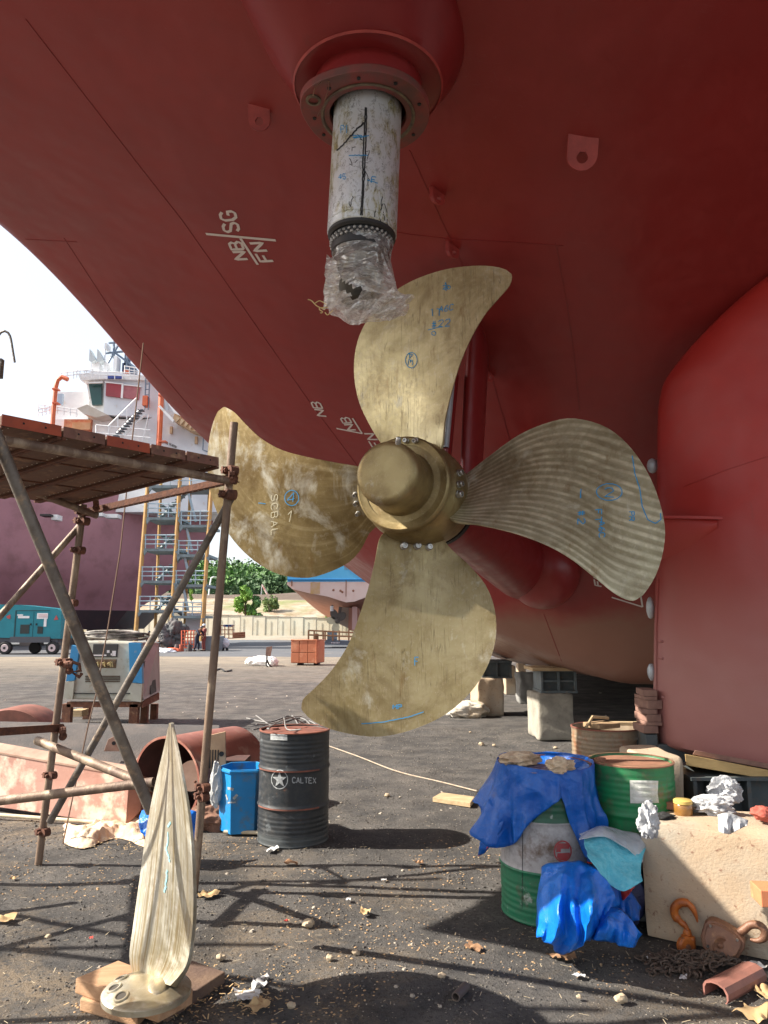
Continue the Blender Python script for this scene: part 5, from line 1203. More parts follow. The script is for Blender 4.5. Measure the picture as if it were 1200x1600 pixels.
mb = MB(); mb.lathe([(.0001, 0), (.05, 0), (.054, .006), (.054, .062), (.048, .07)], (0, 0, 0), UP, 28); mb.build('jar_glass', pm('brown_grease', (0.22, 0.10, 0.02), (0.30, .15, .04), 20, .15, coat=.6), jar, local=True, smooth=True, sharp=40)
mb = MB(); mb.lathe([(.0001, .092), (.05, .092), (.055, .088), (.055, .071), (.049, .070)], (0, 0, 0), UP, 28); mb.build('jar_lid', pm('yellow_lid', (0.55, 0.40, 0.12), rough=.45), jar, local=True, smooth=True, sharp=40)
p = on_top(1036, 1266); mb = MB(); mb.box((p.x, p.y + .03, TOPZ + .035), (.20, .11, .045), ang + .05); tag(mb.build('wood_block', pm('red_brown_wood', (0.34, 0.16, 0.10), (0.24, .11, .07), 8, .8), bevel=.004), 'small reddish wooden block beside the jar on the concrete', 'wood block')
lumpcloth('black_rag', on_top(1034, 1279) + V((0, 0, .012)), (.075, .05, .022), pm('black_rag', (0.02, .02, .02), rough=.8), 'black oily rag under the reddish wooden block', seed=12)
lumpcloth('white_rag', W(1012, 1282, 4.13), (.055, .055, .10), GREYR, 'crumpled grey-white rag hanging over the left corner of the block', seed=6, amp=.35, ridge=1.1)
lumpcloth('white_rag', on_top(1118, 1275) + V((0, .03, .055)), (.125, .085, .06), GREYR, 'big grey-white rag heap right of the jar on the block', seed=21, amp=.45, ridge=1.2)
lumpcloth('white_rag', on_top(1136, 1268) + V((.03, .08, .10)), (.11, .06, .085), GREYR, 'peaked white cloth standing behind the big rag heap', seed=33, amp=.4, ridge=1.1)
drape('white_cloth_flap', [(1120, 1272), (1135, 1268), (1150, 1275), (1168, 1284)], [(1124, 1298), (1138, 1303), (1150, 1298), (1166, 1290)], 4.12, 4.02, GREYR, None, rows=14, cols=24, belly=.03, seed=7, amp=.025, label='white cloth flap hanging over the front edge of the block', cat='rag')
p = on_top(1192, 1288); lumpcloth('red_glove', p + V((0.03, .03, .05)), (.08, .06, .045), pm('red_glove_cloth', (0.42, 0.10, 0.07), (0.32, .07, .05), 12, .8), 'faded red cloth lump at the right end of the concrete block', 'cloth', seed=15, amp=.5, ridge=.5)
q0 = G(1182, 1418, .20); mb = MB(); mb.box(W(1196, 1398, 3.72) + V((.09, 0, 0)), (.26, .14, .075), -.12); tag(mb.build('timber_end', pm('orange_timber', (0.62, 0.22, 0.10), (0.50, .16, .08), 6, .8, dirt=(.55, .38, .18), dscale=6), bevel=.004), 'orange timber end jutting in from the right edge', 'timber')
mb = MB(); q = W(1196, 1398, 3.72) + V((.15, .02, 0)); mb.box((q.x, q.y, (q.z - .0375) / 2), (.10, .10, q.z - .04)); tag(mb.build('timber_post', WOODP, bevel=.004), 'pale upright timber carrying the orange timber end', 'timber')

# hoist hook, hoist and chain
FN_ = V((bd.y, -bd.x, 0)); FP_ = bx0 - FN_ * 0.0
def FW(px, py, off):
    d = ray(px, py); t = ((FP_ + FN_ * off) - CO).dot(FN_) / d.dot(FN_); return CO + d * t
OM = pm('orange_hook_paint', (0.50, 0.14, 0.02), (0.30, 0.075, 0.02), 14, .45, bump=.3, dirt=(.10, .05, .03), dscale=18, dfac=(.55, .65))
HO = pm('hoist_brown', (0.22, 0.105, 0.06), (0.14, .07, .045), 10, .5, metal=.2, bump=.4, dirt=(.38, .2, .1), dscale=16)
hk = thing('orange_hook', FW(1072, 1490, .05), 'orange swivel hook with pulley leaning against the concrete block', 'hook')
mb = MB(); pts = spline([tuple(FW(x, y, .04)) for x, y in ((1090, 1441), (1087, 1430), (1082, 1419), (1073, 1411), (1062, 1411), (1054, 1419), (1055, 1431), (1063, 1440), (1071, 1447), (1074, 1456))], 34)
rs = [.004 + .013 * min(1, k / 7) + (.006 if 10 < k < 26 else 0) - .003 * (k > 29) for k in range(34)]
mb.tube(pts, .015, 12, rs); mb.build('hook', OM, hk, smooth=True)
mb = MB(); mb.tube([FW(1074, 1452, .045), FW(1074, 1458, .045), FW(1074, 1464, .045)], .02, 12, [.017, .024, .022]); mb.build('swivel_nut', OM, hk, smooth=True)
pc = FW(1072, 1478, .09); mb = MB(); mb.lathe([(.0001, -.022), (.035, -.022), (.050, -.010), (.050, .012), (.038, .022), (.0001, .022)], pc, (0.15, -1, .1), 28); mb.build('pulley_cover', OM, hk, smooth=True)
mb = MB(); mb.lathe([(.0001, .030), (.012, .03), (.016, .018)], pc, (0.15, -1, .1), 16); mb.build('pin_bolt', HO, hk, smooth=True)
mb = MB(); c_ = FW(1075, 1470, .06); mb.box(c_, (.075, .05, .055), ang); mb.build('yoke', OM, hk, bevel=.012)
hs = thing('chain_hoist', FW(1130, 1504, .1), 'brown rusty chain hoist body lying against the concrete block', 'hoist')
op = [(1100, 1444), (1108, 1437), (1120, 1440), (1136, 1448), (1152, 1458), (1164, 1472), (1163, 1484), (1154, 1498), (1136, 1505), (1114, 1497), (1098, 1482), (1094, 1464)]
mb = MB(); pts = [FW(x, y, .085 + (y - 1440) * .0008) for x, y in op]; mb.prism(pts, FN_ * -.075); mb.build('hoist_body', HO, hs, bevel=.012)
cx_, cy_ = 1128, 1472; mb = MB(); mb.prism([FW(cx_ + (x - cx_) * .84, cy_ + (y - cy_) * .84, .100 + (y - 1440) * .0008) for x, y in op], FN_ * -.02); mb.build('cover_plate', HO, hs, bevel=.006)
mb = MB(); pc = FW(1125, 1477, .130); mb.lathe([(.040, 0), (.046, .006), (.040, .012), (.030, .008), (.016, .006), (.012, .014), (.0001, .016)], pc, (0, -1, .05), 24); mb.build('gear_boss', HO, hs, smooth=True)
for x, y in ((1110, 1446), (1152, 1468), (1140, 1496), (1106, 1478)): mb = MB(); p = FW(x, y, .102 + (y - 1440) * .0008); mb.cyl(p, p + FN_ * .01, .007, 6); mb.build('cover_bolt', STEELB, hs)
mb = MB(); mb.tube(spline([tuple(FW(x, y, .06)) for x, y in ((1150, 1460), (1162, 1453), (1173, 1445), (1187, 1446), (1195, 1455), (1194, 1465), (1184, 1470), (1172, 1468))], 26), .014, 12, [.021 if k < 18 else .021 - .002 * (k - 18) for k in range(26)]); mb.build('top_hook', HO, hs, smooth=True)
mb = MB(); mb.box(FW(1152, 1459, .05), (.05, .06, .045)); mb.build('hook_block', HO, hs, bevel=.01)
# chain pile
link = MB(); pts = [];
for k in range(12):
    a = 2 * pi * k / 12; pts.append(V((.013 * cos(a) , (.013 * sin(a)) + (.010 if sin(a) > 0 else -.010), 0)))
P = []
for k in range(12):
    t = (pts[(k + 1) % 12] - pts[k - 1]).normalized(); nn = t.cross(V((0, 0, 1))); P.append([pts[k] + nn * (.0048 * cos(b)) + V((0, 0, .0048 * sin(b))) for b in [2 * pi * q / 6 for q in range(6)]])
P.append(P[0]); link.grid(P, True)
cc = G(1082, 1512); chn = thing('chain', (cc.x, cc.y, 0), 'heap of rusty hoist chain on the ground below the orange hook', 'chain')
CHM = pm('chain_rust', (0.15, 0.11, 0.085), (0.08, .06, .05), 30, .65, metal=.5)
l0 = link.build('chain_link', CHM, chn, local=True, smooth=True)
p = V((-.2, .02, .02)); hd = .3; first = True; cnt = 0
for k in range(290):
    if first: o = l0; first = False
    else: o = l0.copy(); COL.objects.link(o); o.parent = chn
    if k % 58 == 0: p = V((R.uniform(-.22, .1), R.uniform(-.07, .06), .015)); hd = R.uniform(0, 6.3)
    hd += R.uniform(-.5, .5)
    if abs(p.x) > .22 or abs(p.y) > .09: hd = atan2(-p.y * 2.2, -p.x) + R.uniform(-.5, .5)
    st = V((cos(hd), sin(hd), 0)) * .033; p = p + st
    hgt = .055 * max(0, 1 - (p.x / .26) ** 2 - (p.y / .12) ** 2); z = .010 + hgt * (k / 290.0) + R.uniform(0, .012)
    o.location = (p.x, p.y, z); o.rotation_euler = (R.uniform(-.5, .5) , (pi / 2 if k % 2 else 0) + R.uniform(-.45, .45), hd - pi / 2)
# channel-shaped rusty offcut lower right
a = G(1118, 1562); b = G(1178, 1530); d = (b - a).normalized(); sv = V((-d.y, d.x, 0)); mb = MB(); sec = [(-.055, 0), (-.066, .02), (-.066, .045), (-.05, .068), (-.015, .078), (.02, .076), (.05, .065), (.062, .045), (.062, .0)]
outer = [a + sv * x + UP * z for x, z in sec]; inner = [a + sv * x * .86 + UP * max(0, z - .008) for x, z in sec]; loop = outer + inner[::-1]
mb.prism(loop, d * (b - a).length); tag(mb.build('pipe_offcut', pm('brown_red_offcut', (0.30, 0.13, 0.10), (0.22, .1, .08), 9, .55, bump=.2), bevel=0), 'brownish red half pipe offcut lying in the lower right corner', 'pipe offcut')
mb = MB(); a = G(712, 1567); b = G(728, 1550); mb.cyl(a + UP * .025, b + UP * .025, .022, 14, hollow=.016); tag(mb.build('pipe_offcut', pm('grey_offcut', (0.10, .075, .065), rough=.7), smooth=True, sharp=40), 'short dark pipe stub lying in the blade shadow', 'pipe offcut')

# ================================================================ blue bin and steel wreckage at left
bnx = W(376, 1203, 6.55); bz = bnx.z
bt = thing('blue_bin', (bnx.x, 6.7, 0), 'blue six-sided waste bin with a white recycling symbol', 'bin')
def hexring(r, z, rot=.18, sx=1.0): return [V((bnx.x + r * cos(rot + pi / 3 * k), 6.7 + r * sin(rot + pi / 3 * k), z)) for k in range(6)]
mb = MB(); mb.grid([hexring(.001, .01), hexring(.195, .01), hexring(.215, bz), hexring(.236, bz), hexring(.236, bz - .02), hexring(.222, bz - .02), hexring(.222, bz + .008), hexring(.205, bz + .008), hexring(.185, .05), hexring(.001, .05)], True)
BINB = pm('blue_bin_plastic', (0.012, 0.20, 0.48), (0.015, .24, .56), 5, .38, dirt=(.10, .16, .22), dscale=7)
bb2 = mb.build('bin_body', BINB, bt, bevel=.004); bm_ = MB(); bm_.v = mb.v; bm_.f = mb.f; bnbv = bm_.bvh()
ar = []
for k in range(3):
    a = -pi / 2 + 2 * pi * k / 3; cxx, cyy = 361 + 6.5 * cos(a), 1241 + 7.5 * sin(a); b = a + pi / 2
    ar.append([(cxx - 5 * cos(b) + 2 * cos(a), cyy - 5 * sin(b) + 2 * sin(a)), (cxx - 2 * cos(b) + 1.5 * cos(a), cyy - 2 * sin(b) + 1.5 * sin(a)), (cxx + 4 * cos(b), cyy + 4 * sin(b))])
mb = MB(); decal(mb, bnbv, ar, .022, .003, 1.5); decal(mb, bnbv, [[(356, 1254), (368, 1254)]], .012, .003, 2, jit=.8); mb.build('recycling_symbol', pm('worn_white_print', (0.42, 0.44, 0.44)), bb2)
lumpcloth('plastic_liner', W(338, 1225, 6.62), (.055, .06, .20), pm('milky_plastic2', (0.6, .62, .62), (.4, .4, .4), 12, .3, alpha=.85), 'wrinkled clear plastic liner hanging at the left of the bin', 'plastic bag', seed=4, amp=.3, ridge=.6, flat=False)
lumpcloth('plastic_bag', G(352, 1292) + V((0, .02, .09)), (.085, .08, .10), pm('milky_plastic3', (0.62, .55, .5), (.45, .38, .32), 12, .3, alpha=.8), 'crumpled translucent plastic bag at the foot of the bin', 'plastic bag', seed=14, amp=.4, ridge=.6)
lumpcloth('brown_sack', G(325, 1298) + V((0, .08, .08)), (.22, .14, .12), pm('brown_sacking', (0.24, .12, .075), (0.15, .075, .05), 9, .85, bump=.5), 'brown crumpled sacking lying left of the blue bin', 'sack', seed=24, amp=.4, ridge=.6)
lumpcloth('brown_sack', G(318, 1285) + V((0.0, .35, .17)), (.13, .12, .20), pm('dark_brown_sacking', (0.12, .05, .04), (0.08, .035, .03), 9, .8), 'dark brown standing sack behind the right scaffold post', 'sack', seed=29, amp=.35, ridge=.5)
drape('blue_tarp_scrap', [(222, 1268), (250, 1258), (290, 1262), (318, 1272)], [(218, 1300), (240, 1318), (280, 1322), (305, 1318)], 5.9, 5.7, TARP2, None, rows=18, cols=34, belly=.06, seed=6, amp=.04, label='blue tarpaulin scrap on the ground behind the standing blade', cat='tarpaulin')
# broom
a = G(350, 1300, .02); b = G(470, 1302, .03); bro = thing('broom', a, 'pale stick with a black head lying before the black drum', 'broom')
mb = MB(); mb.cyl(a, b, .016, 12); mb.build('stick', pm('pale_stick', (0.60, 0.52, 0.38), (.45, .37, .25), 8, .7), bro, smooth=True)
lumpcloth('head', b + V((.09, 0, .012)), (.085, .05, .033), pm('black_bristle', (0.012, .012, .013), rough=.9), None, seed=2, amp=.3, ridge=.4, parent=bro)
# pale stick on the ground, left
mb = MB(); mb.cyl(G(-20, 1272, .03), G(222, 1290, .03), .017, 10); tag(mb.build('wood_stick', pm('pale_stick', (0.6, .52, .38)), smooth=True), 'long pale stick lying on the ground behind the left scaffold foot', 'stick')
# beige cloth on ground
P = []
for i in range(26):
    row = []
    for j in range(60):
        x = 100 + 135 * j / 59; y = 1284 + 34 * i / 25 + 8 * sin(j * .13) ; e = min(i / 5, (25 - i) / 5, j / 6, (59 - j) / 6, 1)
        g = G(x + 4 * nz3((i * .3, j * .3, 0)), y); row.append(g + UP * (e * (.03 + .07 * abs(nz3((g.x * 4, g.y * 4, 3))) + .05 * abs(nz3((g.x * 12, g.y * 12, 7)))) + .002))
    P.append(row)
mb = MB(); mb.grid(P); tag(mb.build('beige_cloth', clothmat('beige_cloth', (0.74, .60, .44), (0.58, .36, .24), .9, 6, .7, .1), smooth=True, sharp=50), 'crumpled beige and cream cloth spread behind the left scaffold post', 'cloth')
# pink steel box section
PINK = pm('pink_primer', (0.50, 0.28, 0.22), (0.42, 0.21, 0.16), 2.5, .65, dirt=(.74, .56, .44), dscale=4, dfac=(.5, .62), bump=.2)
pk = thing('steel_box_section', W(100, 1260, 7.0), 'long pink primed steel box section lying on the ground left', 'steel part'); pk.location.z = 0
mb = MB(); A_ = W(-160, 1236, 7.9); A_.z = .05; T0 = W(-160, 1148, 7.9); B_ = W(197, 1276, 6.75); B_.z = .02; T1 = W(203, 1211, 6.75); dd = V((.25, .9, 0)).normalized() * .10
mb.hexa([A_, B_, B_ + dd, A_ + dd, T0, T1, T1 + dd + UP * .03, T0 + dd + UP * .05]); mb.build('web', PINK, pk, bevel=.006)
mb = MB(); e = W(221, 1240, 6.8); ed = UP * .012
mb.hexa([B_ + V((.004, 0, 0)), e + V((0, 0, -.14)), e + V((0, .5, -.14)), B_ + dd, T1 + V((.004, 0, 0)), e, e + V((0, .5, 0)), T1 + dd]); mb.build('slanted_end', pm('brown_primer', (0.36, .16, .11), (.28, .12, .08), 6, .7), pk, bevel=.004)
mb = MB(); mb.hexa([T0 - UP * .012 - dd * .08, T1 - UP * .012 - dd * .08, T1 + dd * 1.05 + UP * .03, T0 + dd * 1.05 + UP * .05, T0 - dd * .08 + UP * .004, T1 - dd * .08 + UP * .004, T1 + dd * 1.05 + UP * .05, T0 + dd * 1.05 + UP * .07]); mb.build('top_flange', pm('dusty_primer', (0.42, .27, .2), (.3, .18, .13), 5, .8), pk)
# curved plate with grit behind it
cp = thing('curved_plate', W(150, 1220, 8.2), 'wide curved steel plate covered in dark grit behind the pink section', 'steel part'); cp.location.z = 0
GRIT = pm('grit_covered', (0.075, 0.068, 0.066), (0.12, 0.10, 0.09), 3, .95, bump=1, bscale=50, dirt=(.28, .16, .12), dscale=2.5, dfac=(.62, .70))
P = []
for i in range(22):
    v = i / 21; row = []
    for j in range(40):
        u = j / 39; px = -160 + (340 + 160) * u; Y = 8.0 - .45 * u + 1.3 * v; base = W(px, 1208 - 10 * u, 7.35); zt = .40 + .24 * sin(pi * (.04 + .66 * v)) - .14 * u * (1 - v)
        x = base.x * Y / 7.35 * (1 if u > .98 else 1) ; row.append(V((x, Y, zt + .006 * nz3((x, Y, 0), 5))))
    P.append(row)
mb = MB(); mb.grid(P); mb.grid([[V((p.x, p.y, 0.0)) for p in P[0]], [p.copy() for p in P[0]]]); mb.grid([[V((r_[-1].x, r_[-1].y, 0)) for r_ in P], [r_[-1].copy() for r_ in P]])
mb.build('plate', GRIT, cp, smooth=True, sharp=40)
mb = MB(); mb.tube([W(208, 1196, 7.4), W(222, 1180, 7.7), W(242, 1166, 8.0), W(262, 1152, 8.2)], .02, 6); mb.build('edge_rib', pm('dusty_primer', (.42, .27, .2)), cp)
c_ = W(176, 1166, 7.75); mb = MB(); mb.prism([c_ + V((-.09, 0, -.05)), c_ + V((.12, 0, -.05)), c_ + V((.11, 0, .06)), c_ + V((.03, 0, .11)), c_ + V((-.05, 0, .07))], V((.03, .04, 0))); lg = mb.build('lug', pm('dusty_primer', (.42, .27, .2)), cp, bevel=.004)
mb = MB(); mb.cyl(c_ + V((.01, -.004, .03)), c_ + V((.01, .0, .03)), .02, 12); mb.build('lug_hole', BLACK, lg)
mb = MB(); c_ = W(14, 1124, 9.2); P = []
for r_, dy in ((.0, 0), (.5, 0), (.52, .03), (.52, .5)): P.append([V((c_.x + r_ * cos(a) * 1.0, c_.y + dy, c_.z - .32 + r_ * sin(a) * .86)) for a in [pi * k / 24 for k in range(25)]])
mb.grid(P); tag(mb.build('rusty_end_cap', pm('cap_rust', (0.26, .10, .07), (.17, .07, .05), 6, .7), smooth=True, sharp=40), 'rusty rounded end cap rising behind the grit covered plate', 'steel part')
# the big curved casing with open end
cs = thing('curved_casing', W(300, 1240, 7.4), 'rusty red curved steel casing with an open end by the scaffold post', 'steel part'); cs.location.z = 0
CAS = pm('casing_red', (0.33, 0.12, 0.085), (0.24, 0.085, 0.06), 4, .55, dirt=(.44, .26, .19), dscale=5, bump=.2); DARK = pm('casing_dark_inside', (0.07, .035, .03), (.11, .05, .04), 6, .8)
C0 = W(262, 1208, 6.95); C1 = W(368, 1163, 7.75); ax_ = (C1 - C0); ax_.z = 0; L_ = ax_.length; ax_ = ax_.normalized(); lt = V((ax_.y, -ax_.x, 0)); rc = .40; C0.z = .36; C1.z = .36
def ringpts(c, r, a0=0, a1=360, n=48, e=1.0): return [c + lt * (r * cos(radians(a0 + (a1 - a0) * k / n)) * e) + UP * (max(-.355, r * sin(radians(a0 + (a1 - a0) * k / n)) * .95)) for k in range(n + 1)]
mb = MB(); mb.grid([ringpts(C0 - ax_ * .02, rc - .012), ringpts(C0 - ax_ * .02, rc + .01), ringpts(C0 + ax_ * .02, rc + .01), ringpts(C0 + ax_ * .05, rc), ringpts(C0.lerp(C1, .5), rc * 1.0), ringpts(C1, rc * .97), ringpts(C1 + ax_ * .05, rc * .9), ringpts(C1 + ax_ * .07, .02)])
mb.build('shell', CAS, cs, smooth=True, sharp=50)
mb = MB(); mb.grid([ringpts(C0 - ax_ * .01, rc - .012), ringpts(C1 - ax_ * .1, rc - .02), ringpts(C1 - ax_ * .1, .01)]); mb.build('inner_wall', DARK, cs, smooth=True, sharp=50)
mb = MB(); c_ = W(337, 1185, 6.9); pl_ = [(322, 1150), (352, 1143), (353, 1200), (348, 1214), (318, 1220), (312, 1196), (318, 1180)]; mb.prism([W(x, y, 6.88) for x, y in pl_], V((.0, .02, 0)))
br_ = mb.build('bracket_plate', pm('tan_bracket', (0.46, .31, .19), (.36, .22, .13), 7, .8), cs, bevel=.003)
for k in range(4): mb = MB(); mb.box(W(328 + k * 4.2, 1186, 6.872), (.010, .006, .16)); mb.build('slot', BLACK, br_)
mb = MB(); mb.cyl(W(346, 1178, 6.875), W(346, 1178, 6.865), .022, 14); mb.build('bracket_hole', BLACK, br_)
mb = MB(); mb.cyl(W(300, 1212, 6.75), W(302, 1212, 6.80), .13, 28); mb.build('inner_disc', pm('dusty_primer', (.42, .27, .2)), cs, smooth=True, sharp=40)
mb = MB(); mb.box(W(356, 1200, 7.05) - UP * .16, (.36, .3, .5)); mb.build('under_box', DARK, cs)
mb = MB(); 
for k in range(5): a = W(304 + k * 3, 1222 + R.uniform(-4, 4), 6.6); mb.tube([a, a + V((R.uniform(-.03, .03), .01, R.uniform(-.05, .05)))], .012, 6)
mb.build('small_clamps', COUP, cs)
mb = MB(); mb.tube([G(95, 1258, .02), G(120, 1262, .03), G(168, 1268, .04)], .05, 10); tag(mb.build('steel_pipe', RUST, smooth=True), 'short rusty pipe lying below the pink steel section', 'pipe')
# white sack right of the bottom blade
ws = lumpcloth('white_sack', G(728, 1122) + V((0.05, .15, .12)), (.45, .26, .20), pm('white_sackcloth', (0.66, .62, .55), (.46, .36, .24), 3, .6, bump=.6, bscale=24), 'dirty white plastic sack on the ground behind the bottom blade', 'sack', seed=31, amp=.35, ridge=.5)
# paint bucket
p = G(834, 1130); pb = thing('paint_bucket', p, 'small orange and white paint bucket left of the square concrete block', 'bucket')
mb = MB(); mb.lathe([(.0001, .0), (.045, 0), (.05, .10)], (0, 0, 0), UP, 20); mb.build('bucket_lower', pm('bucket_white', (.7, .66, .58), rough=.5), pb, local=True, smooth=True)
mb = MB(); mb.lathe([(.05, .10), (.056, .17), (.058, .18), (.0001, .185)], (0, 0, 0), UP, 20); mb.build('bucket_top', pm('bucket_orange', (.62, .12, .03), rough=.5), pb, local=True, smooth=True, sharp=40)
mb = MB(); mb.hexa([G(676, 1253), G(735, 1262), G(742, 1252), G(690, 1245)] + [q + UP * .045 for q in (G(676, 1253), G(735, 1262), G(742, 1252), G(690, 1245))]); tag(mb.build('wood_plank', WOODP, bevel=.004), 'pale broken plank on the ground left of the draped drum', 'plank')
mb = MB(); mb.cyl(W(905, 1166, 7.6), W(985, 1150, 7.2), .05, 12); 
p = G(1002, 1190); mb = MB(); mb.box(V((W(1003, 1158, 6.7).x, 6.7, .28)), (.10, .12, .56), .3); tag(mb.build('yellow_timber', pm('wedge_wood', (.56, .38, .16)), bevel=.004), 'yellowish upright timber stub in the dark beside the rudder post', 'timber')
# ================================================================ far yard
DKSTRIP = pm('dark_ground_tone', (.085, .09, .10), (.12, .12, .125), .6, .9, dirt=(.2, .17, .14), dscale=.4, dfac=(.58, .74))  # darker tone for the thin flat strip laid across the far yard
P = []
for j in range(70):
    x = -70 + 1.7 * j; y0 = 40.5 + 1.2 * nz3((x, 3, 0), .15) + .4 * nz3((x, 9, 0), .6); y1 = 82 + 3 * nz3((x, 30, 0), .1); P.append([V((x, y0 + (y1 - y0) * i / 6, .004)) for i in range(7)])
mb = MB(); mb.grid(P); o = mb.build('dark_strip', DKSTRIP, kind='structure'); o['label'] = 'dark asphalt lane crossing the far yard'
def pbox(name, x0, y0, x1, y1, Y, depth, mat, parent=None, bevel=0.0, dz=0.0):
    a = W(x0, y1, Y); b = W(x1, y0, Y); mb = MB()
    mb.hexa([V((a.x, Y, a.z)), V((b.x, Y, a.z)), V((b.x, Y + depth, a.z)), V((a.x, Y + depth, a.z)), V((a.x, Y, b.z)), V((b.x, Y, b.z)), V((b.x, Y + depth, b.z)), V((a.x, Y + depth, b.z))])
    return mb.build(name, mat, parent, bevel=bevel)
def ppoly(name, pts, Y, depth, mat, parent=None):
    mb = MB(); mb.prism([W(x, y, Y) for x, y in pts], V((0, depth, 0))); return mb.build(name, mat, parent)
def ptube(name, pts, Y, r, mat, parent=None, sm=True, n=8):
    mb = MB(); P = [W(*q, Y) if len(q) == 2 else W(q[0], q[1], q[2]) for q in pts]; mb.tube(P, r, n); return mb.build(name, mat, parent, smooth=sm)
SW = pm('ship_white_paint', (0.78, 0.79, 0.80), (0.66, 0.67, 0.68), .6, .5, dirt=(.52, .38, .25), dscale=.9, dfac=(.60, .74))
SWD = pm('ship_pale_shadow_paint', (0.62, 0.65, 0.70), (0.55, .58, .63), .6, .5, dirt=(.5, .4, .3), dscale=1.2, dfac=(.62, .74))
MAU = pm('mauve_antifouling', (0.40, 0.20, 0.235), (0.34, .165, .20), .25, .55, dirt=(.24, .12, .13), dscale=.5, dfac=(.5, .75))
MAUD = pm('dark_bottom_paint', (0.035, 0.022, 0.028), (.06, .03, .035), .5, .6)
PO = pm('orange_pipe_paint', (0.62, 0.14, 0.05), (.52, .11, .045), 2, .5)
RAILW = pm('white_rail', (.70, .72, .74), rough=.5); RAILB = pm('blue_grey_rail', (.30, .42, .50), (.38, .46, .5), 3, .5)
YP = pm('yellow_post', (.50, .30, .10), (.40, .23, .08), 2, .6); TGREY = pm('tower_grey', (.20, .26, .28), (.14, .17, .18), 2, .6)
GLS = pm('dark_green_glass', (.02, .07, .065), rough=.12); 
sa = thing('cargo_ship', (-24, 64, 0), 'big mauve hulled ship with white wheelhouse and orange pipes at left', 'ship')
# hull loft: x from left out of frame to the bow at the right
YA = 62
def hullsec(x, bowx_t, n=10):
    pass
mb = MB(); P = []
for k in range(40):
    u = k / 39; row = []
    for j in range(17):
        v = j / 16; z = 2.3 + (12.9 - 2.3) * v
        # front-lower silhouette read off the photo at 62 m, right-hand end rakes outwards with height
        xe = W(interp([(2.3, 204), (3.2, 216), (5, 262), (7, 298), (9, 314), (11, 323), (13, 328)], z), 900, YA + 5).x
        x = -75 + (xe + 75) * u; a = min(1, (1 - u) * 3.2); half = 6.5 * (1 - (1 - a) ** 2.2)
        hv = min(1, (v * 1.9 + .25)) ** .5
        row.append(V((x, YA + 6.5 + min(0, x + 21) * .6 - half * hv * (.75 + .25 * v), z)))
    P.append(row)
mb.grid(P); PB = [[V((p.x, 2 * (YA + 6.5 + min(0, p.x + 21) * .6) - p.y, p.z)) for p in r_] for r_ in P]; mb.grid(PB)
mb.grid([[P[i][0] for i in range(40)], [PB[i][0] for i in range(40)]]); mb.grid([[P[i][16] for i in range(40)], [PB[i][16] for i in range(40)]])
mb.build('hull', MAU, sa, smooth=True, sharp=50)
mb = MB(); D_ = -32; mb.hexa([V((-75, YA + 1.0 + D_, 1.3)), V((-23.2, YA + 1.6, 1.3)), V((-23.2, YA + 10, 1.3)), V((-75, YA + 11 + D_, 1.3)), V((-75, YA + .4 + D_, 2.9)), V((-22.0, YA + 1.6, 2.9)), V((-22.0, YA + 11, 2.9)), V((-75, YA + 12 + D_, 2.9))]); mb.build('bottom_plating', MAUD, sa)
for k in range(7):
    x = -36 + k * 2.2 + .3; mb = MB(); mb.box((x, YA + 4 + min(0, x + 22) * .6, .65), (1.1, 2.0, 1.3)); tag(mb.build('keel_block', pm('shade_block', (.2, .16, .14)), bevel=.03), ['leftmost', 'second', 'third', 'fourth', 'fifth', 'sixth', 'rightmost'][k] + ' dark keel block from the left under the mauve ship', 'keel block', 'keel blocks under the mauve ship')
for x0, x1 in ((60, 75), (78, 93)): pass
for q in ((62, 803, 78, 806), (80, 804, 90, 812), (140, 801, 160, 806), (164, 803, 184, 809)): pbox('scupper_opening', *q, YA - 1.0 + (q[0] - 200) * .035, .9, BLACK if q[0] % 4 else SW, sa)
for x, y in ((126, 984), (138, 986)): pbox('yellow_tag', x, y, x + 3, y + 7, 60, .3, pm('yellow_tag', (.7, .55, .08)), sa)
# accommodation
pbox('lower_house', 75, 655, 345, 800, 63, 10, SW, sa)
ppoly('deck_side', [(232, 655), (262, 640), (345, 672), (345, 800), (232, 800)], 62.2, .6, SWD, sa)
pbox('rusty_panel', 99, 655, 143, 675, 62.6, .3, pm('rusty_red_panel', (.45, .12, .06), (.55, .30, .16), 1.5, .7), sa)
pbox('rusty_panel', 112, 660, 141, 671, 62.4, .3, pm('tan_rust_panel', (.52, .27, .12), (.6, .35, .2), 1.5, .7), sa)
wh = ppoly('wheelhouse', [(134, 593), (168, 590), (252, 594), (262, 660), (240, 652), (164, 648), (143, 644)], 63, 8, SW, sa)
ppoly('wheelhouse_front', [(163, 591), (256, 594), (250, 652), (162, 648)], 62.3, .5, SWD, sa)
ppoly('window', [(138, 598), (158, 597), (158.5, 632), (144, 633)], 62.6, .3, GLS, sa)
ppoly('window', [(166, 598), (190, 601), (189, 621), (165, 618)], 62.1, .3, pm('red_cover', (.34, .045, .06), (.28, .05, .06), 1, .6), sa)['label'] = 'window behind dark red cover'
ppoly('window', [(194, 602), (218, 605), (216, 624), (192, 621)], 62.1, .3, pm('pink_cover', (.42, .16, .17), (.34, .1, .12), 1.4, .6), sa)['label'] = 'window behind faded pink cover'
for q in ([(137, 597), (160, 596), (160, 598), (137, 598.6)], [(164, 596), (192, 599), (192, 600.5), (164, 597.6)], [(192, 600), (220, 603), (220, 604.5), (192, 601.6)], [(190, 600), (193, 600.5), (191.5, 622), (188.5, 621.5)]): ppoly('window_frame', q, 62.0, .2, SW, sa)
ppoly('bridge_roof', [(122, 586), (150, 579), (228, 587), (262, 590), (262, 595), (165, 592), (126, 594)], 62, 9, SW, sa)
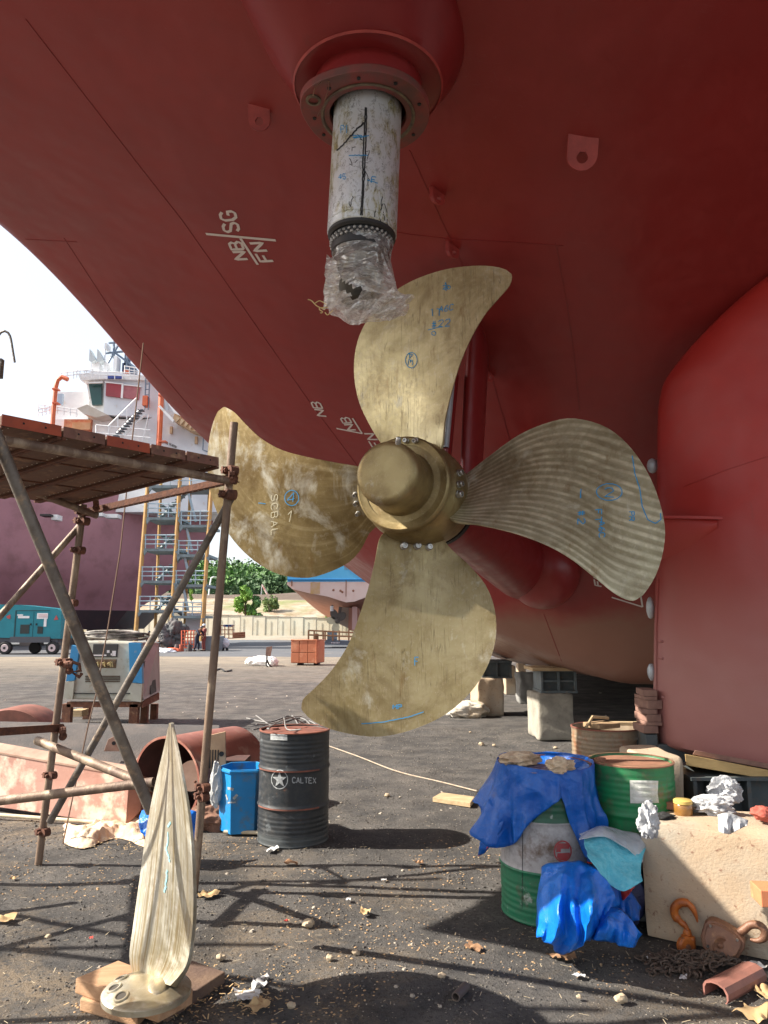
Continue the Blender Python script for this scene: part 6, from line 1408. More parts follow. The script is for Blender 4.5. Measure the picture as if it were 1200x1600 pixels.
pbox('blue_name_board', 167, 587, 190, 591, 61.8, .2, pm('name_board_blue', (.04, .07, .3), rough=.5), sa)
ppoly('bridge_wing', [(120, 638), (136, 632), (152, 640), (168, 648), (150, 652), (130, 646)], 61.5, 3, pm('wing_underside', (.42, .37, .3), (.5, .46, .42), 1, .6), sa)
pbox('side_window', 89, 615, 98, 632, 63, .3, pm('pale_glass', (.35, .45, .55), rough=.2), sa)
pbox('port_house', 84, 612, 140, 655, 64, 6, SW, sa)
ptube('orange_pipe', [(80, 700), (83, 650), (87, 605), (90, 594), (97, 589), (106, 593)], 61, .20, PO, sa)
for y in (628, 606): pbox('pipe_clamp', 81, y, 90, y + 2.2, 60.7, .6, PO, sa)
ptube('orange_pipe', [(247, 715), (250, 660), (253, 600), (255, 570)], 61, .24, PO, sa)
for y in (616, 688): pbox('pipe_clamp', 247, y, 259, y + 2.2, 60.7, .6, PO, sa)
for x in (140, 152): ppoly('cone_antenna', [(x, 545), (x + 9, 562), (x + 3, 566), (x - 1, 563)], 63, .8, pm('cone_grey', (.45, .5, .52), rough=.5), sa)
for x, y0, y1, w2 in ((142, 564, 580, 14), (162, 566, 580, 6), (176, 556, 586, 7), (163, 536, 545, 4)): pbox('antenna_base', x, y0, x + w2, y1, 63.5, 1, SW, sa)
ptube('antenna_pole', [(164, 545), (164, 580)], 63.6, .07, RAILW, sa)
MST = pm('mast_blue_grey', (.16, .22, .30), (.1, .14, .2), 2, .5)
for q in ([(178, 515), (178, 560)], [(168, 520), (198, 520)], [(198, 515), (198, 585)], [(165, 552), (205, 548)], [(170, 536), (200, 534)], [(166, 572), (190, 530)], [(190, 530), (205, 560)], [(178, 550), (212, 575)], [(204, 556), (226, 556)], [(168, 508), (178, 516)]):
    ptube('mast_bar', q, 64, .10, MST, sa, n=6)
pbox('funnel_top', 193, 545, 199, 585, 64, 1, pm('funnel_dark', (.05, .07, .13)), sa); pbox('funnel_base', 190, 567, 204, 586, 64, 2, pm('funnel_dark', (.05, .07, .13)), sa); pbox('life_ring_box', 193, 578, 200, 585, 62, .4, PO, sa)
for x in (226, 232): ptube('ladder_rail', [(x, 640), (x + 3, 560)], 61.5, .06, MST, sa, n=6)
for k in range(9): ptube('ladder_rung', [(226 + k * .3, 634 - k * 8.5), (232.4 + k * .3, 634 - k * 8.5)], 61.5, .045, MST, sa, n=5)
pbox('orange_raft', 222, 618, 230, 633, 61.2, .8, PO, sa)
# outside stair with treads
for q in ([(178, 682), (219, 640)], [(186, 688), (226, 648)]): ptube('stair_stringer', q, 61.0, .10, SW, sa, n=6)
for k in range(11):
    x = 182 + k * 3.9; y = 682 - k * 4.05; mb = MB(); a = W(x, y, 61.0); mb.box(a, (.42, .5, .10)); mb.build('stair_tread', pm('tread_dark', (.10, .11, .13)), sa)
for q in ([(170, 665), (213, 622)], [(170, 682), (170, 665)], [(184, 668), (184, 651)], [(198, 655), (198, 638)], [(213, 640), (213, 622)], [(150, 664), (235, 672)], [(150, 676), (235, 684)], [(232, 648), (222, 690)], [(150, 664), (150, 690)]): ptube('stair_rail', q, 60.8, .05, RAILW, sa, n=5)
mb = MB()
for (x0, y0, x1, y1, nn) in ((95, 583, 145, 577, 5), (120, 579, 215, 583, 8), (195, 572, 232, 578, 5), (262, 610, 345, 650, 10), (60, 640, 78, 636, 3), (60, 632, 120, 640, 6)):
    for dy in (0, 5): mb.tube([W(x0, y0 + dy, 61.4), W(x1, y1 + dy, 61.4)], .045, 5)
    for k in range(nn + 1): x = x0 + (x1 - x0) * k / nn; y = y0 + (y1 - y0) * k / nn; mb.tube([W(x, y - 1, 61.4), W(x, y + 11, 61.4)], .04, 5)
mb.build('railing', RAILW, sa, kind='stuff')
ppoly('boat_deck', [(262, 630), (278, 636), (330, 664), (326, 670), (272, 645)], 60.5, 3, SW, sa)
ppoly('deck_underside', [(272, 646), (326, 670), (318, 678), (296, 672), (270, 656)], 60.8, 2.6, pm('tan_soffit', (.55, .40, .25), (.45, .3, .18), 1.5, .7), sa)
for k in range(7): x = 276 + k * 7.3; y = 651 + k * 3.5; ppoly('deck_bracket', [(x, y), (x + 5, y + 2), (x - 1, y + 9), (x - 3, y + 7)], 60.4, .25, pm('tan_soffit', (.55, .4, .25)), sa)
ppoly('white_brace', [(247, 635), (250, 633), (272, 656), (270, 660)], 60.2, .3, SW, sa)
for x, y in ((265, 666), (304, 682)): pbox('wall_bracket', x, y, x + 4, y + 11, 61.8, .3, pm('tan_soffit', (.55, .4, .25)), sa)
for q in ((262, 596, 276, 614), (281, 604, 290, 618)): pbox('side_window', *q, 61.9, .3, pm('pale_teal_glass', (.25, .4, .42), rough=.2), sa)
pbox('upper_side', 258, 592, 300, 660, 64, 5, SW, sa)
for k, ch in enumerate('IMO 9570701'):
    if ch == ' ': continue
    b = W(257.5 + k * 1.75, 693 + k * .75, 62.1); mb = MB()
    for st in FONT[ch]: 
        for i in range(len(st) - 1):
            a_ = b + V((st[i][0] * .062, 0, st[i][1] * .20)); c_ = b + V((st[i + 1][0] * .062, 0, st[i + 1][1] * .20)); mb.tube([a_, c_], .018, 4)
    mb.build('letter', BLACK, sa)
ptube('drain_pipe', [(318, 681), (317, 703), (325, 706)], 61.8, .05, MST, sa)

# stair tower
YT = 54
tw = thing('stair_tower', (W(265, 900, YT).x, YT, 0), 'yellow post access stair tower standing against the mauve ship', 'stair tower')
def tx(px, z, Y=YT): return V((W(px, 900, Y).x, Y, z))
def zt_(y): return W(250, y, YT).z
for (t0, t1) in (((233, 735), (211, 1002)), ((282, 735), (266, 1002)), ((332, 740), (314, 1002))):
    ptube('post', [t0, t1], YT, .16, YP, tw)
for x in (246, 292, 322): ptube('post', [(x + 6, 745), (x - 4, 995)], YT + 3, .12, YP, tw)
lv = [(758, 232, 332), (808, 228, 282), (820, 280, 330), (857, 224, 278), (866, 276, 326), (907, 219, 274), (913, 272, 323), (953, 215, 270), (962, 268, 318)]
for y, x0, x1 in lv:
    pbox('landing', x0, y, x1, y + 4, YT - .1, 3, TGREY, tw)
    for sx in (x0, x1 - 5): ppoly('gusset', [(sx, y + 4), (sx + 6, y + 4), (sx + (1 if sx == x0 else 5), y + 11)], YT - .15, .15, TGREY, tw)
mb = MB()
for y, x0, x1 in lv:
    for dy in (-7, -14, -21): mb.tube([W(x0 + 2, y + dy, YT - .1), W(x1 - 1, y + dy, YT - .1)], .045, 5)
    for k in range(4): x = x0 + 3 + (x1 - x0 - 6) * k / 3; mb.tube([W(x, y, YT - .1), W(x + .6, y - 22, YT - .1)], .045, 5)
mb.build('railing', RAILB, tw, kind='stuff')
for k, (x0, y0, x1, y1) in enumerate(((250, 810, 292, 770), (296, 822, 252, 790), (248, 860, 290, 818), (294, 868, 252, 836), (245, 908, 288, 866), (290, 915, 250, 884), (243, 955, 285, 913), (286, 962, 248, 932))):
    for dy in (0, 1): pass
    ptube('stair_stringer', [(x0, y0), (x1, y1)], YT + 1.2 + (k % 2) * .9, .12, TGREY, tw, n=6)
    for j in range(8):
        t = (j + .5) / 8; mb = MB(); a = W(x0 + (x1 - x0) * t, y0 + (y1 - y0) * t - 1, YT + 1.2 + (k % 2) * .9); mb.box(a, (.30, .85, .07)); mb.build('stair_tread', TGREY, tw)
for k, (x0, y0, x1, y1) in enumerate(((293, 765, 306, 815), (291, 822, 300, 862), (288, 868, 298, 910), (286, 915, 294, 955))): ptube('brace', [(x0, y0), (x1, y1)], YT + .3, .10, RAILB, tw, n=6)
ppoly('white_screen', [(292, 958), (313, 958), (312, 985), (288, 985)], YT + 2, .1, SWD, tw)

# teal compressor on wheels
YC = 43.5
co = thing('air_compressor', (W(30, 1020, YC).x, YC, 0), 'teal trailer air compressor on wheels in front of the mauve ship', 'compressor')
TEAL = pm('teal_paint', (.004, .20, .26), (.003, .16, .21), .8, .4); TEALD = pm('teal_dark_gap', (.01, .05, .06))
ppoly('body', [(-30, 944), (30, 945), (88, 951), (96, 955), (94, 998), (-30, 996)], YC, 2.0, TEAL, co)
pbox('chassis', -30, 996, 90, 1004, YC + .1, 1.8, pm('chassis_grey', (.07, .075, .09)), co); pbox('skirt', 15, 995, 78, 1004, YC - .05, .1, pm('chassis_grey', (.07, .075, .09)), co)
for x in (8, 37, 82):
    c_ = W(x - 1, 1011, YC); mb = MB(); r_ = .38 if x != 37 else .36; mb.lathe([(.0001, 0), (r_ - .05, 0), (r_, .05), (r_, .22), (r_ - .06, .27), (.0001, .27)], V((c_.x, YC + (.0 if x != 37 else 1.4), r_)), (0, 1, 0), 24); wl = mb.build('wheel', BLACK, co, smooth=True, sharp=40)
    if x != 37: mb = MB(); mb.lathe([(.0001, -.01), (.10, -.01), (.2, -.03), (.22, .0)], V((c_.x, YC, r_)), (0, 1, 0), 20); rim_ = mb.build('rim', pm('pinkish_rim', (.6, .5, .5)), wl, smooth=True); mb = MB(); mb.cyl(V((c_.x, YC - .04, r_)), V((c_.x, YC - .01, r_)), .07, 10); mb.build('hub_cap', BLACK, wl)
pbox('door_gap', 50.5, 956, 53, 995, YC - .02, .05, TEALD, co); pbox('door_top_gap', 24, 953.5, 78, 954.5, YC - .02, .05, TEALD, co); pbox('door_gap', 23, 955, 24, 995, YC - .02, .05, TEALD, co)
for q in ((31, 976, 46, 990), (58, 979, 67, 990)):
    g_ = pbox('grille', *q, YC - .03, .06, pm('grille_dark', (.02, .03, .03)), co)
for q in ((27, 960, 36, 962), (28, 962.5, 46, 966)): pbox('white_lettering', *q, YC - .03, .02, pm('sticker_white', (.7, .7, .72)), co)
for q in ((57.5, 958, 75, 967), (68, 967, 73, 979)): pbox('white_sticker', *q, YC - .03, .02, pm('sticker_white', (.7, .7, .72)), co)
for q in ((60, 960.5, 74, 961.2), (60, 963.5, 74, 964.2)): pbox('red_print', *q, YC - .045, .01, LOGO, co)
ppoly('red_mark', [(88, 961), (91, 968), (84, 969)], YC - .03, .02, LOGO, co); ppoly('red_mark', [(10, 963), (16, 960), (16, 967), (11, 966)], YC - .03, .02, LOGO, co)
for x in (46.5, 55.5): pbox('door_latch', x, 974, x + 2, 977, YC - .06, .05, BLACK, co)

# welding generator
YW = 13.0
wg = thing('welding_generator', (W(170, 1120, YW).x, YW, 0), 'boxy blue and cream welding generator on rusty legs behind the scaffold', 'generator')
CRM = pm('cream_machine_paint', (.46, .47, .40), (.38, .38, .31), 2.5, .5, dirt=(.30, .20, .11), dscale=5, dfac=(.58, .7)); BLU = pm('machine_blue', (.03, .27, .56), (.03, .22, .46), 3, .45, dirt=(.3, .35, .4), dscale=8, dfac=(.62, .72)); CRS = pm('machine_side_grey', (.34, .33, .34), (.28, .27, .28), 2, .5, dirt=(.25, .16, .1), dscale=5, dfac=(.6, .72))
def W2(px, py, Y): return W(px, py, Y)
d2 = 1.15
mb = MB(); fpts = [(128, 1003), (205, 1005), (221, 1098), (100, 1094)]
FP = [W(128, 1001, YW), W(205, 1003, YW), W(222, 1096, YW - .05), W(98, 1092, YW - .05)]
bkx = [W(150, 1000, YW + d2), W(247, 1003, YW + d2 * .9), W(248, 1082, YW + d2), W(120, 1080, YW + d2)]
mb.hexa([FP[3], FP[2], bkx[2], bkx[3], FP[0], FP[1], bkx[1], bkx[0]]); mb.build('body', CRM, wg, bevel=.03)
ppoly('side_panel', [(206, 1004), (246, 1006), (249, 1050), (243, 1082), (224, 1097)], YW + .0, .01, CRS, wg) if False else None
mb = MB(); sp_ = [FP[1] + V((.012, .02, -.02)), bkx[1] + V((.012, 0, -.02)), bkx[2] + V((.012, 0, .02)), FP[2] + V((.012, .02, .02))]; mb.prism(sp_, V((.01, 0, 0))); sd2 = mb.build('side_panel', CRS, wg)
def on_side(u, v): a = sp_[0].lerp(sp_[1], u); b = sp_[3].lerp(sp_[2], u); return a.lerp(b, v) + V((.018, -.004, 0))
for u0, v0, u1, v1 in ((.25, .34, .75, .52), (.38, .72, .72, .96)):
    mb = MB(); mb.prism([on_side(u0, v0), on_side(u1, v0), on_side(u1, v1), on_side(u0, v1)], V((.01, 0, 0))); mb.build('side_vent', BLACK, sd2)
for pts in ([(112, 1008), (124, 1012), (116, 1063), (103, 1065)], [(201, 1004), (220, 1005), (222, 1068), (203, 1066)]): ppoly('blue_corner', pts, YW - .09, .1, BLU, wg)
ppoly('cream_corner', [(102, 1066), (116, 1064), (113, 1093), (99, 1092)], YW - .10, .1, CRM, wg); ppoly('cream_corner', [(203, 1067), (222, 1069), (220, 1097), (204, 1095)], YW - .10, .1, CRM, wg)
rc_ = pbox('display_recess', 144, 1006, 184, 1027, YW - .03, .05, pm('recess_dark', (.05, .05, .05), rough=.2), wg, bevel=.01)
for q in ((167, 1016, 171, 1020), (175, 1017, 181, 1025), (173, 1021, 176, 1024), (146, 1023, 166, 1025)): pbox('paper_tag', *q, YW - .045, .01, pm('sticker_white', (.7, .7, .72)), rc_)
pbox('socket_recess', 143, 1030, 182, 1044, YW - .03, .05, pm('brown_dirt', (.10, .07, .045), (.2, .14, .08), 20, .8), wg, bevel=.01)
for x in (147, 158, 164, 171): mb = MB(); p = W(x, 1037, YW - .03); mb.cyl(p, p + V((0, -.06, 0)), .03, 10); mb.build('socket', pm('brass_socket', (.35, .25, .12), rough=.4, metal=.5), wg)
for x in (150, 160, 169, 172): ptube('plug_lead', [(x, 1037, YW - .1), (x + 3, 1034, YW - .12), (x + 4, 1042, YW - .1)], YW, .012, pm('yellow_lead', (.5, .42, .2)), wg)
for k in range(4):
    pbox('vent_slot', 133, 1056 + k * 2.7, 187, 1057.5 + k * 2.7, YW - .05, .04, pm('vent_dark', (.08, .05, .03)), wg)
pbox('body_gap', 113, 1083, 203, 1084.3, YW - .07, .04, BLACK, wg)
pbox('base_frame', 104, 1097, 220, 1105, YW, .12, RUST, wg); mb = MB(); mb.hexa([W(221, 1106, YW), W(223, 1106, YW), W(249, 1093, YW + d2), W(246, 1093, YW + d2), W(221, 1096, YW), W(223, 1096, YW), W(249, 1082, YW + d2), W(246, 1082, YW + d2)]); mb.build('base_frame', RUST, wg)
for x, Y_, yb in ((104, YW, 1128), (209, YW, 1128), (225, YW + .6, 0), (240, YW + d2, 0), (135, YW + d2, 0)):
    a = W(x, 1100, Y_); mb = MB(); mb.box((a.x, Y_ + .06, a.z / 2), (.15 if Y_ == YW else .12, .12, a.z)); mb.build('leg', RUST, wg, bevel=.004)
pbox('wood_chock', 110, 1110, 128, 1120, YW + .5, .3, WOODP, wg)
mb = MB(); base = W(178, 999, YW + .35); 
for k in range(6):
    rr = .42 + .05 * sin(k * 2.1); cxo = R.uniform(-.12, .12); mb.tube([base + V((cxo + rr * cos(a) * 1.25, .22 * sin(a) + R.uniform(-.01, .01), .02 + k * .022 + .02 * sin(a * 2 + k))) for a in [2 * pi * q / 30 for q in range(31)]], .020, 6)
tag(mb.build('cable_coil', pm('cable_grey', (.30, .28, .25), (.06, .055, .05), 5, .6), smooth=True), 'grey cables coiled on top of the welding generator', 'cable')

# ================================================================ background ship with blue stern
YB = 74
sb = thing('blue_stern_ship', (W(540, 950, YB).x, YB + 8, 0), 'blue and faded pink ship stern seen beyond the bottom blade', 'ship')
BLUB = pm('hull_blue', (.08, .42, .72), (.12, .48, .76), .4, .5, dirt=(.10, .2, .34), dscale=.9, dfac=(.6, .75)); PINKB = pm('hull_faded_pink', (.82, .62, .54), (.76, .52, .44), .5, .7, dirt=(.60, .33, .10), dscale=.5, dfac=(.60, .68)); BRNB = pm('hull_brown_pink', (.42, .19, .14), (.36, .16, .11), .5, .7)
tr = [(449, 902), (448, 913), (456, 920), (480, 926), (512, 932), (540, 941), (553, 940), (572, 933), (600, 926), (640, 920), (655, 913), (654, 902)]
ppoly('transom_pink', [(449, 909)] + tr[1:-1] + [(654, 909)], YB, 1.0, PINKB, sb)
ppoly('transom_blue', [(449, 902), (450, 820), (654, 820), (654, 909), (449, 909)], YB - .02, 1.0, BLUB, sb)
pbox('rubbing_band', 449, 905, 654, 907, YB - .12, .1, pm('band_blue', (.02, .18, .42)), sb)
# underside running forward and down to the keel
A_ = [W(x, y, YB + 1.0) for x, y in tr[1:-1]]; n = len(A_); Bq = []
cx_ = W(551, 900, YB).x
for k, p in enumerate(A_): 
    f = (p.x - cx_) / 7.2; Bq.append(V((cx_ + f * 6.4, YB + 22, .95 + 3.3 * abs(f) ** 1.6)))
rows = [[A_[k].lerp(Bq[k], u) + V((0, 0, -.0)) for k in range(n)] for u in [i / 8 for i in range(9)]]
mb = MB(); mb.grid(rows); mb.build('stern_underside', BRNB, sb, smooth=True)
mb = MB(); mb.hexa([W(449, 913, YB + 1), W(655, 913, YB + 1), V((W(655, 913, YB).x, YB + 60, 3.5)), V((W(449, 913, YB).x, YB + 60, 3.5)), W(449, 820, YB + 1), W(655, 820, YB + 1), V((W(655, 913, YB).x, YB + 60, 13)), V((W(449, 913, YB).x, YB + 60, 13))]); mb.build('side_shell', BLUB, sb)
mb = MB(); mb.hexa([V((cx_ - .6, YB + 4, 1.1)), V((cx_ + .6, YB + 4, 1.1)), V((cx_ + .6, YB + 22, .9)), V((cx_ - .6, YB + 22, .9)), V((cx_ - .5, YB + 3, 3.4)), V((cx_ + .5, YB + 3, 3.4)), V((cx_ + .6, YB + 22, 3)), V((cx_ - .6, YB + 22, 3))]); mb.build('skeg', BRNB, sb)
pbox('rudder_post', 550, 948, 558, 984, YB + 1.5, .6, pm('post_pink', (.48, .3, .27)), sb)
ppoly('skeg_web', [(530, 948), (552, 950), (552, 984), (545, 982), (528, 974)], YB + 4, .4, pm('skeg_grey', (.32, .28, .24)), sb)
pbox('rust_streak', 540, 906, 541.5, 932, YB - .05, .04, pm('streak_rust', (.32, .14, .08)), sb); pbox('rust_streak', 455, 906, 457, 916, YB - .05, .04, pm('streak_rust', (.32, .14, .08)), sb)
pbox('rust_streak', 485, 910, 500, 928, YB - .03, .03, pm('streak_ochre', (.62, .38, .16), (.62, .42, .3), 1, .8), sb)
for k in range(6): pbox('stern_letter', 538 + k * 2.5, 884, 539.3 + k * 2.5, 890, YB - .08, .05, pm('faded_letter', (.26, .30, .32)), sb)
pbox('letter_board', 536, 882, 554, 884, YB - .1, .08, pm('sticker_white', (.7, .7, .72)), sb); pbox('deck_fitting', 560, 889, 567, 892, YB - .4, .4, BLACK, sb)
for x, y in ((521, 922), (532, 923), (535, 925), (552, 923)): mb = MB(); mb.sphere(W(x, y, YB - .02), .12, 8, 6, (1, .3, 1)); mb.build('rust_spot', pm('streak_rust', (.32, .14, .08)), sb)
pw = thing('far_propeller', W(526, 970, YB + 2.2), 'small pale propeller under the blue ship stern', 'propeller')
PPL = pm('pale_prop', (.56, .52, .36), (.45, .42, .3), 1, .5)
for k, (x0, y0) in enumerate(((510, 969), (523, 991), (540, 958), (519, 952))):
    c_ = (526, 970); d_ = ((x0 - c_[0]), (y0 - c_[1])); L_ = math.hypot(*d_); nx_, ny_ = -d_[1] / L_, d_[0] / L_; pts = []
    for a in range(14):
        t = 2 * pi * a / 14; pts.append((c_[0] + d_[0] * (.55 + .45 * cos(t)) + nx_ * 6 * sin(t), c_[1] + d_[1] * (.55 + .45 * cos(t)) + ny_ * 6 * sin(t)))
    ppoly('blade', pts, YB + 2.2, .12, PPL if k < 2 else pm('prop_dark', (.10, .09, .08)), pw)
mb = MB(); mb.sphere(W(527, 970, YB + 2.2), .28, 12, 8); mb.build('hub', pm('prop_dark', (.1, .09, .08)), pw, smooth=True)
ptube('shaft_strut', [(519, 945), (520, 958), (526, 968)], YB + 2.4, .10, pm('prop_dark', (.1, .09, .08)), sb); ptube('shaft_strut', [(532, 948), (530, 962), (526, 970)], YB + 2.4, .16, pm('prop_dark', (.1, .09, .08)), sb); ptube('anode_roll', [(518.5, 947), (518.5, 955)], YB + 2.2, .18, SW, sb)
# rail and grey machine near it
YR = 56
rl = thing('rusty_barge_rail', W(515, 1005, YR), 'rusty pipe railing on a low grey base under the blue ship', 'railing')
RR = pm('rail_rust', (.36, .20, .10), (.26, .13, .07), 2, .8)
for q in ([(482, 985), (560, 989)], [(482, 992), (560, 995)], ): ptube('rail', q, YR, .07, RR, rl, n=6)
for x in (482, 491, 505, 508, 520, 530, 545, 558): ptube('stanchion', [(x, 985), (x, 1001)], YR, .07, RR, rl, n=6)
ppoly('grey_base', [(508, 1000), (560, 1002), (560, 1009), (508, 1006)], YR + .1, 2.5, pm('barge_grey', (.12, .15, .18)), rl)
pbox('grey_machine', 511, 986, 526, 1001, YR + .4, 1.0, pm('machine_grey', (.26, .33, .38), (.2, .25, .28), 1, .5), rl, bevel=.1); pbox('rust_part', 490, 990, 497, 1000, YR + .3, .6, RR, rl, bevel=.05)
for k in range(6): pbox('white_letter', 517.5 + k * 2.3, 1003.4, 518.8 + k * 2.3, 1005.4, YR + .02, .06, pm('sticker_white', (.7, .7, .72)), rl)
# copper coloured steel box
YX = 32.2
cb = thing('copper_box', (W(480, 1037, YX).x, YX, 0), 'shiny copper brown steel box standing alone in the sunlit yard', 'steel box')
CUP = pm('copper_sheet', (.46, .17, .09), (.36, .12, .065), 1.2, .38, rough2=.5, metal=.5, dirt=(.6, .3, .18), dscale=1.6, dfac=(.5, .7))
a = W(454, 1038, YX); b = W(494, 1041, YX - .2); h_ = W(494, 1000, YX).z; c2 = W(507, 1039, YX + .7); 
for name, q0, q1, z0, z1 in (('front_panel', a, b, .12, h_ * .5), ('front_panel', a, b, h_ * .5 + .02, h_), ('side_panel', b, c2, .12, h_)):
    mb = MB(); n_2 = 1 if name == 'side_panel' else 3
    for k in range(n_2):
        mb = MB(); u0 = q0.lerp(q1, k / n_2 + .008); u1 = q0.lerp(q1, (k + 1) / n_2 - .008); bk_ = V((.0, .25, 0)) if name == 'front_panel' else V((-.2, .1, 0))
        mb.prism([V((u0.x, u0.y, z0)), V((u1.x, u1.y, z0)), V((u1.x, u1.y, z1)), V((u0.x, u0.y, z1))], bk_); mb.build(name, CUP, cb, bevel=.01)
mb = MB(); mb.prism([V((a.x + .03, a.y + .06, .1)), V((b.x, b.y + .06, .1)), V((c2.x - .03, c2.y, .1)), V((a.x + .3, a.y + 1.0, .1))], V((0, 0, h_ - .14))); mb.build('core', pm('copper_dark', (.2, .08, .05)), cb)
mb = MB(); mb.tube([V((q.x, q.y - .02, h_)) for q in (a, b, c2)], .03, 6); mb.build('top_edge', CUP, cb); mb = MB(); mb.tube([V((b.x + .01, b.y - .03, .1)), V((b.x + .01, b.y - .03, h_))], .035, 6); mb.build('corner_post', CUP, cb)
for x in (464, 490): pbox('foot', x, 1037, x + 8, 1042, YX + .1, .8, BLACK, cb)
# pale lump with stick
lumpcloth('white_bag', G(409, 1040) + V((0, 0, .16)), (.66, .4, .26), pm('white_film_bag', (.78, .78, .76), (.66, .66, .64), 2, .4), 'white plastic bag heap lying in the yard beside the propped board', 'bag', seed=41, amp=.2)
lumpcloth('white_bag', G(426, 1041) + V((0, -.1, .18)), (.24, .2, .24), pm('white_film_bag', (.78, .78, .76)), 'small white bag right behind the stick of the propped board', 'bag', seed=43, amp=.2)
rs_ = thing('road_marker', G(421, 1044), 'small brown board on a bent stick standing in the yard', 'marker')
ppoly('board', [(416, 1011), (425, 1010), (422, 1026), (415, 1024)], 31, .12, pm('marker_brown', (.16, .10, .08), (.3, .2, .15), 3, .7), rs_); ptube('stick', [(417, 1024), (417, 1030), (420, 1038), (426, 1044)], 31, .035, BLACK, rs_); ptube('stick', [(417, 1030), (416, 1038), (419, 1044)], 31, .03, BLACK, rs_)

# ================================================================ boundary wall, bank, trees
CW = pm('panel_concrete', (.56, .52, .42), (.50, .44, .33), .5, .85, dirt=(.38, .26, .14), dscale=.9, dfac=(.60, .72)); CAPM = pm('wall_cap', (.22, .20, .17))
bw = thing('boundary_wall', (-10, 114, 0), 'long pale concrete panel wall at the far edge of the yard', 'wall')
x0 = W(-40, 980, 118).x; wpan = 16.4 / F * 118 * 1.2; k = 0; x = x0
pan = None
while x < 60:
    zt2 = 3.2 - (x + 30) * .03
    mb = MB(); yw = 116 - .22 * (x + 20); ra = -math.atan(.22); mb.box((x + wpan / 2, yw + .05 * sin(k * 1.7), zt2 / 2), (wpan * 1.01, .25, zt2), ra); mb.build('wall_panel', CW, bw); mb = MB(); mb.box((x + wpan / 2, yw, zt2 + .06), (wpan * 1.01, .4, .1), ra); mb.build('coping', CAPM, bw); mb = MB(); mb.box((x, yw - .11 + .11 * wpan * 0, zt2 / 2), (.10, .06, zt2 - .1), ra); mb.build('panel_joint', CAPM, bw)
    x += wpan; k += 1
EAR = bpy.data.materials.new('earth_bank'); EAR.use_nodes = True; n_, b_ = nodes_of(EAR); tc_ = n_.nodes.new('ShaderNodeTexCoord'); q_ = noisetex(n_, mapping(n_, tc_.outputs['Object'], (1, 1, 6)), .22, 9, .75); q2_ = noisetex(n_, mapping(n_, tc_.outputs['Object'], (1, .6, 2)), .03, 6, .6)
c_ = mixc(n_, (.46, .38, .29), (.29, .20, .12), mrange(n_, q_, .42, .6)); c_ = mixc(n_, c_, (.20, .22, .08), mrange(n_, q2_, .50, .58)); sp_2 = n_.nodes.new('ShaderNodeSeparateXYZ'); g_2 = n_.nodes.new('ShaderNodeNewGeometry'); n_.links.new(g_2.outputs['Position'], sp_2.inputs[0]); yq_ = math_(n_, 'ADD', sp_2.outputs[1], math_(n_, 'MULTIPLY', q2_, 14.0)); c_ = mixc(n_, c_, (.13, .095, .07), mrange(n_, yq_, 188, 194)); c_ = mixc(n_, c_, (.06, .08, .04), mrange(n_, yq_, 212, 222)); n_.links.new(c_, b_.inputs['Base Color']); b_.inputs['Roughness'].default_value = .95; bumpn(n_, b_, q_, 1, .8)
P = []
for i in range(50):
    Y = 126 + 5.5 * i; row = []
    for j in range(120):
        x = -190 + 3.6 * j; u = i / 49; pxl = 600 + F * x / Y
        h_ = interp([(126, 0.2), (140, 2.0), (152, 4.6), (172, 7.0), (185, 7.3), (196, 9.8), (230, 10), (280, 15.5), (340, 22), (400, 27.5)], Y) + 1.2 * nz3((x, Y, 0), .035) + .5 * nz3((x, Y, 0), .12)
        sl2 = interp([(-400, 1.0), (330, 1.0), (380, .96), (450, .72), (600, .60), (900, .4)], pxl); h_ = h_ if Y < 200 else 9 + (h_ - 9) * sl2
        row.append(V((x, Y, h_)))
    P.append(row)
mb = MB(); mb.grid(P); hill = mb.build('hill', EAR, smooth=True, kind='structure'); TBV = MB(); TBV.grid(P); TBV = TBV.bvh()
def hgt(x, y):
    l, _, _, _ = TBV.ray_cast(V((x, y, 200)), V((0, 0, -1))); return l.z if l else 0
def leafmat(name, a, b):
    m = pm(name, a, b, .8, .7, fac=(.35, .65)); return m
LF = [leafmat('forest_leaf_dark', (.028, .065, .022), (.05, .11, .03)), leafmat('forest_leaf_mid', (.05, .12, .03), (.09, .18, .045)), leafmat('tree_leaf_bright', (.13, .26, .03), (.20, .34, .05))]
BARK = pm('bark', (.14, .10, .07), (.09, .065, .05), 5, .9)
def crown(mb, c, rad, nn, sz, rr, thresh=-.12):
    c = V(c)
    for _ in range(nn):
        for _t in range(6):
            d = V((rr.gauss(0, 1), rr.gauss(0, 1), rr.gauss(0, 1))).normalized(); q = rr.random() ** .35
            p = V((d.x * rad[0], d.y * rad[1], d.z * rad[2])) * q
            if noise.noise((p + c) * (1.6 / max(rad))) > thresh: break
        a = V((rr.gauss(0, 1), rr.gauss(0, 1), rr.gauss(0, 1))).normalized(); b = a.cross(d).normalized() if a.cross(d).length > .1 else V((1, 0, 0)); s_ = sz * rr.uniform(.6, 1.4)
        p += c; o = len(mb.v); mb.v += [p - a * s_, p + b * s_ * .6, p + a * s_, p - b * s_ * .6 + d * s_ * .3]; mb.f.append((o, o + 1, o + 2, o + 3))
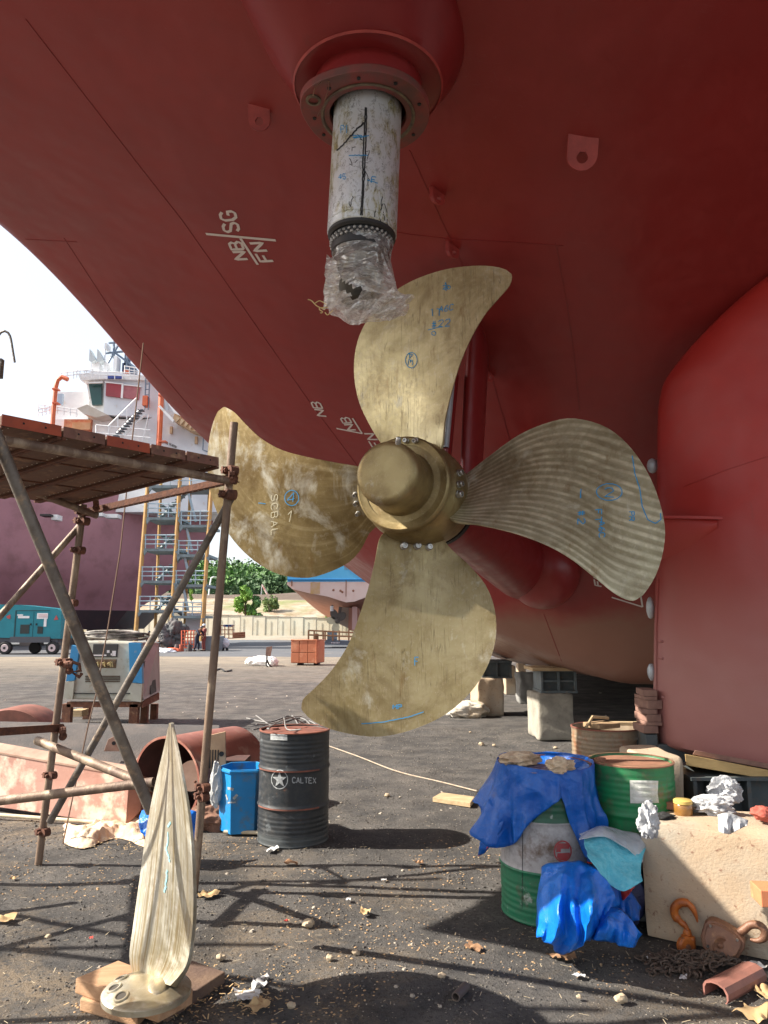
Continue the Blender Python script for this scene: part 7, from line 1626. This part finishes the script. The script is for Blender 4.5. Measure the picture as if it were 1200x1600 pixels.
# far wood on the hill reads as one mass
rr = random.Random(3)
for mi in (0, 1, 2):
    mb = MB()
    for k in range(560):
        Y = rr.uniform(238, 390); x = Y * rr.uniform(-.62, .06); pxl = 600 + F * x / Y
        if pxl > 470 and Y > 300 and rr.random() < .3: continue
        mm = 2 if (pxl < 440 and k % 3 == 0) else (1 if k % 4 == 1 or (pxl < 400 and k % 2) else 0)
        if mm != mi: continue
        r_ = rr.uniform(2.8, 5.4); z = hgt(x, Y) + r_ * .8; crown(mb, (x, Y, z), (r_, r_, r_ * rr.uniform(.9, 1.4)), 95, .82, rr)
    tag(mb.build('far_wood', LF[mi] if mi < 2 else leafmat('forest_leaf_light', (.07, .17, .035), (.13, .26, .05)), kind='stuff'), ['dark green wood covering the distant hill', 'mid green trees mixed through the wood on the distant hill', 'light green trees on the left side of the distant hill'][mi], 'wood')
mb = MB()
for k in range(70): Y = rr.uniform(214, 238); x = Y * rr.uniform(-.30, .02); r_ = rr.uniform(2.2, 4.2); crown(mb, (x, Y, hgt(x, Y) + r_ * .6), (r_ * 1.5, r_, r_), 80, .75, rr)
tag(mb.build('dark_scrub', LF[0], kind='stuff'), 'dark scrub along the foot of the wooded hill', 'scrub')
def tree(px, pyb, pyt, Y, wpx, mat, label, lobes, sz=.28, n_=260, cat='tree', group=None, name='tree'):
    x = W(px, 950, Y).x; zb = hgt(x, Y) if Y > 126 else 0; zt2 = W(px, pyt, Y).z; zb2 = max(zb - .3, 0) if W(px, pyb, Y).z > zb else max(0, zb - .3); wd = wpx / F * Y
    t = thing(name, (x, Y, zb2), label, cat, group=group); h = zt2 - zb2; rt = random.Random(int(px * 7 + Y)); mb = MB(); tr_ = V((x, Y, zb2))
    mb.tube([tr_, tr_ + V((.1, 0, h * .35)), tr_ + V((-.1, 0, h * .8))], .2, 7, [h * .03, h * .022, h * .008])
    cm = MB()
    for k in range(lobes):
        f = (k + .6) / lobes; c2_ = tr_ + V((rt.uniform(-.5, .5) * wd * (1.05 - .65 * f), rt.uniform(-.4, .4) * wd, h * (.25 + .66 * f))); r_ = wd * rt.uniform(.20, .32)
        mb.tube([tr_ + V((0, 0, h * (.12 + .5 * f))), tr_.lerp(c2_, .6) + V((0, 0, h * .1)), c2_], .1, 5, [h * .012, h * .008, h * .003]); crown(cm, c2_, (r_, r_, r_ * 1.1), n_, sz, rt)
    mb.build('trunk', BARK, t, smooth=True); cm.build('crown', mat, t)
tree(383, 962, 914, 140, 26, LF[2], 'bright green upright tree just beyond the panel wall', 9, .30, 300)
tree(397, 964, 932, 139, 20, LF[1], 'darker green bushy tree right of the bright upright tree', 7, .28, 260)
tree(420, 952, 934, 150, 26, leafmat('olive_leaf', (.12, .18, .05), (.17, .24, .07)), 'low olive bush on the bank right of the trees', 7, .25, 200, cat='bush', name='bush')
tree(513, 972, 955, 130, 13, LF[2], 'small bright bush behind the pale far propeller', 6, .22, 200, cat='bush', name='bush')
tree(298, 925, 915, 160, 8, LF[2], 'tiny bright bush on the bank seen through the stair tower', 4, .22, 120, cat='bush', name='bush')
tree(370, 890, 874, 395, 9, LF[0], 'tall dark tree standing on the hill skyline', 5, 1.0, 100)
tree(361, 892, 880, 395, 9, LF[0], 'shorter dark round tree on the skyline left of the tall one', 4, 1.0, 100)
tree(345, 900, 888, 380, 14, LF[0], 'dark skyline tree partly behind the right scaffold post', 5, 1.0, 100)
# road retaining strip and crane
cr = thing('truck_crane', W(421, 935, 205), 'small red and white crane arm raised before the wooded hill', 'crane'); RW = pm('crane_red_white', (.55, .22, .18), (.65, .6, .55), .8, .5)
mb = MB(); a = W(422, 937, 205); b = W(409.5, 913, 205); mb.tube([a, b], .3, 6, [.42, .22]); mb.build('arm', RW, cr); mb = MB(); mb.tube([b, W(407.5, 935, 205)], .10, 5); mb.build('hoist_line', RAILW, cr)
pbox('cab', 420, 934, 427, 939, 205, 2, pm('sticker_white', (.7, .7, .72)), cr)
lp = thing('street_lamp', W(326, 928, 150), 'slim white street lamp between the tower and scaffold post', 'lamp'); mb = MB(); mb.tube([W(326, 930, 150), W(328, 912, 150), W(330, 903, 150), W(334, 901, 150)], .14, 6); mb.build('pole', RAILW, lp); mb = MB(); mb.box(W(335, 901.3, 150), (.7, .3, .14)); mb.build('lamp_head', RAILW, lp)
# racks, carts, boxes by the stair tower
def rack(x0, y0, x1, y1, Y, mat, label, shelves=3, verts=4):
    t = thing('pipe_rack', (W((x0 + x1) / 2, y1, Y).x, Y, 0), label, 'rack')
    for k in range(verts):
        x = x0 + (x1 - x0) * k / (verts - 1)
        for dy in (0, .7): ptube('upright', [(x, y0), (x, y1)], Y + dy, .045, mat, t, n=5)
    for k in range(shelves + 1): y = y0 + (y1 - y0) * k / (shelves + .2); pbox('shelf', x0, y, x1, y + 1.2, Y, .75, mat, t)
    return t
RO = pm('rack_orange_red', (.60, .12, .05), (.5, .1, .05), 2, .6); RO2 = pm('rack_rust_orange', (.48, .20, .10), (.38, .14, .08), 2, .7)
rack(284, 985, 303, 1013, 49.5, RO, 'orange red pipe rack left of the standing workers', 5, 5)
rack(345, 977, 364, 998, 64, RO2, 'rusty orange rack with blue sheet on top before the wall')
pbox('blue_sheet', 349, 976, 361, 979.5, 64, .8, pm('sheet_blue', (.04, .2, .5)), None); tag(bpy.context.scene.objects[-1] if False else COL.objects[-1], 'blue folded sheet on top of the rusty orange rack', 'sheet')
gb = pbox('grey_bin', 317, 994, 345, 1016, 49.2, 1.2, pm('bin_grey', (.16, .19, .22), (.12, .14, .16), 1, .6), None, bevel=.03); tag(gb, 'dark grey steel bin behind the right scaffold post', 'bin')
wc = thing('wheeled_bag', (W(352, 1012, 50).x, 50, 0), 'white covered wheeled cart beside the dark grey bin', 'cart')
lumpcloth('cover', W(352, 1005, 50.2), (.28, .25, .34), SWD, None, parent=wc, seed=3, amp=.12)
for x in (349, 355): mb = MB(); c_ = W(x, 1012, 50); mb.cyl(V((c_.x, 49.9, .1)), V((c_.x, 50.0, .1)), .1, 10); mb.build('wheel', BLACK, wc)
for k in range(3): o = ptube('red_pipe', [(364, 990 + k * 3), (383, 989 + k * 3)], 66 + k, .1, RO2, None); tag(o, ['topmost', 'middle', 'lowest'][k] + ' rusty pipe on the ground right of the orange rack', 'pipe')
lumpcloth('machinery_pile', V((W(268, 1000, 51).x, 51, .9)), (.9, .6, .95), pm('dark_machinery', (.05, .06, .065), (.10, .08, .08), 2, .7), 'dark heap of machinery at the foot of the stair tower', 'machinery', seed=50, amp=.6)
for k, (x, s_) in enumerate(((252, .25), (268, .2), (262, .15))): lumpcloth('litter', V((W(x, 1014, 49 - k).x, 49 - k, .1)), (.5, .3, .14), SWD if k != 1 else RO, ['pale litter heap left of the machinery pile', 'reddish litter at the machinery pile', 'small pale litter before the machinery pile'][k], 'litter', seed=60 + k)
for k, (x, c_) in enumerate(((296, (.05, .04, .04)), (283, (.35, .08, .04)), (276, (.12, .10, .10)))): mb = MB(); p = W(x, 1012, 48.5); mb.cyl(V((p.x, 48.5, 0)), V((p.x, 48.5, .45)), .2, 12, r1=.12); tag(mb.build('gas_part', pm('gp%d' % k, c_), smooth=True), ['black round tub at the feet of the workers', 'red can below the orange red rack', 'dark can left of the red can'][k], 'can')

# ================================================================ people, about fifty metres away
SKIN = pm('skin', (.28, .15, .09)); NAVY = pm('navy_overall', (.012, .016, .035), (.02, .025, .05), 4, .8); MARO = pm('maroon_overall', (.20, .045, .035), (.14, .03, .03), 4, .8); GRYC = pm('grey_work_clothes', (.20, .19, .18), (.12, .12, .12), 4, .8)
def skinned(name, joints, edges, radii, mat, parent, lvl=2, smooth=True):
    me = bpy.data.meshes.new(name); me.from_pydata([tuple(j) for j in joints], edges, []); o = bpy.data.objects.new(name, me); COL.objects.link(o); o.parent = parent
    s_ = o.modifiers.new('skin', 'SKIN'); s_.use_smooth_shade = True
    for i, r_ in enumerate(radii): me.skin_vertices[0].data[i].radius = (r_[0], r_[1]) if isinstance(r_, tuple) else (r_, r_)
    me.skin_vertices[0].data[0].use_root = True; q = o.modifiers.new('sub', 'SUBSURF'); q.levels = lvl; q.render_levels = lvl; me.materials.append(mat); return o
def person(px, pyf, Y, label, cloth, helmet, pose, rz=0.0, group=None):
    x = W(px, pyf, Y).x; t = thing('person', (x, Y, 0), label, 'person', rz, group)
    me_dummy = None
    if pose == 'stand': J = dict(hip=(0, 0, .95), ab=(0, 0, 1.12), ch=(0, .02, 1.36), nk=(0, .02, 1.50), hd=(0, -.02, 1.60), ht=(0, -.02, 1.70), sl=(-.19, .02, 1.42), el=(-.27, -.02, 1.15), wl=(-.22, -.22, 1.02), sr=(.19, .02, 1.42), er=(.27, .0, 1.15), wr=(.26, -.12, .90), kl=(-.11, -.03, .50), al=(-.14, .02, .09), fl=(-.15, -.14, .045), kr=(.11, -.02, .50), ar=(.15, .04, .09), fr=(.17, -.12, .045))
    elif pose == 'lean': J = dict(hip=(0, .05, .92), ab=(.02, -.02, 1.08), ch=(.05, -.14, 1.28), nk=(.06, -.22, 1.40), hd=(.06, -.28, 1.48), ht=(.06, -.33, 1.57), sl=(-.12, -.12, 1.34), el=(-.16, -.30, 1.12), wl=(-.08, -.46, 1.0), sr=(.23, -.12, 1.34), er=(.27, -.30, 1.12), wr=(.20, -.46, 1.02), kl=(-.10, -.03, .48), al=(-.16, .06, .09), fl=(-.18, -.10, .045), kr=(.13, -.06, .48), ar=(.22, .05, .09), fr=(.24, -.11, .045))
    else: J = dict(hip=(0, .0, .48), ab=(0, -.04, .64), ch=(0, -.12, .86), nk=(0, -.15, .99), hd=(0, -.20, 1.08), ht=(0, -.22, 1.18), sl=(-.19, -.12, .92), el=(-.26, -.26, .70), wl=(-.12, -.42, .62), sr=(.19, -.12, .92), er=(.26, -.26, .70), wr=(.12, -.42, .62), kl=(-.15, -.40, .50), al=(-.16, -.36, .09), fl=(-.17, -.50, .045), kr=(.15, -.40, .50), ar=(.16, -.36, .09), fr=(.17, -.50, .045))
    N = list(J); ix = {k: i for i, k in enumerate(N)}; E = [('hip', 'ab'), ('ab', 'ch'), ('ch', 'nk'), ('nk', 'hd'), ('hd', 'ht'), ('ch', 'sl'), ('sl', 'el'), ('el', 'wl'), ('ch', 'sr'), ('sr', 'er'), ('er', 'wr'), ('hip', 'kl'), ('kl', 'al'), ('al', 'fl'), ('hip', 'kr'), ('kr', 'ar'), ('ar', 'fr')]
    rad = dict(hip=(.15, .11), ab=(.14, .10), ch=(.165, .11), nk=.055, hd=(.08, .10), ht=.07, sl=.065, el=.045, wl=.032, sr=.065, er=.045, wr=.032, kl=.065, al=.045, fl=.04, kr=.065, ar=.045, fr=.04)
    skinned('body', [J[k] for k in N], [(ix[a], ix[b]) for a, b in E], [rad[k] for k in N], SKIN, t)
    CN = [k for k in N if k not in ('nk', 'hd', 'ht', 'fl', 'fr')]; ci = {k: i for i, k in enumerate(CN)}
    def gr(r_, k): e = .018 if k not in ('wl', 'wr') else .012; return (r_[0] + e, r_[1] + e) if isinstance(r_, tuple) else r_ + e
    JJ = dict(J); 
    for a_, b_ in (('wl', 'el'), ('wr', 'er')): JJ[a_] = tuple(V(J[a_]).lerp(V(J[b_]), .12))
    skinned('overalls', [JJ[k] for k in CN], [(ci[a], ci[b]) for a, b in E if a in ci and b in ci], [gr(rad[k], k) for k in CN], cloth, t)
    mb = MB(); c_ = V(J['ht']) + V((0, 0, .0)); mb.lathe([(.0001, .085), (.07, .07), (.108, .02), (.118, -.02), (.135, -.03), (.0001, -.03)], c_, (0, 0, 1), 16); mb.build('helmet', helmet, t, local=True, smooth=True)
    for s_ in (-1, 1):
        a_ = J['al'] if s_ < 0 else J['ar']; b_ = J['fl'] if s_ < 0 else J['fr']; mb = MB(); mb.tube([V(a_) + V((0, .04, -.04)), V(a_) + V((0, -.02, -.035)), V(b_) + V((0, -.03, 0))], .05, 8, [.05, .055, .04]); mb.build('boot', BLACK, t, local=True, smooth=True)
    for s_ in ('wl', 'wr'):
        p = V(J[s_]); d_ = (p - V(J['el' if s_ == 'wl' else 'er'])).normalized(); a, u, w_ = frame(d_); mb = MB(); mb.tube([p - d_ * .01, p + d_ * .04, p + d_ * .085], .03, 6, [.028, .04, .032])
        for q in range(4): mb.tube([p + d_ * .08 + u * (.026 - .017 * q), p + d_ * .12 + u * (.03 - .02 * q) - w_ * .01, p + d_ * (.15 - .006 * abs(q - 1)) + u * (.028 - .018 * q) - w_ * .035], .009, 5)
        mb.tube([p + d_ * .02 + u * .03, p + d_ * .06 + u * .055, p + d_ * .09 + u * .05 - w_ * .02], .011, 5); mb.build('hand', SKIN, t, local=True, smooth=True)
    return t
person(307, 1016, 48.8, 'worker in dark navy overalls bending towards a colleague by the bin', NAVY, pm('helmet_dark', (.03, .03, .05), rough=.4), 'lean', rz=radians(60))
person(318, 1016, 49.0, 'worker in maroon overalls with pale helmet facing the navy worker', MARO, pm('helmet_pale', (.5, .55, .6), rough=.4), 'stand', rz=radians(-60))
person(231, 1005, 55.5, 'worker in grey clothes sitting under the stair tower', GRYC, pm('helmet_dark', (.03, .03, .05)), 'sit', rz=radians(30))
mb = MB(); p = W(231, 1005, 55.5); mb.box((p.x, 55.6, .2), (.5, .5, .4)); tag(mb.build('seat_box', pm('seat_box', (.2, .16, .12)), bevel=.02), 'low brown box that the grey clothed worker sits on', 'box')
person(257, 1014, 50.6, 'worker in dark clothes crouching left of the machinery pile', pm('dark_work_clothes', (.05, .055, .06), (.09, .09, .09), 4, .8), pm('helmet_dark', (.03, .03, .05)), 'sit', rz=radians(-70))
mb = MB(); p = W(257, 1014, 50.6); mb.box((p.x, 50.6, .2), (.45, .45, .4)); tag(mb.build('seat_box', pm('seat_box', (.2, .16, .12)), bevel=.02), 'low box that the dark clothed worker sits on', 'box')
# ================================================================ litter, gravel and small stones on the ground
rr = random.Random(77)
def pebbles(n_, mat, name, label, smin, smax, xr, yr, seed, flat=.6, clump=None):
    q = random.Random(seed); mb = MB()
    for _ in range(n_):
        Y = yr[0] + (yr[1] - yr[0]) * q.random() ** 1.3; x = q.uniform(*xr) * (Y / 4.5)
        if clump and noise.noise(V((x, Y, seed)) * clump) < .05: continue
        s_ = q.uniform(smin, smax) * (0.8 + .08 * Y); a = q.uniform(0, 6.3); z = .016 * (nz3((x, Y, 0), 1.3) + .6 * nz3((x, Y, 5), 3.1)) - .006 if -6 < x < 6 and Y < 14 else 0
        o = len(mb.v); k = 5
        for i in range(k): b = a + 2 * pi * i / k; r_ = s_ * q.uniform(.6, 1.15); mb.v.append(V((x + r_ * cos(b), Y + r_ * sin(b), z)))
        for i in range(k): b = a + 2 * pi * i / k; r_ = s_ * q.uniform(.3, .75); mb.v.append(V((x + r_ * cos(b), Y + r_ * sin(b), z + s_ * flat * q.uniform(.6, 1.2))))
        mb.f.append(tuple(o + k + i for i in range(k)))
        for i in range(k): mb.f.append((o + i, o + (i + 1) % k, o + k + (i + 1) % k, o + k + i))
    return tag(mb.build(name, mat, kind='stuff'), label, 'gravel')
pebbles(15000, pm('grit_dark', (.07, .065, .06), (.13, .115, .10), 3, .9), 'dark_gravel', 'dark gravel grains scattered over the yard ground', .003, .009, (-2.6, 2.6), (2.6, 13), 5)
pebbles(8000, pm('grit_pale', (.36, .31, .25), (.24, .2, .16), 5, .9), 'pale_gravel', 'pale gravel grains scattered over the yard ground', .002, .005, (-2.6, 2.6), (2.6, 13), 6)
pebbles(450, pm('stone_pale', (.42, .37, .30), (.30, .25, .2), 5, .9), 'pale_stones', 'small pale stones strewn about the yard', .008, .018, (-2.6, 2.6), (2.8, 20), 7, .55, 1.1)
pebbles(5200, pm('chips_ochre', (.46, .31, .17), (.34, .2, .1), 9, .9), 'wood_chips', 'ochre wood chips and rust flakes gathered in patches', .003, .009, (-2.6, 1.4), (2.6, 6.5), 8, .35, 1.3)
# ropes and hoses on the ground
def groundline(pts, r, mat, label, name='rope', cat='rope'):
    mb = MB(); mb.tube(spline([tuple(G(x, y, r)) for x, y in pts], 40), r, 6); return tag(mb.build(name, mat, smooth=True), label, cat)
ROP = pm('pale_rope', (.42, .34, .26), (.3, .24, .18), 20, .9)
groundline([(512, 1165), (560, 1182), (620, 1205), (690, 1222), (745, 1236)], .008, ROP, 'thin pale rope running from the black drum to the broken plank')
for i, pts in enumerate(([(385, 1122), (420, 1128), (455, 1118), (470, 1135), (500, 1130)], [(395, 1140), (430, 1132), (470, 1122), (490, 1138)], [(400, 1118), (440, 1140), (480, 1126), (505, 1142)])):
    groundline(pts, .012, pm('grey_wire', (.2, .19, .18)), ['outer', 'middle', 'inner'][i] + ' loop of grey cable on the ground behind the black drum', 'cable', 'cable')
groundline([(334, 1048), (345, 1045), (352, 1049), (362, 1047)], .03, BLACK, 'short black hose on the ground right of the scaffold post', 'hose', 'hose')
# scraps and stones one can tell apart
PAP = pm('white_paper_scrap', (.66, .66, .66), (.48, .46, .44), 30, .8); LEAF = pm('dry_brown_scrap', (.30, .17, .09), (.2, .11, .06), 20, .9); TANR = pm('tan_stone', (.48, .38, .26), (.36, .28, .19), 12, .9, bump=.4); OCH = pm('ochre_scrap', (.52, .36, .18), (.4, .26, .13), 16, .85)
def scrap(px, py, s_, mat, label, cat='paper scrap', name='paper_scrap', seed=1):
    c_ = G(px, py); q = random.Random(seed * 13 + px); P = []; a = q.uniform(0, 6.3); n_ = 9
    for i in range(n_):
        row = []
        for j in range(n_):
            u, v = i / (n_ - 1) - .5, j / (n_ - 1) - .5; x = (u * cos(a) - v * .7 * sin(a)) * s_ * 2; y = (u * sin(a) + v * .7 * cos(a)) * s_ * 2; p = V((c_.x + x, c_.y + y, 0))
            p += V((nz3(p * 9 + V((seed, 0, 0))), nz3(p * 9 + V((0, seed, 0))), 0)) * s_ * .7; p.z = .010 + abs(nz3(p * (1.1 / s_) + V((seed, 3, 0)))) * s_ * .8; row.append(p)
        P.append(row)
    mb = MB(); mb.grid(P); return tag(mb.build(name, mat, smooth=True, sharp=40), label, cat)
def stone(px, py, s_, mat, label, seed=1): return lumpcloth('stone', G(px, py) + V((0, 0, s_ * .55)), (s_, s_ * .8, s_ * .65), mat, label, 'stone', seed=seed, amp=.35, n=16, m=10)
L_ = [(405, 1543, .05, PAP, 'crumpled white paper on the ground right of the dark timber'), (385, 1560, .06, PAP, 'long white plastic scrap beside the foot of the spare blade'), (412, 1530, .02, PAP, 'tiny white paper fleck right of the dark timber end'),
      (425, 1330, .05, PAP, 'flat white scrap in the sun before the broom head'), (905, 1528, .028, PAP, 'white paper curl in front of the bright blue tarp heap'), (1012, 1503, .035, PAP, 'white foil strip at the left end of the chain heap'),
      (1065, 1530, .022, PAP, 'small white scrap just below the chain heap'), (1120, 1540, .03, PAP, 'white flake left of the half pipe offcut'), (1178, 1510, .045, PAP, 'white wrapper between the hoist and the right edge'),
      (545, 1408, .02, PAP, 'small white fleck beside the diagonal pole shadow'), (600, 1378, .018, PAP, 'small white fleck in the middle of the shadow lines')]
for i, (x, y, s_, m, lb) in enumerate(L_): scrap(x, y, s_, m, lb, seed=i + 3)
for i, (x, y, s_, m, lb) in enumerate([(455, 1352, .05, LEAF, 'curled brown scrap on the ground below the broom stick'), (740, 1484, .04, LEAF, 'brown flat scrap at the rim of the blade shadow'), (880, 1500, .07, LEAF, 'long dark brown scrap before the blue tarp heap'), (655, 1350, .03, LEAF, 'dark brown scrap upper middle of the open ground'),
     (8, 1440, .06, OCH, 'ochre wood scrap at the far left edge'), (330, 1400, .06, OCH, 'flat ochre card lying behind the spare blade'), (400, 1575, .06, OCH, 'ochre leaf shaped scrap at the bottom beside the white plastic'), (20, 1375, .03, OCH, 'small ochre scrap left of the scaffold foot'), (1180, 1588, .09, OCH, 'large straw coloured scrap in the bottom right corner'),
     (570, 1428, .045, OCH, 'pale wood splinter chip left of the shadow knot'), (1195, 1555, .05, OCH, 'straw coloured piece at the right edge beside the half pipe')]): scrap(x, y, s_, m, lb, 'scrap', 'wood_scrap', i + 40)
for i, (x, y, s_, lb) in enumerate([(482, 1448, .036, 'largest tan stone in the middle of the shadow lines'), (970, 1566, .030, 'tan pointed stone alone at the lower right'), (605, 1245, .028, 'brownish stone on the ground between drum and plank'), (752, 1165, .04, 'brown stone lump in the open ground right of the bottom blade'), (772, 1166, .028, 'white stone next to the brown lump'),
      (735, 1145, .02, 'small pale stone behind the brown lump'), (868, 1170, .03, 'pale stone before the square concrete block'), (556, 1492, .022, 'small tan stone in the blade shadow'), (690, 1528, .02, 'tan pebble in the blade shadow near the pipe stub'), (515, 1500, .02, 'light pebble at the left of the blade shadow'),
      (345, 1500, .024, 'stone just behind the dark timber end'), (75, 1466, .018, 'small stone in front of the scaffold on the left'), (455, 1575, .02, 'yellowish pebble near the bottom edge'), (905, 1560, .014, 'little pale pebble left of the pointed stone')]): stone(x, y, s_, TANR, lb, i + 5)
for i, (x, y, s_) in enumerate([(446, 1442, .016), (142, 1468, .014)]):
    scrap(x, y, s_, pm('red_scrap', (.55, .06, .04)), ['tiny red scrap left of the largest tan stone', 'tiny red scrap in front of the left scaffold foot'][i], 'scrap', 'red_scrap', 80 + i)
# wood shavings around the spare blade boards
q = random.Random(5); mb = MB()
for _ in range(500):
    p = G(q.gauss(330, 95), 1560 + q.gauss(0, 22)) if q.random() < .6 else G(q.gauss(215, 60), 1322 + q.gauss(0, 10)); a = q.uniform(0, 6.3); l_ = q.uniform(.006, .03); d_ = V((cos(a), sin(a), q.uniform(-.1, .4))) * l_; w_ = V((-sin(a), cos(a), 0)) * .003; p.z = .014
    o = len(mb.v); mb.v += [p - w_, p + w_, p + d_ + w_, p + d_ - w_]; mb.f.append((o, o + 1, o + 2, o + 3))
tag(mb.build('wood_shavings', OCH, kind='stuff'), 'ochre wood shavings scattered round the foot of the spare blade', 'shavings')
q = random.Random(15); mb = MB()
for _ in range(600):
    Y = q.uniform(2.9, 7); p = V((q.uniform(-.5, .5) * Y, Y, .012)); a = q.uniform(0, 6.3); l_ = q.uniform(.01, .05); d_ = V((cos(a), sin(a), q.uniform(0, .15))) * l_; w_ = V((-sin(a), cos(a), 0)) * .0015
    o = len(mb.v); mb.v += [p - w_, p + w_, p + d_ + w_, p + d_ - w_]; mb.f.append((o, o + 1, o + 2, o + 3))
tag(mb.build('straw_bits', pm('straw', (.55, .45, .3)), kind='stuff'), 'thin straw and twig bits strewn over the ground', 'straw')
